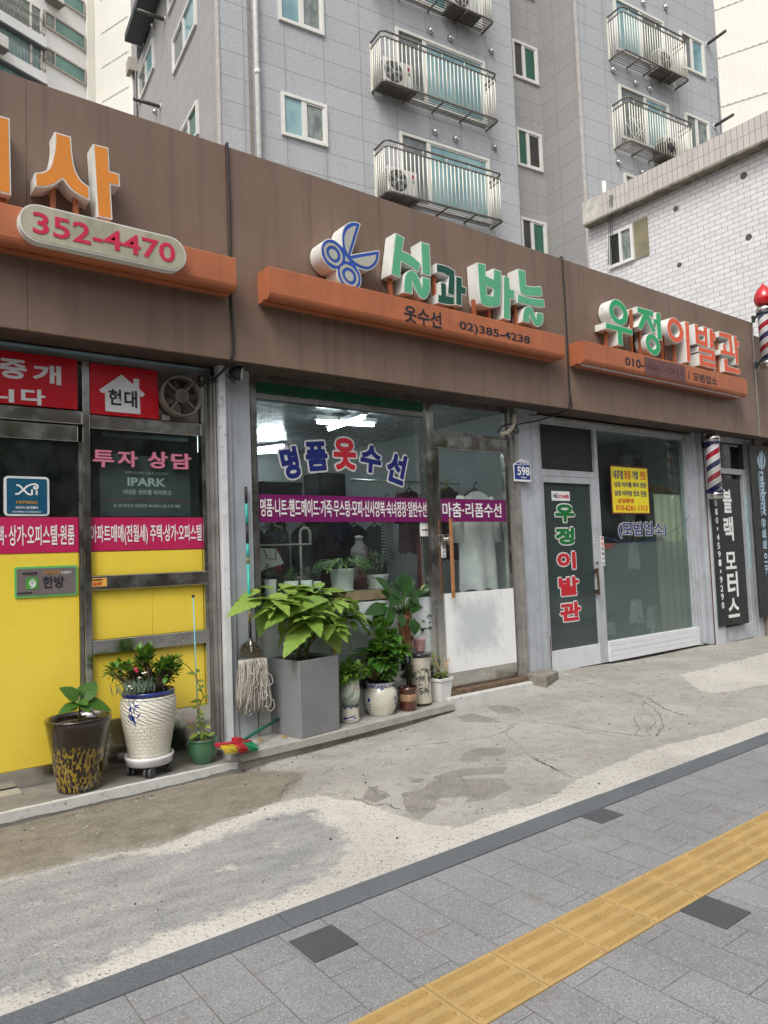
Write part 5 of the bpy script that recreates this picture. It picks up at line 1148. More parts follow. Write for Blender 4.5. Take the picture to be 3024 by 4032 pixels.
c = on('zk', 965, 930, 5.75); t = thing('waiting_chair', 'black chair blurred behind the frosted glass', 'chair', (c.x, 5.75, -.05)); mb = MB(); mb.box(c.x-.22, c.x+.2, 5.72, 5.78, .62, 1.08); mb.build('backrest', m_black, t, bevel=.03); mb = MB(); mb.box(c.x-.22, c.x+.2, 5.75, 6.1, .48, .56); mb.build('seat', m_black, t, bevel=.02)
for a in (-.19, .17): mb = MB(); mb.box(c.x+a, c.x+a+.03, 5.76, 5.79, -.05, .48); mb.build('leg', m_black, t)
c = on('zk', 905, 1210, 5.55); t = thing('bucket', 'blue bucket blurred low behind the frosted glass', 'bucket', (c.x, 5.55, -.05)); MB().lathe((c.x, 5.55, -.05), [(.11, 0), (.15, .33), (.16, .34)], 24).build('bucket', M('bucket_blue', (.06, .2, .5), .4), t); mb = MB(); mb.tube([(c.x-.15, 5.55, .28), (c.x-.1, 5.5, .38), (c.x, 5.5, .42), (c.x+.1, 5.5, .38), (c.x+.15, 5.55, .28)], .006, 6); mb.build('handle', m_steel, t)
for px_, py_, w_, h_, lab in ((885, 790, .1, .35, 'pale towel blurred behind the upper frosted glass'), (900, 1115, .12, .3, 'pale towel blurred above the blue bucket'), (1000, 1170, .13, .42, 'pale towel blurred right of the blue bucket'), (745, 1215, .1, .16, 'pale towel blurred at the lower left of frosted glass')):
    c = on('zk', px_, py_, 5.5); cloth('towel', lab, 'towel', c.x-w_, c.x+w_, c.z-h_/2, c.z+h_/2, 5.52, mw1, 1.1, sleeves=False, depth=.03)
# ================================================================== plants and pots
def leaf(mb, p, d, up, L_, W_, curl=.25, fold=.2, seg=5, tooth=0.0, heart=0.0, rng=random):
    p, d = Vector(p), Vector(d).normalized(); s = d.cross(Vector(up)); 
    if s.length < 1e-4: s = d.orthogonal()
    s.normalize(); n = s.cross(d).normalized(); rows = []; mb.tint = rng.random(); t0 = mb.tint
    for k in range(seg+1):
        t = k/seg; m = p+d*(L_*t)-n*(curl*L_*t*t)
        w = W_*.5*max(0, math.sin(math.pi*min(1, t**.72)))**.85 if k < seg else 0.0
        if heart and k == 0: w = W_*.22
        if tooth and 0 < k < seg: w *= 1+(tooth if k % 2 else -tooth*.6)
        e = n*(fold*w)
        back = -d*(heart*L_) if heart and k == 0 else Vector((0,0,0))
        a = mb.pt(m-s*w+e+back); c = mb.pt(m); b = mb.pt(m+s*w+e+back)
        mb.uv[a] = (t, 0); mb.uv[c] = (t+.12, .5); mb.uv[b] = (t, 1); rows.append((a, c, b))
    for r, q in zip(rows, rows[1:]):
        mb.face((r[0], r[1], q[1], q[0]), True); mb.face((r[1], r[2], q[2], q[1]), True)
def stemtube(mb, pts, r, n=6):
    k = len(mb.v); mb.tube(pts, r, n)
    for i in range(k, len(mb.v)): mb.uv[i] = (0, 0)
def bush(mb, c, R_, n, L_, W_, rng, droop=.3, upb=.35, curl=.25, shell=.5, fold=.2, tooth=0, seg=4, stems=None):
    """leaves through an uneven volume, facing outwards and up"""
    lobes = [(Vector((rng.uniform(-.6,.6)*R_[0], rng.uniform(-.6,.6)*R_[1], rng.uniform(-.5,.7)*R_[2])), rng.uniform(.35,.6)) for _ in range(7)]
    for k in range(n):
        o, s = lobes[rng.randrange(7)]; v = Vector((rng.gauss(0,1), rng.gauss(0,1), rng.gauss(0,1)+.2)).normalized()*(shell+(1-shell)*rng.random())
        q = Vector(c)+o+Vector((v.x*R_[0]*s, v.y*R_[1]*s, v.z*R_[2]*s)); d = Vector((v.x, v.y, v.z*.6+upb-droop*rng.random()))
        z = L_*rng.uniform(.6, 1.15); leaf(mb, q, d+Vector((rng.uniform(-.4,.4), rng.uniform(-.4,.4), rng.uniform(-.3,.3))), (0,0,1), z, W_*z/L_, curl*rng.uniform(.3,1.6), fold, seg, tooth, rng=rng)
        if stems is not None and k % 3 == 0: stems.append(q)
m_soil = M('potting_soil', (.055, .04, .03), .95, var=.4, scale=30, bs=.8, bscale=60)
m_stem = M('green_brown_stem', (.16, .15, .06), .7, var=.2, scale=20)
m_twig = M('brown_twig', (.09, .065, .04), .8, var=.3, scale=25)
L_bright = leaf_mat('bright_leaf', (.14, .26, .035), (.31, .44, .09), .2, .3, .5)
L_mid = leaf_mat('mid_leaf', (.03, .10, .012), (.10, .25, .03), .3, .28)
L_dark = leaf_mat('dark_leaf', (.012, .045, .012), (.05, .13, .03), .25, .2, .3)
L_hoya = leaf_mat('waxy_leaf', (.05, .11, .015), (.30, .36, .08), .0, .2, .28)
L_red = leaf_mat('bronze_leaf', (.02, .03, .014), (.07, .085, .035), .0, .15, .3)
L_grey = leaf_mat('grey_green_leaf', (.07, .12, .08), (.2, .27, .2), .0, .2)
L_cactus = leaf_mat('inside_leaf', (.07, .16, .05), (.2, .33, .12), .0, .2)
L_pale = leaf_mat('cream_leaf', (.5, .36, .24), (.6, .5, .36), .0, .3)
def pot_c(v, xl, xr, yb, z, k=.5):
    """axis of a round pot standing at height z, its radius, from the sides and lowest point of its foot"""
    p = lev(v, (xl+xr)/2, yb, z); r = size_at(v, (xr-xl)/2, p)
    d = Vector((p.x, p.y, 0)).normalized(); return p+d*r*.97, r
def rad_at(v, wpx, c): return size_at(v, wpx/2, c)
def z_at(v, x, y, c): d = ray(v, x, y); return CAMZ+d.z*(Vector((c.x, c.y)).length/Vector((d.x, d.y)).length)
def wrap(v, x, y, c, rf):           # a point painted on a round pot
    d = ray(v, x, y); dxy = Vector((d.x, d.y)); r = .1; z = c.z+.1
    for _ in range(8):
        r = rf(z)+.0008; b = dxy.dot(Vector((c.x, c.y))); a = dxy.dot(dxy); cc = c.x**2+c.y**2-r*r; disc = max(b*b-a*cc, 0); t = (b-math.sqrt(disc))/a; z = CAMZ+d.z*t
    return O3+d*t
def prof_f(prof, z0): 
    zs = [p[1]+z0 for p in prof]; rs_ = [p[0] for p in prof]; return lambda z: float(np.interp(z, zs, rs_))
def brush(v, strokes_, c, rf, m, parent, name='painted_motif'):
    mb = MB()
    for x0, y0, x1, y1, w in strokes_:     # leaf-shaped brush marks
        n = 6; L_ = []; R_ = []
        dx, dy = x1-x0, y1-y0; l = math.hypot(dx, dy)+1e-6; nx, ny = -dy/l, dx/l
        for k in range(n+1):
            t = k/n; ww = w*max(.12, math.sin(math.pi*min(1, .12+t*.88)))
            L_.append(mb.pt(wrap(v, x0+dx*t+nx*ww, y0+dy*t+ny*ww, c, rf))); R_.append(mb.pt(wrap(v, x0+dx*t-nx*ww, y0+dy*t-ny*ww, c, rf)))
        for k in range(n): mb.face((L_[k], L_[k+1], R_[k+1], R_[k]))
    return mb.build(name, m, parent)
def soil(c, r, z, parent): MB().lathe((c.x, c.y, z), [(r, 0), (r*.6, .008), (0, .012)], 28).build('soil', m_soil, parent)
rg = random.Random(5)
PZ = -.04
# 1 ------- brown glazed pot with a rubber plant
c, r = pot_c('zi', 398, 694, 1704, PZ); zt = z_at('zi', 545, 1170, c); rt = rad_at('zi', 436, c)
t = thing('potted_plant', 'young rubber plant in a brown drip-glazed pot by the yellow door', 'potted plant', (c.x, c.y, PZ))
h = zt-PZ; prof = [(r*.96, 0), (r, .012), (r*1.04, .06), (r+(rt-r)*.5, h*.55), (rt*.97, h*.9), (rt, h*.985), (rt*.985, h), (rt*.9, h*.995), (rt*.86, h*.86)]
m, N, L, b = new_mat('drip_glaze'); o = N.new('ShaderNodeTexCoord').outputs['Object']; s = N.new('ShaderNodeSeparateXYZ'); L.new(o, s.inputs[0])
w_ = N.new('ShaderNodeTexNoise'); w_.inputs['Scale'].default_value = 14; L.new(o, w_.inputs[0])
vo = N.new('ShaderNodeTexVoronoi'); vo.feature = 'SMOOTH_F1'; vo.inputs['Scale'].default_value = 84; mp = N.new('ShaderNodeMapping'); mp.inputs['Scale'].default_value = (1, 1, .42); L.new(o, mp.inputs[0])
ad = N.new('ShaderNodeVectorMath'); ad.operation = 'ADD'; L.new(mp.outputs[0], ad.inputs[0]); sc = N.new('ShaderNodeVectorMath'); sc.operation = 'SCALE'; sc.inputs['Scale'].default_value = .02; L.new(w_.outputs['Color'], sc.inputs[0]); L.new(sc.outputs[0], ad.inputs[1]); L.new(ad.outputs[0], vo.inputs[0])
fade = ramp(N, L, math_(N, L, 'ADD', s.outputs[2], math_(N, L, 'MULTIPLY', math_(N, L, 'SUBTRACT', noise(N, L, o, 30), .5), .12)), h*.66, h*.54)
k = math_(N, L, 'MULTIPLY', ramp(N, L, vo.outputs['Distance'], .37, .55), fade)
L.new(mixc(N, L, k, (.011, .005, .0035), mixc(N, L, noise(N, L, o, 40), (.12, .075, .006), (.36, .25, .025))), b.inputs['Base Color']); b.inputs['Roughness'].default_value = .12; b.inputs['Coat Weight'].default_value = 1; bump(N, L, b, vo.outputs['Distance'], .35, .006)
MB().lathe((c.x, c.y, PZ), prof, 48).build('pot', m, t); soil(c, rt*.88, PZ+h*.9, t)
top = on('zi', 545, 1062, c.y); base = Vector((c.x, c.y, PZ+h*.9)); mb = MB(); stemtube(mb, [base, base.lerp(top, .5)+Vector((.006, 0, 0)), top, top+Vector((.0, 0, .03))], [.008, .007, .006, .004]); mb.build('stem', m_stem, t)
mb = MB()
for x0, y0, x1, y1, w, dy in ((548,1070,662,922,.10,.05),(540,1060,417,966,.085,.0),(560,1062,778,1120,.075,-.06),(535,1090,403,1143,.06,-.05),(538,1080,487,1110,.05,-.08),(545,1075,620,1138,.055,-.1),(550,1040,556,992,.02,0),(542,1050,572,985,.018,.02),(540,1066,600,1085,.06,-.09),(530,1060,470,1040,.05,.06)):
    a, e = on('zi', x0, y0, c.y), on('zi', x1, y1, c.y+dy); leaf(mb, a, e-a, Vector((0, -.7, .8)), (e-a).length, w*1.25, .12, .25, 7, rng=rg)
mb.build('foliage', leaf_mat('rubber_leaf', (.02, .07, .012), (.07, .17, .03), .3, .2, .3), t)
# 2 ------- white embossed pot on a wheeled tray
cw_ = lev('zi', 1030, 1598, PZ); rr = rad_at('zi', 333, cw_); dh = Vector((cw_.x, cw_.y, 0)).normalized(); c = Vector((cw_.x, cw_.y, 0))+dh*rr*.8; c.x = c.x; ztr = z_at('zi', 1045, 1528, c-dh*rr)+.03
tc_ = thing('plant_caddy', 'round white plant caddy on grey castors', 'plant caddy', (c.x, c.y, PZ))
MB().lathe((c.x, c.y, 0), [(rr*.8, ztr-.03), (rr*.93, ztr-.028), (rr*.97, ztr+.005), (rr*1.0, ztr+.012), (rr*1.0, ztr+.03), (rr*.94, ztr+.03), (rr*.92, ztr+.006), (rr*.1, ztr)], 44).build('tray', M('white_plastic', (.7, .7, .7), .4, grime=.12), tc_)
m_wheel = M('castor_grey', (.075, .08, .09), .5)
for k in range(4):
    a = rad(250+90*k); q = c+Vector((math.cos(a), math.sin(a), 0))*rr*.72; ax = Vector((.85, -.5, 0)).normalized() if k % 2 else Vector((.6, -.8, 0)).normalized()
    for sgn in (-1, 1):
        mb = MB(); mb.tube([q+ax*sgn*.008+Vector((0,0,PZ+.034)), q+ax*sgn*.026+Vector((0,0,PZ+.034))], .034, 18); mb.build('castor', m_wheel, tc_)
    mb = MB(); mb.tube([q+Vector((0,0,PZ+.034)), q+Vector((0,0,ztr-.028))], .009, 8); mb.build('castor_stem', m_wheel, tc_)
zr = z_at('zi', 1042, 985, c); r0 = rad_at('zi', 276, c); rm = rad_at('zi', 378, c); rt = rad_at('zi', 362, c); z0 = ztr+.006; h = zr-z0
t = thing('potted_plant', 'azalea in a tall white embossed pot with blue rim', 'potted plant', (c.x, c.y, z0))
prof = [(r0*.97, 0), (r0, .01), (r0*1.01, h*.08), (r0+(rm-r0)*.45, h*.35), (rm*.955, h*.6), (rm, h*.78), (rm*.985, h*.86), (rm*.94, h*.93)]
m, N, L, b = new_mat('embossed_white_glaze'); o = N.new('ShaderNodeTexCoord').outputs['Object']; s = N.new('ShaderNodeSeparateXYZ'); L.new(o, s.inputs[0])
ang = math_(N, L, 'MULTIPLY', math_(N, L, 'ARCTAN2', s.outputs[1], s.outputs[0]), 1/(2*math.pi))
cv = N.new('ShaderNodeCombineXYZ'); L.new(math_(N, L, 'MULTIPLY', ang, 26), cv.inputs[0]); L.new(math_(N, L, 'MULTIPLY', s.outputs[2], 42), cv.inputs[1])
bk = N.new('ShaderNodeTexBrick'); bk.inputs['Scale'].default_value = 1; bk.inputs['Brick Width'].default_value = 1; bk.inputs['Row Height'].default_value = 1; bk.inputs['Mortar Size'].default_value = .13; bk.inputs['Mortar Smooth'].default_value = 1; L.new(cv.outputs[0], bk.inputs[0])
wv = N.new('ShaderNodeTexWave'); wv.inputs['Scale'].default_value = .55; wv.inputs['Distortion'].default_value = 5; wv.inputs['Detail Scale'].default_value = .8; wv.bands_direction = 'DIAGONAL'; L.new(cv.outputs[0], wv.inputs[0])
up_ = ramp(N, L, s.outputs[2], h*.52, h*.56); band = math_(N, L, 'LESS_THAN', math_(N, L, 'ABSOLUTE', math_(N, L, 'SUBTRACT', s.outputs[2], h*.70)), .006)
hg = N.new('ShaderNodeMix'); L.new(up_, hg.inputs[0]); L.new(math_(N, L, 'SUBTRACT', 1, bk.outputs['Fac']), hg.inputs[2]); L.new(wv.outputs['Fac'], hg.inputs[3]); bump(N, L, b, hg.outputs[0], .55, .008)
L.new(mixc(N, L, ramp(N, L, noise(N, L, o, 6, 5), .3, .7), (.60, .57, .48), (.68, .655, .58)), b.inputs['Base Color']); b.inputs['Roughness'].default_value = .25; b.inputs['Coat Weight'].default_value = .6
MB().lathe((c.x, c.y, z0), prof, 56).build('pot', m, t)
m_bglz = M('cobalt_glaze', (.012, .028, .2), .15, var=.2, scale=20, coat=1)
MB().lathe((c.x, c.y, z0), [(rm*.94, h*.93), (rt*.985, h*.965), (rt, h*.985), (rt*.99, h), (rt*.93, h*1.0), (rt*.88, h*.9)], 56).build('rim', m_bglz, t); soil(c, rt*.9, z0+h*.93, t)
rf = prof_f(prof, z0)
MB().lathe((c.x, c.y, z0), [(rf(z0+h*.895)+.0008, h*.893), (rf(z0+h*.899)+.0008, h*.899)], 56).build('blue_line', m_bglz, t)
brush('zi', [(885,1062,890,1110,3),(915,1062,920,1095,5),(918,1100,965,1092,4),(918,1105,962,1112,4),(920,1110,948,1150,4),(912,1112,930,1160,4),(905,1110,880,1130,5),(905,1112,885,1150,5),(900,1160,878,1185,5),(905,1165,890,1205,5),(912,1165,905,1215,5),(918,1168,925,1205,4),(895,1080,900,1130,2),(900,1130,912,1180,3),(912,1180,935,1240,7),(962,1150,945,1180,5),(935,1185,958,1170,3),(940,1205,952,1200,3),(878,1160,900,1172,3)], c, rf, m_bglz, t)
mb = MB(); st = []
cc = on('zi', 1060, 870, c.y)
bush(mb, cc, (.18, .13, .13), 420, .056, .034, rg, .3, .5, .15, .35, stems=st); bush(mb, on('zi', 850, 850, c.y-.03), (.11, .08, .06), 130, .052, .032, rg, .2, .5, stems=st); bush(mb, on('zi', 1160, 845, c.y), (.09, .08, .08), 110, .052, .031, rg, .2, .5, stems=st); bush(mb, on('zi', 990, 790, c.y+.02), (.09, .06, .10), 100, .052, .031, rg, .1, .7, stems=st)
mb.build('foliage', L_mid, t); mb = MB(); sb = Vector((c.x, c.y, z0+h*.93))
for q in st: mid = sb.lerp(q, .5)+Vector((rg.uniform(-.02,.02), rg.uniform(-.02,.02), -.02)); mb.tube([sb+Vector((rg.uniform(-.04,.04), rg.uniform(-.04,.04), 0)), mid, q], .0022, 4)
mb.build('twigs', m_twig, t)
mb = MB(); cg = on('zi', 925, 960, c.y-.11)
for k in range(110):
    q = cg+Vector((rg.gauss(0,.05), rg.gauss(0,.03), -.05)); leaf(mb, q, (rg.uniform(-.5,.5), rg.uniform(-.7,.2), rg.uniform(.5,1.2)), (0,-1,.2), rg.uniform(.05,.11), .007, rg.uniform(.1,.7), .1, 4, rng=rg)
mb.build('carnation_leaves', L_grey, t)
mb = MB()
for x, y in ((935,848),(940,862)): q = on('zi', x, y, c.y-.12); mb.lathe(q, [(0,-.012),(.011,-.004),(.013,.006),(.006,.012),(0,.012)], 10)
mb.build('red_flower', M('flower_red', (.5, .03, .08), .6), t)
mb = MB()
for x, y in ((868,985),(905,980),(985,875),(1000,870),(890,965),(960,905)): q = on('zi', x, y, c.y-.14); mb.lathe(q, [(0,-.008),(.012,-.001),(.010,.004),(0,.005)], 8)
mb.build('white_flowers', M('flower_white', (.7, .68, .6), .6), t)
# 3 ------- green pot with a vine on a blue stake
c, r = pot_c('zi', 1322, 1474, 1503, PZ); zt = z_at('zi', 1397, 1318, c); rt = rad_at('zi', 202, c); h = zt-PZ
t = thing('potted_plant', 'waxy vine tied to a thin blue stake in a green pot', 'potted plant', (c.x, c.y, PZ))
m, N, L, b = new_mat('ribbed_green_glaze'); o = N.new('ShaderNodeTexCoord').outputs['Object']; s = N.new('ShaderNodeSeparateXYZ'); L.new(o, s.inputs[0]); bump(N, L, b, math_(N, L, 'SINE', math_(N, L, 'MULTIPLY', s.outputs[2], 900)), .25, .003); L.new(mixc(N, L, noise(N, L, o, 9, 5), (.03, .10, .045), (.065, .175, .085)), b.inputs['Base Color']); b.inputs['Roughness'].default_value = .2; b.inputs['Coat Weight'].default_value = .8
prof = [(r*.97, 0), (r, .01), (rt*.96, h*.35), (rt*1.0, h*.6), (rt*.95, h*.84), (rt*.96, h*.9), (rt*1.02, h*.95), (rt*1.01, h), (rt*.9, h), (rt*.86, h*.85)]
MB().lathe((c.x, c.y, PZ), prof, 44).build('pot', m, t); soil(c, rt*.88, PZ+h*.88, t)
b0, b1 = on('zi', 1367, 1325, c.y), on('zi', 1328, 345, c.y); mb = MB(); mb.tube([b0, b1], .0042, 8); mb.build('stake', M('sky_blue_stake', (.14, .42, .5), .4), t); MB().lathe(b1, [(0,-.012),(.010,-.006),(.012,.002),(.008,.01),(0,.012)], 12).build('stake_tip', m_cable, t)
V3 = [on('zi', x, y, c.y-.01) for x, y in ((1375,1310),(1378,1230),(1365,1150),(1370,1090),(1400,1040),(1385,990),(1360,940),(1345,880),(1320,860),(1290,825),(1250,800),(1235,770))]
mb = MB(); mb.tube(V3, .0032, 6); mb.build('vine', m_stem, t); mb = MB()
for x0, y0, x1, y1 in ((1345,880,1298,872),(1350,868,1368,850),(1355,930,1395,925),(1365,980,1408,960),(1388,1000,1365,985),(1395,1040,1428,1035),(1385,1060,1325,1068),(1370,1095,1410,1090),(1365,1110,1328,1110),(1370,1125,1395,1145),(1375,1160,1395,1165),(1370,1185,1348,1200),(1378,1190,1402,1195),(1380,1215,1412,1235),(1395,1245,1440,1240),(1375,1240,1355,1225),(1372,1275,1348,1295),(1385,1270,1385,1325),(1400,1280,1440,1300),(1345,1260,1300,1240),(1360,1285,1318,1312),(1420,1300,1470,1282),(1390,1300,1430,1325),(1355,1300,1330,1325),(1380,1170,1360,1150)):
    a, e = on('zi', x0, y0, c.y-.01), on('zi', x1, y1, c.y-.03+rg.uniform(-.04,.03)); leaf(mb, a, e-a, (rg.uniform(-.3,.3), -.8, .7), (e-a).length*1.25, .030, .15, .25, 5, rng=rg)
mb.build('foliage', L_hoya, t); mb = MB()
for x, y in ((1350,905),(1365,1108),(1325,1180)): q = on('zi', x, y, c.y-.014); mb.tube([q+Vector((-.012,0,.01)), q, q+Vector((.012,0,-.012)), q+Vector((-.01,-.005,-.02))], .003, 5)
mb.build('pink_tie', M('pink_string', (.6, .25, .26), .6), t)
# 4 ------- square grey planter with big soft leaves
t = thing('potted_plant', 'big-leaved bright green shrub in tall grey square planter', 'potted plant', (2.98, 5.0, .004))
F0 = lev('zj', 487, 1245, .004); Rr = lev('zj', 712, 1185, .004); Ll = lev('zj', 343, 1200, .004)
e1 = (Rr-F0); e2 = Vector((-e1.y, e1.x, 0)); e2 = e2.normalized()*e1.length*.98; zt = z_at('zj', 475, 800, F0)
def ring4(k, z): 
    cc = F0+(e1+e2)*.5; return [cc+(e1*sx+e2*sy)*.5*k+Vector((0,0,z)) for sx, sy in ((-1,-1),(1,-1),(1,1),(-1,1))]
mb = MB(); hh = zt-.004; rings = [[mb.pt(p) for p in ring4(k, z)] for k, z in ((.96, 0), (1.0, hh), (.93, hh), (.92, hh-.05))]
mb.face(rings[0][::-1])
for a, q in zip(rings, rings[1:]):
    for j in range(4): mb.face((a[j], a[(j+1)%4], q[(j+1)%4], q[j]))
mb.build('planter', M('grey_planter_resin', (.205, .207, .213), .62, var=.06, scale=5, bs=.12, bscale=25), t, bevel=.006)
ctr = F0+(e1+e2)*.5; mb = MB(); mb.poly([p for p in ring4(.91, hh-.03)], (0,0,.004)); mb.build('soil', m_soil, t)
mb = MB(); base = ctr+Vector((0,0,hh-.02)); heads = [on('zj', x, y, ctr.y+dy) for x, y, dy in ((400,440,.0),(560,400,.1),(690,470,-.02),(540,540,-.16),(330,470,-.1),(470,400,.15),(770,540,.05),(650,590,-.12))]
fork = on('zj', 540, 650, ctr.y)
mb.tube([base+Vector((.02,0,0)), base.lerp(fork, .5)+Vector((.01,0,0)), fork], [.014, .012, .010], 8)
for hd in heads: mb.tube([fork if rg.random() < .7 else base+Vector((-.05,0,.02)), fork.lerp(hd, .5)+Vector((0,0,-.03)), hd], [.008, .006, .005], 6)
b2_ = on('zj', 470, 700, ctr.y-.05); mb.tube([base+Vector((-.09,-.03,0)), b2_], .008, 6); mb.build('stems', m_stem, t)
mb = MB()
big = [(250,455,93,532,.16,-.15),(255,400,116,452,.13,.1),(330,395,222,372,.12,.2),(400,420,280,500,.14,-.1),(505,470,312,588,.20,-.2),(620,440,512,500,.15,-.25),(640,520,760,672,.20,-.2),(530,590,408,750,.19,-.25),(300,500,247,645,.14,-.05),(750,520,878,640,.17,.0),(630,610,705,740,.17,-.15),(735,600,790,760,.14,.0),(560,600,640,690,.13,-.22),(700,420,825,495,.14,.15),(600,380,560,350,.10,.2),(640,410,790,405,.13,.2),(450,420,360,350,.13,.2),(520,400,470,360,.1,.2),(500,520,420,590,.12,-.1),(740,480,780,520,.12,-.1),(480,500,440,620,.12,.05),(690,700,640,760,.08,.1),(600,520,590,590,.10,.0),(420,600,340,720,.08,.1),(380,560,370,650,.06,.12),(640,470,560,520,.12,-.2),(280,430,330,500,.1,.12),(560,440,640,460,.12,-.1),(470,450,400,480,.12,-.15),(800,600,880,640,.09,.15)]
for x0, y0, x1, y1, w, dy in big:
    a, e = on('zj', x0, y0, ctr.y+dy*.35), on('zj', x1, y1, ctr.y+dy); d = e-a; leaf(mb, a, d+Vector((0,0,.22*d.length)), Vector((rg.uniform(-.25,.25), -.35, 1)), d.length*1.05, w*.95, .3, .16, 12, .13, rng=rg)
for hd in heads:
    n = rg.randint(12, 16); a0 = rg.random()*6
    for k in range(n):
        a = a0+k*2.4; l = rg.uniform(.11, .23); leaf(mb, hd+Vector((0,0,rg.uniform(-.05,.03))), (math.cos(a), math.sin(a), rg.uniform(-.15,.55)), (0,0,1), l, l*.55, .45, .18, 10, .12, rng=rg)
mb.build('foliage', L_bright, t)
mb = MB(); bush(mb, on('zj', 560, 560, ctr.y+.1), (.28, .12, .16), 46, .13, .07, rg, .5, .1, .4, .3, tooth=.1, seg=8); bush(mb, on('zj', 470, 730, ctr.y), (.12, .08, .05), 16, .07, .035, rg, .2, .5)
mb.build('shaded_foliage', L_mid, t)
q = on('zj', 672, 725, ctr.y-.1); mb = MB(); leaf(mb, q+Vector((0,0,.06)), (.1, -.2, -1), (0,-1,0), .11, .06, .2, .2, 6, rng=rg); mb.build('yellow_leaf', leaf_mat('yellowing_leaf', (.4, .27, .02), (.5, .38, .04)), t)
# 5 ------- ivy in a celadon vase
c, r = pot_c('zj', 712, 818, 1153, .004); t = thing('potted_plant', 'trailing ivy in a pale celadon vase with blue patterned foot', 'potted plant', (c.x, c.y, .004))
zf_ = z_at('zj', 765, 1052, c); zt = z_at('zj', 765, 885, c); rb = rad_at('zj', 122, c); h1 = zf_-.004; h = zt-.004; rn = rad_at('zj', 100, c)
m_cel = M('celadon_glaze', (.40, .46, .38), .18, var=.15, scale=14, coat=.8, c2=(.5, .5, .42)); m_cream = M('cream_glaze', (.56, .545, .46), .2, var=.08, scale=10, coat=.8, grime=.1)
pf = [(r, 0), (r*1.0, h1*.2), (r*.93, h1*.9), (r*.95, h1)]; MB().lathe((c.x, c.y, .004), pf, 40).build('foot', m_cream, t)
pv = [(rn*.85, h1), (rb*.96, h1+(h-h1)*.3), (rb, h1+(h-h1)*.55), (rb*.93, h1+(h-h1)*.85), (rb*.88, h), (rb*.8, h), (rb*.78, h*.9)]; MB().lathe((c.x, c.y, .004), pv, 40).build('vase', m_cel, t); soil(c, rb*.8, .004+h*.95, t)
rf = prof_f(pf+pv, .004); brush('zj', [(718,1066,812,1058,3),(735,1060,733,1075,5),(770,1060,770,1072,5),(800,1056,800,1068,5),(722,1128,760,1120,5),(745,1125,800,1105,4),(730,1115,745,1130,4),(780,1125,800,1118,4),(714,1142,815,1128,2)], c, rf, m_bglz, t)
brush('zj', [(745,1040,790,955,2),(760,1040,800,930,2),(770,1035,805,1000,2),(735,1035,765,985,2),(720,1030,742,1000,3)], c, rf, M('brush_green', (.06, .12, .04), .3), t); brush('zj', [(780,960,792,945,4),(795,935,806,925,4),(770,985,780,975,3),(800,960,810,950,3)], c, rf, M('brush_pink', (.42, .16, .12), .3), t, 'painted_blossom')
mb = MB(); st = []
bush(mb, Vector((c.x-.01, c.y-.02, .004+h+.03)), (.14, .12, .09), 300, .046, .04, rg, .6, .4, .2, .4, tooth=.25, seg=5, stems=st); bush(mb, on('zj', 735, 900, c.y-.09), (.06, .04, .06), 50, .038, .034, rg, .9, .1, tooth=.25, seg=5, stems=st); bush(mb, on('zj', 685, 965, c.y-.1), (.035, .03, .035), 16, .036, .034, rg, .9, .1, tooth=.25, seg=5, stems=st)
mb.build('foliage', leaf_mat('ivy_leaf', (.05, .14, .015), (.20, .36, .05), .0, .3), t); mb = MB()
for q in st: mb.tube([(c.x, c.y, .004+h), Vector((c.x, c.y, .004+h)).lerp(q, .5)+Vector((0,0,.03)), q], .0016, 4)
mb.build('stems', m_stem, t)
# 6 ------- hydrangea in a round blue and white pot
c, r = pot_c('zj', 868, 1012, 1113, .004); t = thing('potted_plant', 'leafy hydrangea in a round white pot with blue painted rim', 'potted plant', (c.x, c.y, .004))
zt = z_at('zj', 935, 912, c); h = zt-.004; rb = rad_at('zj', 194, c); rt = rad_at('zj', 178, c); prof = [(r*.95, 0), (r, .008), (r*1.02, .015), (rb*.93, h*.25), (rb, h*.5), (rb*.96, h*.72), (rt*.87, h*.85)]
MB().lathe((c.x, c.y, .004), prof, 48).build('pot', m_cream, t)
m_brim = M('blue_sponged_glaze', (.45, .46, .47), .2, var=.1, scale=10, coat=.8); N, L = m_brim.node_tree.nodes, m_brim.node_tree.links; g = N.new('ShaderNodeNewGeometry').outputs['Position']; L.new(mixc(N, L, ramp(N, L, noise(N, L, g, 70, 4, .7), .46, .56), (.5, .5, .48), (.02, .04, .22)), N['Principled BSDF'].inputs['Base Color'])
MB().lathe((c.x, c.y, .004), [(rt*.87, h*.85), (rt*.93, h*.92), (rt, h*.99), (rt*.99, h), (rt*.88, h), (rt*.84, h*.85)], 48).build('rim', m_brim, t); soil(c, rt*.88, .004+h*.92, t)
rf = prof_f(prof, .004); brush('zj', [(868,1008,872,1035,7),(862,1015,876,1020,4),(872,1040,873,1050,4),(875,1058,875,1066,4),(876,1074,876,1081,3),(1018,995,1020,1025,5),(1020,1032,1020,1046,4),(875,945,900,940,5),(930,940,940,965,8),(925,958,955,955,7),(980,940,1005,935,5)], c, rf, m_bglz, t)
mb = MB(); st = []; bush(mb, on('zj', 950, 755, c.y), (.23, .17, .17), 240, .115, .08, rg, .5, .45, .35, .45, .18, .05, 6, st); bush(mb, on('zj', 930, 610, c.y+.05), (.14, .08, .05), 22, .12, .07, rg, .2, .5, seg=6, stems=st); bush(mb, on('zj', 860, 850, c.y-.08), (.08, .05, .06), 60, .045, .02, rg, .8, .2, stems=st); bush(mb, on('zj', 960, 870, c.y-.1), (.1, .04, .035), 70, .038, .03, rg, .9, .1, tooth=.2, stems=st)
mb.build('foliage', leaf_mat('hydrangea_leaf', (.02, .085, .012), (.09, .24, .03), .25, .28), t); mb = MB()
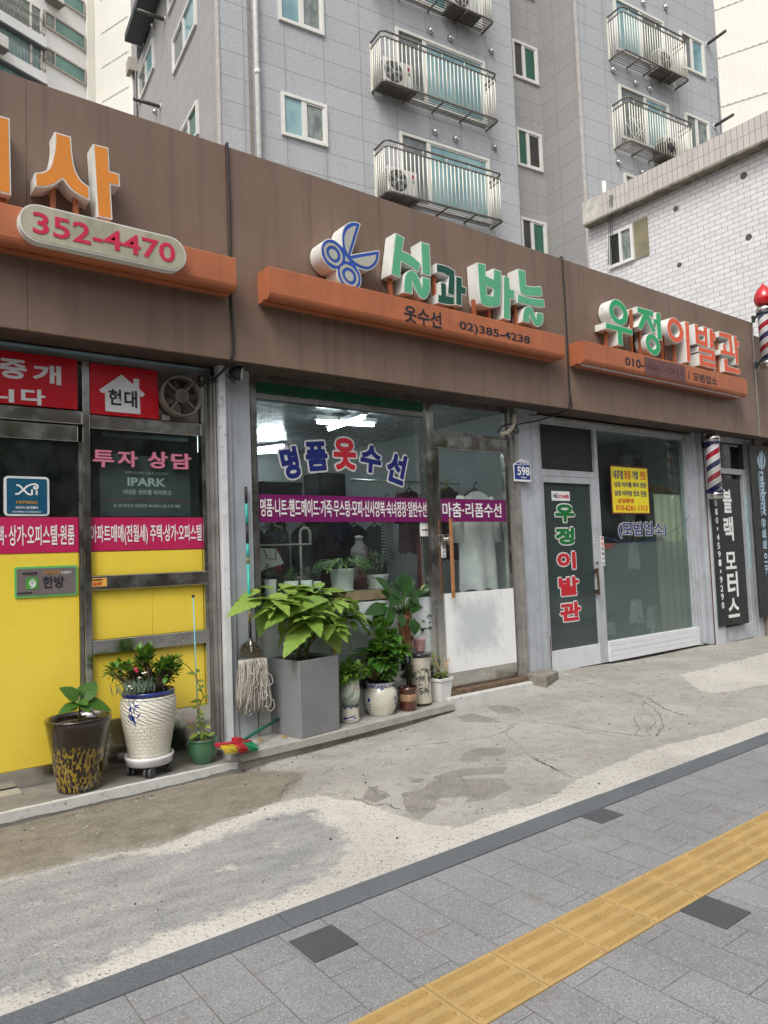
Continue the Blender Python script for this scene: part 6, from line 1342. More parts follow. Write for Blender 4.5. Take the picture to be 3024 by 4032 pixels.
for q in st: mb.tube([(c.x+rg.uniform(-.05,.05), c.y, .004+h*.95), Vector((c.x, c.y, .004+h)).lerp(q, .55), q], .003, 5)
mb.build('stems', m_stem, t)
# 7 ------- small bronze plant in a red brown pot
c, r = pot_c('zj', 1046, 1145, 1085, .004); t = thing('potted_plant', 'small bronze-leaved plant in a red-brown pot with carved band', 'potted plant', (c.x, c.y, .004))
zt = z_at('zj', 1090, 942, c); h = zt-.004; rt = rad_at('zj', 114, c); m_rb = M('red_brown_glaze', (.085, .022, .014), .14, var=.2, scale=12, coat=1)
m_band = M('carved_band', (.33, .2, .12), .5, c2=(.1, .05, .03), scale=22, bs=.6, bscale=80)
for nm, pr, mm in (('pot', [(r*.94, 0), (r*.97, .01), (r*1.0, h*.3), (rt*.93, h*.42)], m_rb), ('carved_band', [(rt*.93, h*.42), (rt*.955, h*.44), (rt*.965, h*.7), (rt*.94, h*.72)], m_band), ('rim', [(rt*.94, h*.72), (rt*.97, h*.9), (rt, h), (rt*.9, h), (rt*.86, h*.85)], m_rb)): MB().lathe((c.x, c.y, .004), pr, 40).build(nm, mm, t)
soil(c, rt*.88, .004+h*.9, t); mb = MB(); bush(mb, on('zj', 1092, 870, c.y), (.085, .08, .09), 260, .028, .017, rg, .2, .6, .1, .3); mb.build('foliage', L_red, t)
# 8 ------- tall pot painted with bamboo, a pink pot standing on it
c, r = pot_c('zj', 1108, 1232, 1056, .004); t = thing('tall_pot', 'tall cream pot painted with black bamboo', 'pot', (c.x, c.y, .004))
zt = z_at('zj', 1165, 752, c); h = zt-.004; rt = rad_at('zj', 134, c); rm_ = rad_at('zj', 116, c); m_bone = M('bone_glaze', (.50, .47, .38), .35, var=.1, scale=8, grime=.25, coat=.4); m_bk = M('black_glaze', (.02, .02, .02), .2, coat=.6)
prof = [(r, .022), (r*1.0, h*.06), (r*.98, h*.14), (rm_*.97, h*.17), (rm_, h*.5), (rm_*.98, h*.78), (rm_*1.02, h*.82), (rm_*1.0, h*.86), (rt*.97, h*.93)]
MB().lathe((c.x, c.y, .004), [(r*.97, 0), (r, .004), (r, .022)], 44).build('dark_foot', m_bk, t); MB().lathe((c.x, c.y, .004), prof, 44).build('body', m_bone, t); MB().lathe((c.x, c.y, .004), [(rt*.97, h*.93), (rt, h*.96), (rt*1.01, h*.985), (rt*.98, h), (0, h*1.0)], 44).build('dark_lid', m_bk, t)
rf = prof_f(prof, .004)
brush('zj', [(1185,990,1190,930,2),(1190,930,1185,870,2.4),(1185,870,1192,820,2.2),(1205,1000,1208,900,1.6),(1208,900,1205,840,1.8),(1150,960,1180,950,4),(1152,975,1182,965,4),(1160,990,1185,970,4),(1186,955,1205,985,4),(1190,950,1218,975,4),(1170,880,1140,905,4),(1175,885,1150,920,4),(1182,880,1172,920,4),(1190,845,1215,850,4),(1190,850,1212,870,4),(1185,842,1160,850,4),(1205,880,1222,905,4),(1205,885,1215,925,4),(1150,930,1175,935,3),(1145,850,1165,870,3)], c, rf, m_ink, t)
c8 = c; h8 = .004+h
pz_ = h8; cp = lev('zj', 1155, 746, pz_); rp = rad_at('zj', 68, cp); cp = cp+Vector((.55,.83,0))*rp; zt = z_at('zj', 1154, 668, cp); rt = rad_at('zj', 84, cp); h = zt-pz_
t = thing('potted_plant', 'oval-leaved plant in a small pink pot on top of bamboo pot', 'potted plant', (cp.x, cp.y, pz_))
MB().lathe((cp.x, cp.y, pz_+.001), [(rp*.97, 0), (rp, .006), (rt*.96, h*.85), (rt, h*.88), (rt, h), (rt*.92, h), (rt*.9, h*.8)], 36).build('pot', M('pink_ceramic', (.58, .32, .32), .45, var=.06, scale=8), t); soil(cp, rt*.9, pz_+h*.85, t)
mb = MB(); mb2 = MB(); sb = Vector((cp.x, cp.y, pz_+h*.85))
for x1, y1 in ((1150,520),(1195,520),(1215,570),(1180,610),(1225,655),(1160,570)):
    e = on('zj', x1, y1, cp.y+rg.uniform(-.05,.05)); mid = sb.lerp(e, .5)+Vector((.02,0,.02)); mb2.tube([sb, mid, e], .0028, 5)
    for k in range(5): 
        q = mid.lerp(e, k/4.0+.02); leaf(mb, q, (rg.uniform(-1,1), rg.uniform(-1,.4), rg.uniform(-.1,.8)), (0,-.4,1), .055, .036, .2, .2, 5, rng=rg)
mb.build('foliage', L_dark, t); mb2.build('stems', m_twig, t)
# 8b ------ elephant-ear with a thick scaly trunk in a dark pot behind
ca = Vector((c8.x-.03, c8.y+.0, 0)); ca = on('zj', 1090, 690, c8.y+.10); ca.z = 0
t = thing('potted_plant', 'elephant-ear plant with thick scaly brown trunk behind bamboo pot', 'potted plant', (ca.x, ca.y, .004))
MB().lathe((ca.x, ca.y+.03, .004), [(.08, 0), (.095, .3), (.105, .5), (.095, .5), (.09, .46)], 32).build('pot', m_bk, t); soil(Vector((ca.x, ca.y+.03, 0)), .095, .47, t)
tb0 = Vector((ca.x, ca.y, .44)); tb1 = on('zj', 1062, 535, ca.y-.02); mb = MB(); path = [tb0.lerp(tb1, k/14)+Vector((.012*math.sin(k*.6), 0, 0)) for k in range(15)]; wt = size_at('zj', 44, tb1); mb.tube(path, [wt*(.42+.5*(k/14)**.7)*(1.06 if k % 2 else .94) for k in range(15)], 16)
m_bark = M('scaly_trunk', (.24, .105, .045), .85, var=.35, scale=20, c2=(.07, .03, .018), bs=1.0, bscale=45); 
for k in range(90):
    q = path[rg.randrange(2, 15)]; a = rg.uniform(0, 6.28); n = Vector((math.cos(a), math.sin(a), 0)); i = 0
    rr_ = wt*.8; b_ = q+n*rr_*.9; leaf(mb, b_, n*.35+Vector((0,0,1)), n, .05, .035, -.2, .3, 3, rng=rg)
mb.uv = {}; mb.build('trunk', m_bark, t)
mb = MB(); mp_ = MB()
for x1, y1, xb_, yb_, L_, W_, dy in ((1075,285,1070,380,.16,.12,.0),(925,325,985,400,.17,.11,-.05),(1120,320,1085,400,.15,.11,.1),(1228,358,1140,420,.2,.07,.0),(1305,440,1200,425,.19,.05,.05),(862,520,960,490,.17,.11,-.1),(902,575,950,510,.14,.09,-.1),(985,575,1000,500,.13,.09,-.12),(1135,640,1115,570,.15,.12,-.14),(1000,470,1040,430,.14,.12,-.15),(1120,520,1130,450,.14,.12,-.1),(1000,350,1050,400,.12,.1,.1),(1170,395,1110,430,.12,.06,-.05),(1040,310,1045,380,.14,.1,.1),(1150,470,1110,440,.11,.08,-.1),(950,400,1000,440,.12,.1,-.02),(1090,350,1080,410,.12,.1,-.08),(890,480,960,470,.12,.09,.08),(1060,600,1055,540,.1,.08,-.15),(1185,480,1130,470,.1,.07,.0),(1010,410,1040,430,.1,.09,-.12),(1240,400,1160,440,.1,.07,.1),(950,545,985,500,.1,.08,.05)):
    a, e = on('zj', xb_, yb_, ca.y+dy*.7), on('zj', x1, y1, ca.y+dy); mp_.tube([tb1+Vector((0,0,-.02)), tb1.lerp(a, .6)+Vector((0,0,.03)), a], [.008, .0055, .0045], 6)
    leaf(mb, a, e-a, (rg.uniform(-.3,.3), -.9, .6), (e-a).length*1.1, W_*1.15, .15, .22, 8, heart=.22, rng=rg)
mb.build('foliage', L_dark, t); mp_.build('leaf_stalks', leaf_mat('stalk_green', (.06, .13, .03), (.13, .24, .06)), t)
q = on('zj', 1175, 372, ca.y-.06); mb = MB(); mb.tube([q+Vector((-.03,0,-.04)), q, q+Vector((.025,0,.01))], [.004, .007, .005], 6); mb.build('spent_flower', M('spent_flower', (.5, .42, .15), .6), t)
# 9 ------- white square pot
q0 = lev('zj', 1280, 1030, .004); w0 = size_at('zj', 90, q0); c = q0+Vector((.56, .83, 0))*w0*.5; zt = z_at('zj', 1280, 888, c); w1 = size_at('zj', 118, c); h = zt-.004
t = thing('potted_plant', 'cream-tipped hoya in a white square pot at the slab end', 'potted plant', (c.x, c.y, .004))
mb = MB(); ang_ = rad(8); rings = []
for k, z in ((w0*.46, 0), (w0*.47, .004), (w1*.45, h*.86), (w1*.5, h*.87), (w1*.5, h), (w1*.44, h), (w1*.43, h*.8)): rings.append([mb.pt((c.x+k*(sx*math.cos(ang_)-sy*math.sin(ang_)), c.y+k*(sx*math.sin(ang_)+sy*math.cos(ang_)), .004+z)) for sx, sy in ((-1,-1),(1,-1),(1,1),(-1,1))])
mb.face(rings[0][::-1])
for a, q in zip(rings, rings[1:]):
    for j in range(4): mb.face((a[j], a[(j+1)%4], q[(j+1)%4], q[j]))
mb.build('pot', M('white_pot_plastic', (.66, .66, .65), .35, var=.05, scale=7, grime=.12), t, bevel=.004); mb = MB(); mb.box(c.x-w1*.4, c.x+w1*.4, c.y-w1*.4, c.y+w1*.4, .004+h*.85, .004+h*.88); mb.build('soil', m_soil, t)
mb = MB(); bush(mb, Vector((c.x, c.y-.02, .004+h+.01)), (.085, .07, .05), 46, .06, .032, rg, .6, .5, .2, .3); bush(mb, on('zj', 1240, 830, c.y), (.04, .04, .10), 22, .055, .03, rg, .3, .4); mb.build('foliage', L_hoya, t)
mb = MB()
for x0, y0, x1, y1 in ((1285,850,1335,775),(1290,850,1300,770),(1270,855,1245,770),(1300,860,1325,800),(1265,860,1250,800)): a, e = on('zj', x0, y0, c.y), on('zj', x1, y1, c.y-.02); leaf(mb, a, e-a, (0,-.9,.5), (e-a).length, .03, .1, .25, 5, rng=rg)
mb.build('pale_leaves', L_pale, t)
# inside the display window --------------------------------------------
def indoor_pot(label, v, xl, xr, yt, yb, xbl, xbr, Y, square=False):
    c = on(v, (xl+xr)/2, yb, Y); z0 = zb if v == 'zj' else c.z; c = Vector((c.x, Y, 0)); zt = on(v, (xl+xr)/2, yt, Y).z; rt = rad_at(v, xr-xl, c); r0 = rad_at(v, xbr-xbl, c); h = zt-z0
    t = thing('indoor_plant', label, 'potted plant', (c.x, c.y, z0)); n = 4 if square else 36
    MB().lathe((c.x, c.y, z0), [(r0*1.12, 0), (r0*1.18, .012), (r0*.98, .0125), (r0, .02), (rt*.96, h*.84), (rt, h*.86), (rt, h), (rt*.9, h), (rt*.88, h*.8)], 8 if square else 36, smooth=not square).build('pot', m_ipot, t); soil(c, rt*.88, z0+h*.85, t); return t, c, z0+h, rt
m_ipot = M('pale_pot_glaze', (.6, .64, .62), .3, var=.05, scale=6)
t, c, z, r = indoor_pot('christmas cactus in a round white pot behind the glass', 'zj', 648, 793, 272, 402, 662, 785, 5.46)
mb = MB()
for k in range(70):
    a = rg.uniform(0, 6.28); q = Vector((c.x+math.cos(a)*r*.3, c.y+math.sin(a)*r*.3, z)); d = Vector((math.cos(a), math.sin(a)*.6, rg.uniform(.5, 1.6))).normalized()
    for s_ in range(6):
        l = rg.uniform(.035, .05); leaf(mb, q, d, (0,-.6,1), l*1.1, .022, .1, .1, 3, rng=rg); q = q+d*l; d = (d+Vector((math.cos(a)*.25, math.sin(a)*.1, -.33))).normalized()
mb.build('foliage', L_cactus, t)
t, c, z, r = indoor_pot('bushy fern-like plant in a footed white pot behind the glass', 'zj', 850, 985, 305, 395, 872, 975, 5.5, True)
mb = MB(); bush(mb, Vector((c.x, c.y, z+.09)), (.2, .12, .12), 240, .06, .014, rg, .6, .5, .4, .2); mb.build('foliage', L_cactus, t)
for k, (xl, xr, yt, yb) in enumerate(((275, 345, 335, 362), (385, 470, 345, 372), (480, 550, 340, 368), (555, 600, 345, 375))):
    c = on('zj', (xl+xr)/2, yb, 5.4); rt = rad_at('zj', xr-xl, c); zt = on('zj', xl, yt, 5.4).z; z0 = .945; t = thing('indoor_plant', ('grey succulent in the leftmost small pot on the ledge', 'small succulent in the second little pot on the ledge', 'small succulent in the third little pot on the ledge', 'small succulent in the rightmost little pot on the ledge')[k], 'potted plant', (c.x, 5.4, z0))
    MB().lathe((c.x, 5.4, z0), [(rt*.75, 0), (rt, zt-z0), (rt*.9, zt-z0), (rt*.85, (zt-z0)*.8)], 28).build('pot', m_ipot, t); mb = MB(); bush(mb, Vector((c.x, 5.4, zt+.04)), (rt*1.0, rt*.8, .07), 90, .03, .018, rg, .2, .6, .1, .2); mb.build('foliage', L_grey if k != 1 else L_cactus, t)
c = on('zh', 225, 880, 5.52); t = thing('indoor_plant', 'grey-leaved plant in a dark blue patterned bowl on white shelf', 'potted plant', (c.x, 5.52, on('zh', 300, 918, 5.5).z)); z0 = on('zh', 300, 918, 5.5).z
MB().lathe((c.x, 5.52, z0), [(.07, 0), (.13, .05), (.14, .09), (.12, .09)], 32).build('bowl', M('dark_bowl', (.03, .035, .06), .3, c2=(.1, .1, .2), scale=18), t); mb = MB(); bush(mb, Vector((c.x+.06, 5.5, z0+.13)), (.2, .1, .07), 110, .045, .022, rg, .7, .3, .3, .3); mb.build('foliage', L_grey, t)
# ------------------------------------------------------------------ mop, broom, stick, block, leaves
hb, ht = on('zj', 196, 690, 5.06), on('zj', 178, -62, 5.10); t = thing('mop', 'string mop with turquoise handle leaning on the pillar', 'mop', (hb.x, 5.03, .1))
d = ht-hb; segs = [(0, .16, 'olive_tape', (.2, .17, .06)), (.16, .44, 'turquoise_paint', (.05, .42, .36)), (.44, .50, 'olive_tape', (.2, .17, .06)), (.50, .72, 'turquoise_paint', (.05, .42, .36)), (.72, .90, 'black_tape', (.02, .02, .02)), (.90, 1.06, 'turquoise_paint', (.05, .42, .36)), (1.06, 1.22, 'black_tape', (.02, .02, .02))]
L0 = d.length; top = on('zh', 90, 620, 5.10); dd = top-hb
for a, c, nm, col in ((0,.12,'black_tape',(.02,.02,.02)), (.12,.20,'olive_tape',(.2,.17,.06)), (.20,.50,'turquoise_paint',(.05,.42,.36)), (.50,.54,'olive_tape',(.2,.17,.06)), (.54,.63,'turquoise_paint',(.05,.42,.36)), (.63,.76,'black_tape',(.02,.02,.02)), (.76,.89,'turquoise_paint',(.05,.42,.36)), (.89,1.0,'black_tape',(.02,.02,.02))):
    mm = bpy.data.materials.get(nm) or M(nm, col, .4, var=.08); MB().tube([hb+dd*a, hb+dd*c], .0115, 10).build('handle', mm, t)
mb = MB(); hp = [on('zj', x, y, 5.05) for x, y in ((138,780),(135,740),(150,705),(178,685),(222,690),(250,712),(260,745),(258,775))]; mb.poly(hp[::-1], (0, .012, 0)); mb.build('head_plate', M('worn_bronze_metal', (.17, .15, .11), .45, metal=.7, var=.25, scale=30), t, bevel=.002)
mb = MB()
for x, y in ((155,740),(165,715),(235,715),(248,740)): q = on('zj', x, y, 5.046); mb.tube([(q.x, 5.047, q.z), (q.x, 5.0495, q.z)], .007, 10)
mb.build('head_holes', m_black, t); mb = MB(); q = on('zj', 197, 725, 5.04); mb.tube([hb+Vector((0,-.01,.03)), Vector((q.x, 5.036, q.z-.03))], .014, 10); mb.build('socket', m_steel, t)
rm3 = random.Random(2); mb = MB(); xl, xr = on('zj', 128, 790, 5.05).x, on('zj', 268, 790, 5.05).x; zt0 = on('zj', 200, 785, 5.05).z; zbm = on('zj', 200, 1090, 5.05).z
for k in range(230):
    u = rm3.random(); x = xl+(xr-xl)*u; y = 5.02+rm3.uniform(-.035, .04); fl = (u-.5)*.06+rm3.gauss(0, .012); n = 9; pts = []; lz = zbm+rm3.uniform(0, .08)+(.03 if abs(u-.5) > .4 else 0); ph = rm3.uniform(0, 6); am = rm3.uniform(.002, .012)
    for j in range(n):
        s_ = j/(n-1); pts.append((x+fl*s_+am*math.sin(ph+s_*7)*s_, y-.012*math.sin(s_*3)+.008*math.cos(ph+s_*6), zt0+(lz-zt0)*s_))
    mb.tube(pts, .0034, 5)
for k in range(16):
    u = rm3.random(); x = xl+(xr-xl)*u; z_ = zbm+rm3.uniform(.04, .3); w_ = rm3.choice((-1, 1))*rm3.uniform(.02, .05); mb.tube([(x, 4.975, z_+.08), (x+w_, 4.965, z_+.03), (x+w_*1.2, 4.965, z_-.02), (x+w_*.5, 4.97, z_-.05), (x, 4.975, z_-.03)], .0034, 5)
mb.build('strings', M('grey_cotton_string', (.45, .42, .37), .9, var=.2, scale=30), t)
t = thing('broom', 'short green-handled broom with red head and coloured bristles lying flat', 'broom', tuple(lev('zj', 100, 1290, .03)))
ba_, bb_ = on('zj', 350, 1128, 5.06), on('zj', 150, 1248, 4.78); MB().tube([ba_+(ba_-bb_)*.15, bb_], .0125, 10).build('handle', M('broom_green', (.01, .10, .06), .4), t)
h0, h1 = on('zj', 8, 1282, 4.70), on('zj', 190, 1258, 4.80); ax = (h1-h0); axn = ax.normalized(); cB = (h0+h1)/2; fw = Vector((axn.y, -axn.x, 0)).normalized()
mb = MB(); mb.obox(cB+Vector((0,0,.005)), axn*ax.length*.5, fw*.028, Vector((0,0,.014))); mb.obox(cB-fw*.02+axn*ax.length*.18+Vector((0,0,.02)), axn*.03, fw*.03, Vector((0,0,.02))); mb.build('head', M('broom_red', (.42, .02, .035), .35), t, bevel=.006)
for k, (col, nm) in enumerate((((.55,.42,.03),'yellow_bristle'), ((.4,.02,.03),'red_bristle'), ((.01,.2,.08),'green_bristle'))):
    mb = MB()
    for j in range(170):
        s_ = -.5+(k+rm3.random())/3; q = cB+axn*ax.length*s_*.96+fw*(.012+rm3.uniform(0,.03))+Vector((0,0,rm3.uniform(-.012,.01))); e = q+fw*rm3.uniform(.04,.075)+Vector((0,0,-rm3.uniform(.02,.045)))+axn*rm3.uniform(-.015,.015); e.z = max(e.z, -.035); mb.tube([q, q.lerp(e, .5)+Vector((0,0,.004)), e], [.002, .0018, .0012], 4)
    mb.build('bristles', M(nm, col, .5, var=.15, scale=40), t)
a, c = on('zj', 1333, -12, 5.085), on('zj', 1350, 440, 5.085); mb = MB(); mb.obox((a+c)/2, (c-a)/2, (.017, 0, 0), (0, .011, 0)); mb.build('wooden_stick', M('worn_wood_stick', (.36, .17, .075), .65, var=.25, scale=16, c2=(.2, .1, .05)), None, bevel=.004, label='worn wooden bar hanging upright behind the tailor door pull', cat='wooden bar')
t1_ = [on('e6', *q) if False else lev('e6', *q, .105) for q in ((310,1050),(620,1100),(825,1005),(510,960))]
mb = MB(); mb.poly([Vector((p.x, p.y, .105)) for p in t1_], (0, 0, -.13)); m_blk2 = grain('rough_block_stone', (.22, .205, .17), .7, 90, 8, .2, .95, 1.0)[0]; mb.build('stone_block', m_blk2, None, bevel=.008, label='squat grey granite block at the foot of the pillar', cat='stone block')
m_dleaf = leaf_mat('dry_leaf', (.42, .24, .07), (.56, .36, .12), 0, .2)
for (x, y), lab in (((240, 1250), 'dry curled leaf on the granite slab near the broom'), ((380, 1234), 'dry flat leaf on the granite slab near the grey planter'), ((0, 0), None)):
    if lab is None: continue
    q = lev('zj', x, y, .008); mb = MB(); leaf(mb, q, (.8, .3, .1), (.1,-.4,1), .075, .03, .25, .4, 6, rng=rg); mb.build('fallen_leaf', m_dleaf, None, label=lab, cat='leaf', group='dry leaves fallen on the slab')
for a, c, lab in (((200,1035),(290,1050),'cigarette end lying by the stone block on the threshold side'), ((915,1075),(995,1085),'cigarette end lying on the concrete before the barber door')):
    p_, q_ = gnd('e6', *a), gnd('e6', *c); z_ = max(fz(p_.x, p_.y), fz(q_.x, q_.y))+.0055; p_.z = q_.z = z_; MB().tube([p_, q_], .004, 8).build('cigarette_end', m_wink, None, label=lab, cat='cigarette end', group='cigarette ends on the ground')
# ================================================================== buildings behind
class Frame:                        # a building's own axes: a along its front, b inwards
    def __init__(s, p0, yaw): s.p0 = Vector(p0); s.a = Vector((math.cos(yaw), math.sin(yaw), 0)); s.b = Vector((-math.sin(yaw), math.cos(yaw), 0))
    def W(s, u, v, z): return s.p0+s.a*u+s.b*v+Vector((0, 0, z))
    def hit(s, vw, x, y, v=0.0): 
        q = onp(vw, x, y, s.p0+s.b*v, s.b)-s.p0; return q.dot(s.a), q.z      # (u, z) on the plane v
    def hits(s, vw, x, y, u=0.0):
        q = onp(vw, x, y, s.p0+s.a*u, s.a)-s.p0; return q.dot(s.b), q.z      # (v, z) on the plane u
    def box(s, mb, u0, u1, v0, v1, z0, z1):
        c = s.W((u0+u1)/2, (v0+v1)/2, (z0+z1)/2); mb.obox(c, s.a*abs(u1-u0)/2, s.b*abs(v1-v0)/2, (0, 0, abs(z1-z0)/2)); return mb
GB = Frame((6.66, 14.23, 0), rad(-6.5))
def clad_mat(name, c, w, h, px_=0.0, pz_=0.0, joint=(.23, .21, .205)):
    m, N, L, b = new_mat(name); uv = N.new('ShaderNodeTexCoord').outputs['UV']; g = N.new('ShaderNodeNewGeometry').outputs['Position']
    mp = N.new('ShaderNodeMapping'); mp.inputs['Location'].default_value = (px_, pz_, 0); L.new(uv, mp.inputs[0])
    br = N.new('ShaderNodeTexBrick'); br.offset = 0; br.inputs['Scale'].default_value = 1; br.inputs['Brick Width'].default_value = w; br.inputs['Row Height'].default_value = h; br.inputs['Mortar Size'].default_value = .011; br.inputs['Mortar Smooth'].default_value = .2
    br.inputs['Color1'].default_value = (.965, .965, .965, 1); br.inputs['Color2'].default_value = (1.03, 1.03, 1.03, 1); br.inputs['Mortar'].default_value = (1, 1, 1, 1); L.new(mp.outputs[0], br.inputs[0])
    n1 = noise(N, L, g, 9, 4, .7); n2 = noise(N, L, g, 36, 3, .7); st = noise(N, L, g, .9, 4, .6, (3, 3, .25))
    col = mixc(N, L, ramp(N, L, n2, .35, .65), dark(c, .86), dark(c, 1.12)); col = mixc(N, L, math_(N, L, 'MULTIPLY', ramp(N, L, n1, .5, .7), .35), col, dark(c, 1.2))
    col = mixc(N, L, 1.0, col, br.outputs['Color'], 'MULTIPLY'); col = mixc(N, L, math_(N, L, 'MULTIPLY', ramp(N, L, st, .52, .75), .22), col, (.17, .16, .15))
    col = mixc(N, L, math_(N, L, 'MULTIPLY', br.outputs['Fac'], .8), col, joint); L.new(col, b.inputs['Base Color']); b.inputs['Roughness'].default_value = .6; b.inputs['Specular IOR Level'].default_value = .3; return m
j0 = GB.hit('f2', 0, 575)[1]; j1 = GB.hit('f2', 0, 885)[1]; rh = abs(j0-j1); cA, cB_ = GB.hit('f2', 578, 700)[0], GB.hit('f2', 1062, 900)[0]; cw = abs(cB_-cA)
tA = GB.p0.dot(GB.a)
m_clad = clad_mat('granite_cladding', (.40, .41, .43), cw, rh, -(cA+tA), -j0); m_clad2 = clad_mat('granite_cladding_shaded_side', (.345, .34, .335), cw, rh, 0, -j0)  # side copy: browner stone, with the recess shade put into its darker tone
m_pvc = M('white_window_frame', (.70, .69, .65), .4, var=.05, grime=.1); m_trim = M('corner_trim', (.5, .47, .44), .5)
def pane_mat(name, c, c2, s=1.2):
    m, N, L, b = new_mat(name); g = N.new('ShaderNodeNewGeometry').outputs['Position']; L.new(mixc(N, L, ramp(N, L, noise(N, L, g, s, 3, .6, (1, 1, .5)), .35, .65), c, c2), b.inputs['Base Color'])
    b.inputs['Roughness'].default_value = .05; b.inputs['Specular IOR Level'].default_value = .8; bump(N, L, b, noise(N, L, g, 1.1, 1), .04, .05); return m
P_teal = pane_mat('pale_teal_pane', (.14, .27, .30), (.27, .42, .44)); P_dark = pane_mat('screened_pane', (.10, .12, .12), (.17, .19, .185), 3); P_green = pane_mat('green_pane', (.015, .085, .055), (.04, .15, .11)); P_black = pane_mat('black_pane', (.02, .02, .02), (.05, .048, .045)); P_cur = pane_mat('curtained_pane', (.12, .15, .14), (.24, .27, .25), 6)
apt = thing('apartment_building', 'grey granite-clad apartment block with railed balconies behind the shops', 'building', tuple(GB.p0))
H_ = 34.0
u1 = GB.hit('f4', 225, 800)[0]; V2 = -.6; u2 = GB.hit('f4', 1078, 830, V2)[0]
def _solve_v():
    d = ray('f4', 590, 1100); d = Vector((d.x, d.y, 0)); q = Vector((0, 0, 0)); t = ((GB.p0+GB.a*u2).dot(GB.a))/d.dot(GB.a); return (d*t-Vector((GB.p0.x, GB.p0.y, 0))).dot(GB.b)
VR = _solve_v(); u3 = GB.hit('f6', 1180, 700, V2)[0]
def wall(name, pts, m):
    mb = MB(); mb.quad(*pts); return mb.build(name, m, apt)
W_ = GB.W
def pr(name, u0, u1_, v0, v1, z0, z1, m, parent=apt, bevel=0, label=None): return GB.box(MB(), u0, u1_, v0, v1, z0, z1).build(name, m, parent, bevel=bevel, label=label)
wall('front_wall', [W_(0,0,-.3), W_(u1,0,-.3), W_(u1,0,H_), W_(0,0,H_)], m_clad)
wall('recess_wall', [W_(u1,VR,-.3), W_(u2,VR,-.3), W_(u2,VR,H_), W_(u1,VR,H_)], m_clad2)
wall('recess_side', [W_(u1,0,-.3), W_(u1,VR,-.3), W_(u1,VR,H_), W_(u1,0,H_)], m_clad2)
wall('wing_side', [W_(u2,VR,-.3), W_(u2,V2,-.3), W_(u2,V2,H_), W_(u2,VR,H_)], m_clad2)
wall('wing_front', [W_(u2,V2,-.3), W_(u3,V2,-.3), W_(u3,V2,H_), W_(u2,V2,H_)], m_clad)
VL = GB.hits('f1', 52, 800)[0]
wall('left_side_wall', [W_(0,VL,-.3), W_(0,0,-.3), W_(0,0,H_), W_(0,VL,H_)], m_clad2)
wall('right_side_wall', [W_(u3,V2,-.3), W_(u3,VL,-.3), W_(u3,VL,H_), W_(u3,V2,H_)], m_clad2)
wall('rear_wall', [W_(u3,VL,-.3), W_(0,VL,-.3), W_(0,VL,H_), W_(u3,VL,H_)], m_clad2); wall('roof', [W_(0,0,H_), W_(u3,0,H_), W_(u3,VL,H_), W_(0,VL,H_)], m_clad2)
for u, v in ((0, 0), (u2, V2)): pr('corner_trim', u-.03, u+.03, v-.03, v+.03, -.3, H_, m_trim)
dp = GB.hit('f1', 1412, 800, -.07)[0]; mb = MB(); mb.tube([W_(dp, -.1, -.3), W_(dp, -.1, H_)], .06, 12)
for k in range(14): mb.tube([W_(dp, -.1, k*2.8+1.1), W_(dp, -.1, k*2.8+1.22)], .068, 12)
mb.build('drainpipe', M('white_pipe', (.68, .68, .66), .4, grime=.12), apt)
gu = GB.hit('f1', 1345, 800)[0]; pr('groove', gu-.05, dp-.07, -.004, .0, -.3, H_, M('dirty_groove', (.24, .22, .20), .8, streak=.4))
def window(hit, cs, plane, axis, split, mats, fl=0.0, parent=apt, fw=.075, label=None, sill=True):
    """cs: (view, left x, top y, right x, bottom y on the left, ...) -> frame with two sashes; axis 'u' on a front, 'v' on a side"""
    (a0, zt), (a1, zt2), (_, zb) = cs; z1, z0 = (zt+zt2)/2+fl, zb+fl
    if a0 > a1: a0, a1 = a1, a0
    def B(mb, p0, p1, q0, q1, zz0, zz1):        # p along, q outwards
        return GB.box(mb, p0, p1, plane-q1, plane-q0, zz0, zz1) if axis == 'u' else GB.box(mb, plane-q1, plane-q0, p0, p1, zz0, zz1)
    mb = MB(); B(mb, a0, a0+fw, 0, .06, z0, z1); B(mb, a1-fw, a1, 0, .06, z0, z1); B(mb, a0+fw, a1-fw, 0, .06, z1-fw, z1); B(mb, a0+fw, a1-fw, 0, .06, z0, z0+fw)
    ms = a0+(a1-a0)*split; B(mb, ms-fw*.6, ms+fw*.6, 0, .045, z0+fw, z1-fw)
    s1 = fw*.55
    for p0, p1 in ((ms+fw*.6, a1-fw),): 
        B(mb, p0, p0+s1, .0, .035, z0+fw, z1-fw); B(mb, p1-s1, p1, .0, .035, z0+fw, z1-fw); B(mb, p0+s1, p1-s1, 0, .035, z0+fw, z0+fw+s1); B(mb, p0+s1, p1-s1, 0, .035, z1-fw-s1, z1-fw)
    o = mb.build('window', m_pvc, parent, label=label)
    for (p0, p1), mm in zip(((a0+fw, ms), (ms, a1-fw)), mats): B(MB(), p0, p1, .002, .012, z0+fw, z1-fw).build('pane', mm, o)
    return o
def F_(v, *q): return [GB.hit(v, *p) for p in q]
FL = GB.hit('zb', 850, 195, -.55)[1]-GB.hit('zb', 870, 908, -.55)[1]; FL = 2.8 if not 2.4 < FL < 3.3 else FL
c = F_('zb', (172,600), (470,695), (185,885))
for k in (-1, 0, 1, 2): window(None, c, 0, 'u', .48, (P_teal, P_cur), k*FL)
c = F_('zb', (945,860), (1530,1045), (960,1320))
for k in (-1, 0, 1, 2): window(None, c, 0, 'u', .30, (P_dark, P_teal), k*FL)
cR = [GB.hit('zc', x, y, VR) for x, y in ((190,735), (337,795), (205,962))]
for k, mm in ((1, (P_black, P_green)), (0, (P_green, P_black)), (-1, (P_black, P_green)), (2, (P_black, P_green)), (-2, (P_black, P_green))): window(None, cR, VR, 'u', .42, mm, k*FL)
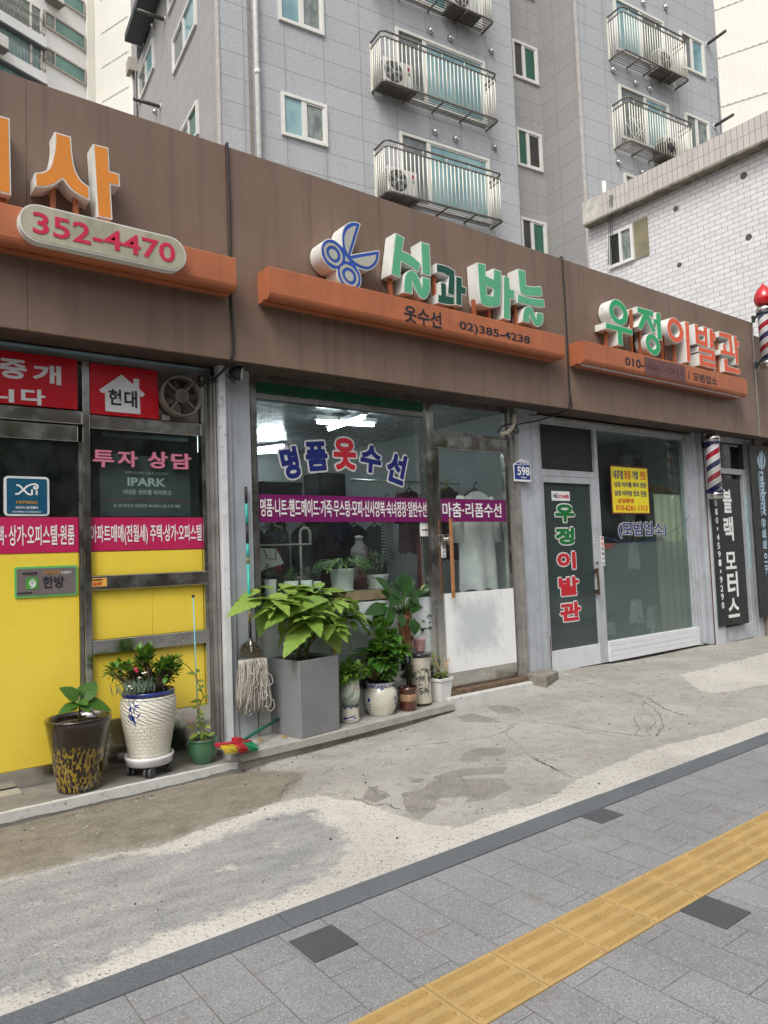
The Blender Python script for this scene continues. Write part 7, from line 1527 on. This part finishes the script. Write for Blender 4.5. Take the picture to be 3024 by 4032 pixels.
cW = [GB.hit('f6', x, y, V2) for x, y in ((90,930), (630,1140), (110,1500))]; FW = FL
for k in (-1, 0, 1): window(None, cW, V2, 'u', .5, (P_dark, P_teal) if k < 1 else (P_teal, P_dark), k*FW)
cS = [GB.hit('f6', x, y, V2) for x, y in ((810,1225), (1070,1340), (825,1600))]; cS[2] = (cS[2][0], cS[0][1]-1.25)
for k in (-1, 0, 1): window(None, cS, V2, 'u', .45, (P_dark, P_cur) if k < 1 else (P_dark, P_teal), k*FW)
for q, sp, mm in ((((515,780),(500,385),(755,-60),(755,345)), .5, (P_teal, P_dark)), (((140,1105),(130,800),(295,460),(297,790)), .5, (P_teal, P_dark)), (((600,1780),(590,1420),(778,1120),(780,1480)), .5, (P_green, P_dark))):
    hv = [GB.hits('f1', *p) for p in q]; a0, a1 = hv[0][0], hv[2][0]; z1 = (hv[1][1]+hv[2][1])/2; z0 = (hv[0][1]+hv[3][1])/2
    window(None, [(a0, z1), (a1, z1), (0, z0)], 0, 'v', sp, mm)
hv = [GB.hits('f1', *p) for p in ((460,175), (540,0))]; window(None, [(hv[0][0], hv[0][1]+1.3), (hv[1][0]-1.0, hv[0][1]+1.3), (0, hv[0][1])], 0, 'v', .5, (P_teal, P_dark))
# eave and opening at the far end of the left side
ve, ze = GB.hits('f1', 15, 388, -.5); GB.box(MB(), -.55, -.03, ve-5.5, ve+.3, ze, ze+.22).build('eave', M('dark_eave', (.045, .05, .05), .5), apt)
va, za_2 = GB.hits('f1', 103, 300); vb_, _ = GB.hits('f1', 290, 130); pr('opening', -.004, 0, vb_, va, za_2-.0, ze-.05, P_black)
q = GB.hits('f1', 70, 725, -.1); pr('rain_hopper', -.28, -.002, q[0]-.15, q[0]+.25, q[1]-.22, q[1]+.2, M('stained_concrete', (.42, .38, .33), .8, grime=.5)); mb = MB(); mb.tube([W_(-.14, q[0]+.06, q[1]-.2), W_(-.14, q[0]+.06, 0)], .06, 10); mb.build('drainpipe', m_pvc, apt); mb = MB(); mb.tube([W_(-.06, q[0]-.12, q[1]-.2), W_(-.06, q[0]-.12, 0)], .04, 10); mb.build('grey_conduit', m_steel_d, apt)
m_flue = M('sooty_steel', (.09, .085, .08), .5, metal=.5, var=.4, scale=12)
for vw, x0, y0, x1, y1, side in (('f1', 415, 218, 292, 168, 1), ('f1', 368, 1165, 315, 1135, 1)):
    v_, z_ = GB.hits(vw, x0, y0); mb = MB(); mb.tube([W_(0, v_, z_), W_(-.75, v_, z_+.02)], .05, 12); mb.build('flue_pipe', m_flue, apt); mb = MB(); mb.tube([W_(0, v_, z_), W_(-.03, v_, z_)], .09, 16); mb.build('flue_collar', m_pvc, apt)
for vw, x0, y0 in (('f6', 1060, 485), ('f6', 1140, 1375)):
    u_, z_ = GB.hit(vw, x0, y0, V2); mb = MB(); mb.tube([W_(u_, V2, z_), W_(u_, V2-.7, z_+.02)], .05, 12); mb.build('flue_pipe', m_flue, apt); mb = MB(); mb.tube([W_(u_, V2, z_), W_(u_, V2-.03, z_)], .09, 16); mb.build('flue_collar', m_pvc, apt)
m_vent = M('chrome_vent', (.5, .48, .46), .18, metal=1, var=.2)
def vent(q):
    q = Vector(q); n = -GB.b; mb = MB(); mb.tube([q, q+n*.03, q+n*.08, q+n*.11], [.09, .085, .055, .02], 16); mb.tube([q+n*.07+Vector((.02,0,-.04)), q+n*.115+Vector((.02,0,-.045))], [.035, .03], 10); mb.build('vent_cap', m_vent, apt)
for x, y in ((1150,205), (1280,255), (1547,340), (1180,865), (1315,912), (1570,965)): vent(W_(GB.hit('zb', x, y)[0], 0, GB.hit('zb', x, y)[1]))
for x, y in ((755,410), (885,485), (967,520), (787,945), (930,20), (1060,45), (925,1005)): u_, z_ = GB.hit('zc', x, y, V2); vent(W_(u_, V2, z_))
for x, y in ((300,285), (322,1225)): v_, z_ = GB.hits('f1', x, y); mb = MB(); mb.tube([W_(0, v_, z_), W_(-.08, v_, z_), W_(-.11, v_, z_-.02)], [.08, .07, .03], 14); mb.build('vent_cap', m_vent, apt)
u_, z_ = GB.hit('f6', 1165, 900, V2); mb = MB(); mb.tube([W_(u_-.35, V2-.03, z_), W_(u_-.25, V2-.05, z_+.1), W_(u_, V2-.05, z_+.06), W_(u_, V2-.05, z_-6)], .018, 6); mb.build('wall_conduit', M('grey_wire', (.42, .45, .48), .5), apt)
# balconies with rails
m_bal = M('cream_steel_rail', (.80, .78, .68), .35, var=.03); m_bald = M('weathered_steel_rail', (.20, .18, .16), .45, metal=.5, var=.3, scale=14)
def balcony(u0, u1_, vw_, dep, z0, zr, zt, nb, side, label):
    base = W_((u0+u1_)/2, vw_, z0); r = .09
    def path(z): return [W_(u0, vw_, z), W_(u0, vw_-dep+r, z), W_(u0+r*.3, vw_-dep+r*.3, z), W_(u0+r, vw_-dep, z), W_(u1_-r, vw_-dep, z), W_(u1_-r*.3, vw_-dep+r*.3, z), W_(u1_, vw_-dep+r, z), W_(u1_, vw_, z)]
    mb = MB(); mb.tube(path(zt), .026, 8); mb.tube(path(zr), .022, 8); o = mb.build('balcony', m_bald, apt, label=label)
    mb = MB()
    for k in range(nb+1): u = u0+r+(u1_-u0-2*r)*k/nb; mb.tube([W_(u, vw_-dep, z0), W_(u, vw_-dep, zr)], .0138, 6)
    for k in range(1, 6):
        for u in (u0, u1_): v = vw_-dep*k/6; mb.tube([W_(u, v, z0), W_(u, v, zr)], .0138, 6)
    for k in range(5): u = u0+(u1_-u0)*(k+.5)/5; mb.tube([W_(u, vw_-dep, zr), W_(u, vw_-dep, zt)], .012, 6)
    for u in (u0, u1_): GB.box(mb, u-.02, u+.02, vw_-.03, vw_-.001, z0, zt)
    mb.build('bars', m_bal, o)
    mb = MB(); mb.tube(path(z0), .026, 8)
    for k in range(1, 7): v = vw_-dep*k/7; mb.tube([W_(u0, v, z0), W_(u1_, v, z0)], .011, 5)
    for k in range(1, 4): u = u0+(u1_-u0)*k/4; mb.tube([W_(u, vw_, z0-.01), W_(u, vw_-dep, z0-.01)], .024, 6)
    mb.build('floor_grid', m_bald, o); return o
D_ = .55
bu0, bz1 = GB.hit('f3', 60, 490, -D_); bu1 = GB.hit('f3', 1575, 960, -D_)[0]; bzr = GB.hit('f3', 100, 580, -D_)[1]; bz0 = GB.hit('f3', 120, 1170, -D_)[1]
labs = ['cream railed balcony low over the fascia', 'cream railed balcony one floor up', 'cream railed balcony at the top photo edge']
for k in range(3): balcony(bu0, bu1, 0, D_, bz0+k*FL, bzr+k*FL, bz1+k*FL, 28, 0, labs[k])
wu0, wz1 = GB.hit('f6', 185, 1045, V2-D_); wu1 = GB.hit('f6', 905, 1395, V2-D_)[0]; wzr = GB.hit('f6', 195, 1105, V2-D_)[1]; wz0 = GB.hit('f6', 215, 1525, V2-D_)[1]
for k in range(2): balcony(wu0, wu1, V2, D_, wz0+k*FW, wzr+k*FW, wz1+k*FW, 25, 0, 'balcony on the right wing, %s' % ('lower' if k == 0 else 'upper'))
m_acw = M('ac_white', (.60, .60, .58), .45, var=.05, grime=.12); m_acd = M('ac_grille', (.05, .05, .05), .5)
def aircon(u, vw_, z, label, mark=True, w=.86):
    t = thing('air_conditioner', label, 'air conditioner', tuple(W_(u, vw_-.3, z)), 'outdoor units on the balconies'); dn = -GB.b
    GB.box(MB(), u-w/2, u+w/2, vw_-.46, vw_-.14, z+.02, z+.66).build('case', m_acw, t, bevel=.012)
    c = W_(u-w*.16, vw_-.462, z+.34); mb = MB(); mb.tube([c, c+dn*.012], [.27, .255], 28); g = mb.build('fan_grille', m_acd, t)
    for k in range(5):
        a = k*2*math.pi/5; p = [c+dn*.0125+GB.a*(r*math.cos(a+d))+Vector((0,0,r*math.sin(a+d))) for r, d in ((.05,-.3),(.24,-.25),(.24,.35),(.05,.4))]; mb = MB(); mb.poly(p[::-1], dn*.002); mb.build('blade', m_steel_d, g)
    mb = MB(); mb.tube([c+dn*.015, c+dn*.022], .045, 14); mb.build('hub', m_acw, g)
    mb = MB()
    for k in range(9): GB.box(mb, u-w/2-.006, u-w/2-.001, vw_-.42, vw_-.18, z+.08+k*.06, z+.105+k*.06)
    mb.build('side_vents', m_acd, t)
    if mark:
        q = W_(u+w*.33, vw_-.4625, z+.52); mb = MB(); mb.tube([q, q+dn*.003], .05, 20); mb.build('round_mark', M('mark_red', (.42, .02, .06), .4) if 'mark_red' not in bpy.data.materials else bpy.data.materials['mark_red'], t)
        o = lettering('LG', -.055, .055, 0, .075, 0, M('mark_grey', (.18, .19, .24), .4) if 'mark_grey' not in bpy.data.materials else bpy.data.materials['mark_grey'], t, 'mark', bold=.02)
        o.location = W_(u+w*.33, vw_-.4665, z+.36)-Vector(BASE[t.name]); o.location += Vector(BASE[t.name])-Vector(BASE[t.name]); o.rotation_euler[2] = rad(-6.5)
        me = o.data
        for vtx in me.vertices: vtx.co = vtx.co+Vector(BASE[t.name])
    GB.box(MB(), u-w/2-.05, u+w/2+.1, vw_-D_+.04, vw_-.06, z-.012, z+.012).build('tray', M('ac_tray', (.10, .095, .08), .6, grime=.4) if 'ac_tray' not in bpy.data.materials else bpy.data.materials['ac_tray'], t)
ua = GB.hit('f3', 270, 1060, -.4)[0]
for k in range(2): aircon(ua, 0, bz0+.045+k*FL, 'white outdoor unit with red mark on the %s front balcony' % ('lower' if k == 0 else 'middle'))
aircon(bu1-.9, 0, bz0+.045+2*FL, 'outdoor unit on the balcony cut by the top photo edge', False)
for k in range(2): aircon(wu1-.85, V2, wz0+.045+k*FW, 'outdoor unit on the %s right-wing balcony' % ('lower' if k == 0 else 'upper'), False)
u_ = GB.hit('f6', 300, 1400, V2-.3)[0]; t = thing('laundry_rack', 'folded wire laundry rack on the lower right-wing balcony', 'rack', tuple(W_(u_, V2-.3, wz0))); mb = MB()
for s_ in (-1, 1): mb.tube([W_(u_-.35, V2-.3+s_*.12, wz0+.03), W_(u_+.35, V2-.3+s_*.12, wz0+.9)], .01, 6); mb.tube([W_(u_+.35, V2-.3+s_*.12, wz0+.03), W_(u_-.35, V2-.3+s_*.12, wz0+.9)], .01, 6)
for k in range(5): mb.tube([W_(u_-.35+.17*k, V2-.42, wz0+.9), W_(u_-.35+.17*k, V2-.18, wz0+.9)], .006, 5)
mb.build('frame', m_pvc, t)
u_ = GB.hit('f6', 590, 1570, V2-.3)[0]; mb = MB(); mb.lathe(W_(u_, V2-.3, wz0+.03), [(.1, 0), (.26, .08), (.32, .25), (.25, .42), (.1, .5), (0, .52)], 18); mb.build('covered_bundle', fab('black_sheet', (.02, .018, .02), (.05, .045, .045), 14), None, label='dark covered bundle on the lower right-wing balcony', cat='bundle')
# --- white-tiled building on the right
XB = 14.2; XP = 13.95
wl = onx('f5', 1212, 1400, XB); yE = wl.y
zpb = onx('f7', 700, 550, XP).z; zpt = onx('f7', 700, 330, XP).z; yP = onx('f5', 1135, 1150, XP).y
a_, b2 = onx('e2', 46, 100, XB), onx('e2', 178, 195, XB); c1_, c2b = onx('e2', 110, 170, XB), onx('e2', 247, 245, XB)
h1 = onx('e2', 520, 0, XB).z; 
def tile_mat(name, w, h, pz_, offs=.5, c=(.66, .645, .645), mort=(.22, .185, .19), grime=.0):
    m, N, L, b = new_mat(name); g = N.new('ShaderNodeNewGeometry').outputs['Position']; s = N.new('ShaderNodeSeparateXYZ'); L.new(g, s.inputs[0]); cv = N.new('ShaderNodeCombineXYZ'); L.new(s.outputs[1], cv.inputs[0]); L.new(math_(N, L, 'SUBTRACT', s.outputs[2], pz_), cv.inputs[1])
    br = N.new('ShaderNodeTexBrick'); br.offset = offs; br.inputs['Scale'].default_value = 1; br.inputs['Brick Width'].default_value = w; br.inputs['Row Height'].default_value = h; br.inputs['Mortar Size'].default_value = .006; br.inputs['Mortar Smooth'].default_value = .15; br.inputs['Color1'].default_value = (.93,.93,.93,1); br.inputs['Color2'].default_value = (1.06,1.06,1.06,1); br.inputs['Mortar'].default_value = (1,1,1,1); L.new(cv.outputs[0], br.inputs[0])
    col = mixc(N, L, 1.0, (*c,), br.outputs['Color'], 'MULTIPLY'); n1 = noise(N, L, g, .8, 6, .65); n2 = noise(N, L, g, 2.1, 6, .72, (1, 1, .35))
    col = mixc(N, L, math_(N, L, 'MULTIPLY', ramp(N, L, n1, .55, .75), .22), col, (.42, .36, .30)); col = mixc(N, L, math_(N, L, 'MULTIPLY', ramp(N, L, n2, .60, .76), .25+grime), col, (.24, .21, .185))
    col = mixc(N, L, math_(N, L, 'MULTIPLY', br.outputs['Fac'], .85), col, mort); L.new(col, b.inputs['Base Color']); b.inputs['Roughness'].default_value = .42; return m
brk = thing('tiled_building', 'white-tiled older building with stained parapet at the right', 'building', (XB, yE, 0))
TH = .104; TW = .245
m_tile = tile_mat('white_wall_tile', TW, TH, zpb % TH); m_ptile = tile_mat('stained_parapet_tile', .115, (zpt-zpb)/2.0, zpb, 0, (.5, .47, .44), (.16, .12, .11), .7)
m_barec = M('bare_white_concrete', (.52, .5, .44), .85, var=.2, scale=4, grime=.55, bs=.4)
mb = MB(); mb.quad((XB, yE, -.3), (XB, 3.0, -.3), (XB, 3.0, zpb+.02), (XB, yE, zpb+.02)); mb.build('tiled_wall', m_tile, brk)
mb = MB(); mb.box(XB+.001, XB+9, 3.0, yE-.001, -.3, zpb+.015); mb.build('core', m_barec, brk)
mb = MB(); mb.box(XP, XB+.0, 3.0, yP-.48, zpb, zpt); mb.build('parapet', m_ptile, brk)
mb = MB(); mb.box(XP+.003, XB+.2, yP-.479, yP, zpb, zpt+.01); mb.build('parapet_end', m_barec, brk, bevel=.01)
mb = MB(); mb.box(XP-.012, XB+.25, 3.0, yP-.02, zpb-.05, zpb-.002); mb.build('parapet_ledge', M('mossy_ledge', (.20, .18, .14), .9, var=.35, scale=6, grime=.7), brk)
wp = [onx('f7', *q, XB) for q in ((220,985), (447,868), (465,1200), (235,1290))]; y0, y1 = wp[0].y, wp[1].y; z1 = (wp[0].z+wp[1].z)/2; z0 = (wp[2].z+wp[3].z)/2
mb = MB(); fw = .07
for q in ((y1, y1+fw, z0, z1), (y0-fw, y0, z0, z1), (y1+fw, y0-fw, z1-fw, z1), (y1+fw, y0-fw, z0, z0+fw), ((y0+y1)/2-.03, (y0+y1)/2+.03, z0+fw, z1-fw)): mb.box(XB-.07, XB-.002, *q)
wo = mb.build('window', m_pvc, brk); mb = MB(); mb.box(XB-.03, XB-.012, y1+fw, (y0+y1)/2-.03, z0+fw, z1-fw); mb.build('pane', P_cur, wo); mb = MB(); mb.box(XB-.03, XB-.012, (y0+y1)/2+.03, y0-fw, z0+fw, z1-fw); mb.build('pane', P_black, wo)
wp = [onx('f7', *q, XB) for q in ((449,866), (570,803), (585,1155), (467,1200))]; mb = MB(); mb.box(XB-.02, XB-.002, wp[1].y, wp[0].y, (wp[2].z+wp[3].z)/2, (wp[0].z+wp[1].z)/2); mb.build('infill_board', M('khaki_board', (.22, .195, .125), .85, var=.12, scale=3, grime=.35), brk)
for x, y, r in ((828,738,.06), (1440,440,.07), (1485,995,.065), (860,1245,.055)):
    q = onx('f7', x, y, XB); mb = MB(); mb.tube([(XB-.004, q.y, q.z), (XB-.001, q.y, q.z)], r, 16); mb.build('old_anchor_hole', M('soot_mark', (.10, .085, .08), .9, var=.5, scale=40) if 'soot_mark' not in bpy.data.materials else bpy.data.materials['soot_mark'], brk)
for x0, x1 in ((222, 218), (235, 236), (250, 250)):
    a, c = onx('f7', x0+8, 610, XP-.03), onx('f7', x1, 1245, XB-.09); mb = MB(); mb.tube([a, a.lerp(c, .25)+Vector((.0,0,.0)), c], .008, 5); mb.build('wall_wire', m_cable, brk)
q = onx('f5', 1428, 890, XB+.15); zt = onx('f5', 1425, 710, XB+.15).z; mb = MB(); mb.tube([(XB+.15, q.y, zpb), (XB+.15, q.y, zt)], size_at('f5', 27, q), 14); mb.build('vent_pipe', m_pvc, brk)
# loose corrugated sheet lying behind the fascia
a, c = on('f7', 55, 1262, 4.99), on('f7', 492, 1398, 4.99); t0, t1x = a.x, c.x; mb = MB(); n = 44; rows = []
for j, (yy, dz) in enumerate(((4.90, 0), (5.35, .10))):
    rows.append([mb.pt((t0+(t1x-t0)*k/n, yy, 4.482+dz+.014*math.cos(k*math.pi/1.0)+.02*math.sin(k/n*3.1))) for k in range(n+1)])
for k in range(n): mb.face((rows[0][k], rows[0][k+1], rows[1][k+1], rows[1][k]))
lo = [mb.pt((t0+(t1x-t0)*k/n, 4.90, 4.470)) for k in range(n+1)]
for k in range(n): mb.face((lo[k], lo[k+1], rows[0][k+1], rows[0][k]))
mb.build('corrugated_sheet', M('old_slate_sheet', (.16, .165, .15), .7, var=.25, scale=12, grime=.5), None, label='loose grey corrugated sheet poking above the fascia by the tiled building', cat='roof sheet')
# --- pale towers far behind
m_tow = M('warm_white_render', (.74, .725, .655), .75, var=.035, scale=.35, grime=.08); m_tow2 = M('cool_white_render', (.70, .70, .70), .7, var=.04, scale=.35)
YT = 53.0; d = ray('f8', 1082, 600); TC = Vector((d.x/d.y*YT, YT, 0)); TW_ = Frame(TC, rad(20))
tw = thing('tower_block', 'white apartment tower with teal windows at the top left', 'building', tuple(TC))
T = TW_.W
mb = MB(); mb.quad(T(-22,0,-.3), T(0,0,-.3), T(0,0,60), T(-22,0,60)); mb.build('front_wall', m_tow2, tw)
mb = MB(); mb.quad(T(0,0,-.3), T(0,-9,-.3), T(0,-9,60), T(0,0,60)); mb.build('wing_wall', m_tow, tw)
mb = MB(); mb.quad(T(0,-9,-.3), T(14,-9,-.3), T(14,-9,60), T(0,-9,60)); mb.build('wing_front', m_tow, tw)
def dash_mat():
    m = bpy.data.materials.get('dashed_joint_render')
    if m: return m
    m, N, L, b = new_mat('dashed_joint_render'); uv = N.new('ShaderNodeTexCoord').outputs['UV']; s = N.new('ShaderNodeSeparateXYZ'); L.new(uv, s.inputs[0])
    k = math_(N, L, 'LESS_THAN', math_(N, L, 'FRACT', math_(N, L, 'MULTIPLY', s.outputs[0], 2.8)), .45); L.new(mixc(N, L, k, (.72, .705, .64), (.50, .485, .44)), b.inputs['Base Color']); b.inputs['Roughness'].default_value = .8; return m
def dashes(fr, parent, pts, plane, FLh, n):
    for k in range(n):
        (v0, z0), (v1, z1) = pts; fr.box(MB(), plane-.03, plane-.002, min(v0, v1), max(v0, v1), z0+k*FLh-.05, z0+k*FLh+.06).build('dashed_joint', dash_mat(), parent)
qa, qb = TW_.hits('f8', 1180, 795), TW_.hits('f8', 1500, 605); TFL = TW_.hits('f8', 1180, 395)[1]-qa[1]
dashes(TW_, tw, ((qa[0], qa[1]-TFL), (qb[0], qa[1]-TFL)), 0, TFL, 4)
s0, s1_ = TW_.hit('f8', 1000, 700)[0], -.02; TW_.box(MB(), s0, s1_, -.25, 0, -.3, 60).build('pilaster', m_tow, tw)
c = [TW_.hit('f8', *q) for q in ((505,545), (990,815), (505,728), (990,1000), (632,610))]
P_t2 = pane_mat('deep_teal_pane', (.06, .16, .14), (.12, .26, .23), .7); m_fr2 = M('brown_window_frame', (.36, .32, .29), .5)
def twin(k):
    u0, u1_, um = c[0][0], c[1][0], c[4][0]; z1 = (c[0][1]+c[1][1])/2+k*TFL; z0 = (c[2][1]+c[3][1])/2+k*TFL; mb = MB(); f = .12
    for q in ((u0, u1_, z1-f, z1), (u0, u1_, z0, z0+f), (u0, u0+f, z0+f, z1-f), (u1_-f, u1_, z0+f, z1-f), (um-f/2, um+f/2, z0+f, z1-f)): TW_.box(mb, q[0], q[1], -.14, -.002, q[2], q[3])
    o = mb.build('window', m_fr2, tw); TW_.box(MB(), u0+f, um-f/2, -.06, -.003, z0+f, z1-f).build('pane', P_dark, o); TW_.box(MB(), um+f/2, u1_-f, -.06, -.003, z0+f, z1-f).build('pane', P_t2, o)
for k in (0, 1, 2): twin(k)
e = [TW_.hit('f8', *q) for q in ((478,535), (480,890), (345,465))]
for k in (-1, 0, 1):
    u0, u1_ = e[0][0]-9, e[0][0]; z1, z0 = e[0][1]+k*TFL, e[1][1]+k*TFL; mb = MB(); f = .14; um = e[2][0]
    for q in ((u0, u1_, z1-f, z1), (u0, u1_, z0, z0+f), (u1_-f, u1_, z0+f, z1-f), (um-f/2, um+f/2, z0+f, z1-f), (um-3.1, um-2.96, z0+f, z1-f)): TW_.box(mb, q[0], q[1], -.2, -.002, q[2], q[3])
    o = mb.build('window', m_pvc, tw); TW_.box(MB(), u0, u1_-f, -.1, -.003, z0+f, z1-f).build('pane', P_teal if k < 1 else P_cur, o)
    TW_.box(MB(), u0, u1_+.1, -.5, -.002, z0-.75, z0-.02).build('spandrel', m_tow2, tw); TW_.box(MB(), u0, u1_+.12, -.56, -.003, z0-.87, z0-.75).build('slab_edge', M('dark_slab_edge', (.10, .10, .11), .6) if 'dark_slab_edge' not in bpy.data.materials else bpy.data.materials['dark_slab_edge'], tw)
    mb = MB()
    for zz in (z0+.15, z0+.95, z0+1.1): mb.tube([TW_.W(u0, -.5, zz), TW_.W(u1_, -.5, zz), TW_.W(u1_, -.01, zz)], .03, 6)
    for j in range(40): mb.tube([TW_.W(u0+(u1_-u0)*j/39, -.5, z0+.15), TW_.W(u0+(u1_-u0)*j/39, -.5, z0+.95)], .018, 4)
    mb.build('balcony_rail', m_bald, tw)
q = TW_.hit('f8', 640, 30, -.4); t = thing('air_conditioner', 'outdoor unit on a bracket high on the left tower', 'air conditioner', tuple(T(q[0], -.3, q[1])), 'outdoor units on the tower'); TW_.box(MB(), q[0]-.5, q[0]+.5, -.7, -.1, q[1], q[1]+.8).build('case', m_acw, t); mb = MB(); TW_.box(mb, q[0]-.55, q[0]+.55, -.8, -.02, q[1]-.06, q[1]-.01); mb.build('bracket', m_bald, t)
q = TW_.hit('f8', -10, 480, -.9); t = thing('air_conditioner', 'outdoor unit on a bracket at the left photo edge', 'air conditioner', tuple(T(q[0], -.9, q[1])), 'outdoor units on the tower'); TW_.box(MB(), q[0]-.6, q[0]+.45, -1.2, -.55, q[1]-.4, q[1]+.4).build('case', m_acw, t); mb = MB(); TW_.box(mb, q[0]-.6, q[0]+.5, -1.25, -.52, q[1]-.5, q[1]-.42); mb.build('bracket', m_bald, t)
RC = Vector((40.6, 20.0, 0)); RT = Frame(RC, rad(22.5)); rt_ = thing('tower_block', 'ribbed cream-white tower wall at the top right corner', 'building', tuple(RC))
m_rib = M('ribbed_white_render', (.74, .72, .65), .75, var=.03, scale=.4); N, L = m_rib.node_tree.nodes, m_rib.node_tree.links; uv = N.new('ShaderNodeTexCoord').outputs['UV']; s = N.new('ShaderNodeSeparateXYZ'); L.new(uv, s.inputs[0]); wv_ = math_(N, L, 'PINGPONG', s.outputs[0], .09); bump(N, L, N['Principled BSDF'], ramp(N, L, wv_, .02, .045), .35, .04)
R_ = RT.W
mb = MB(); mb.quad(R_(0,30,-.3), R_(0,-16,-.3), R_(0,-16,70), R_(0,30,70)); mb.build('ribbed_wall', m_rib, rt_)
mb = MB(); mb.quad(R_(0,-16,-.3), R_(12,-16,-.3), R_(12,-16,70), R_(0,-16,70)); mb.build('end_wall', m_rib, rt_)
qa = RT.hits('f6', 1185, 632); qb = RT.hits('f6', 1659, 470); qc = RT.hits('f6', 1235, 1155); RFL = qa[1]-qc[1]
for k in range(-2, 4):
    RT.box(MB(), -.03, -.002, qa[0]-22, qa[0]+3, qa[1]+k*RFL-.04, qa[1]+k*RFL+.04).build('dashed_joint', dash_mat(), rt_)
# ------------------------------------------------------------------ across the road: seen only in the shop glass
op = thing('office_building', 'grey brick building across the road mirrored in the shop windows', 'building', (12, -17, -.15))
m_op = M('dim_brick', (.20, .17, .15), .8, var=.15, scale=1.5, grime=.3)
mb = MB(); mb.box(-30, 60, -24, -17, -.15, 10.5); mb.build('wall', m_op, op)
for k in range(24):
    for z in (1.0, 4.3, 7.4):
        mb = MB(); x = -28+k*3.6; mb.box(x, x+2.2, -16.99, -16.93, z, z+1.7); mb.build('window', P_black, op)
for k, x in enumerate((-6, 3, 11, 20, 30)):
    t = thing('street_tree', 'leafy street tree across the road mirrored in the shop windows', 'tree', (x, -13.5, -.15), 'street trees across the road')
    mb = MB(); mb.tube([(x, -13.5, -.15), (x+.1, -13.5, 2.0), (x, -13.4, 4.2)], [.17, .14, .08], 10); mb.build('trunk', m_twig, t)
    mb = MB(); bush(mb, Vector((x, -13.5, 4.8)), (2.3, 1.9, 1.9), 700, .42, .26, rg, .4, .3, .3, .4, seg=3); mb.build('crown', L_dark, t)
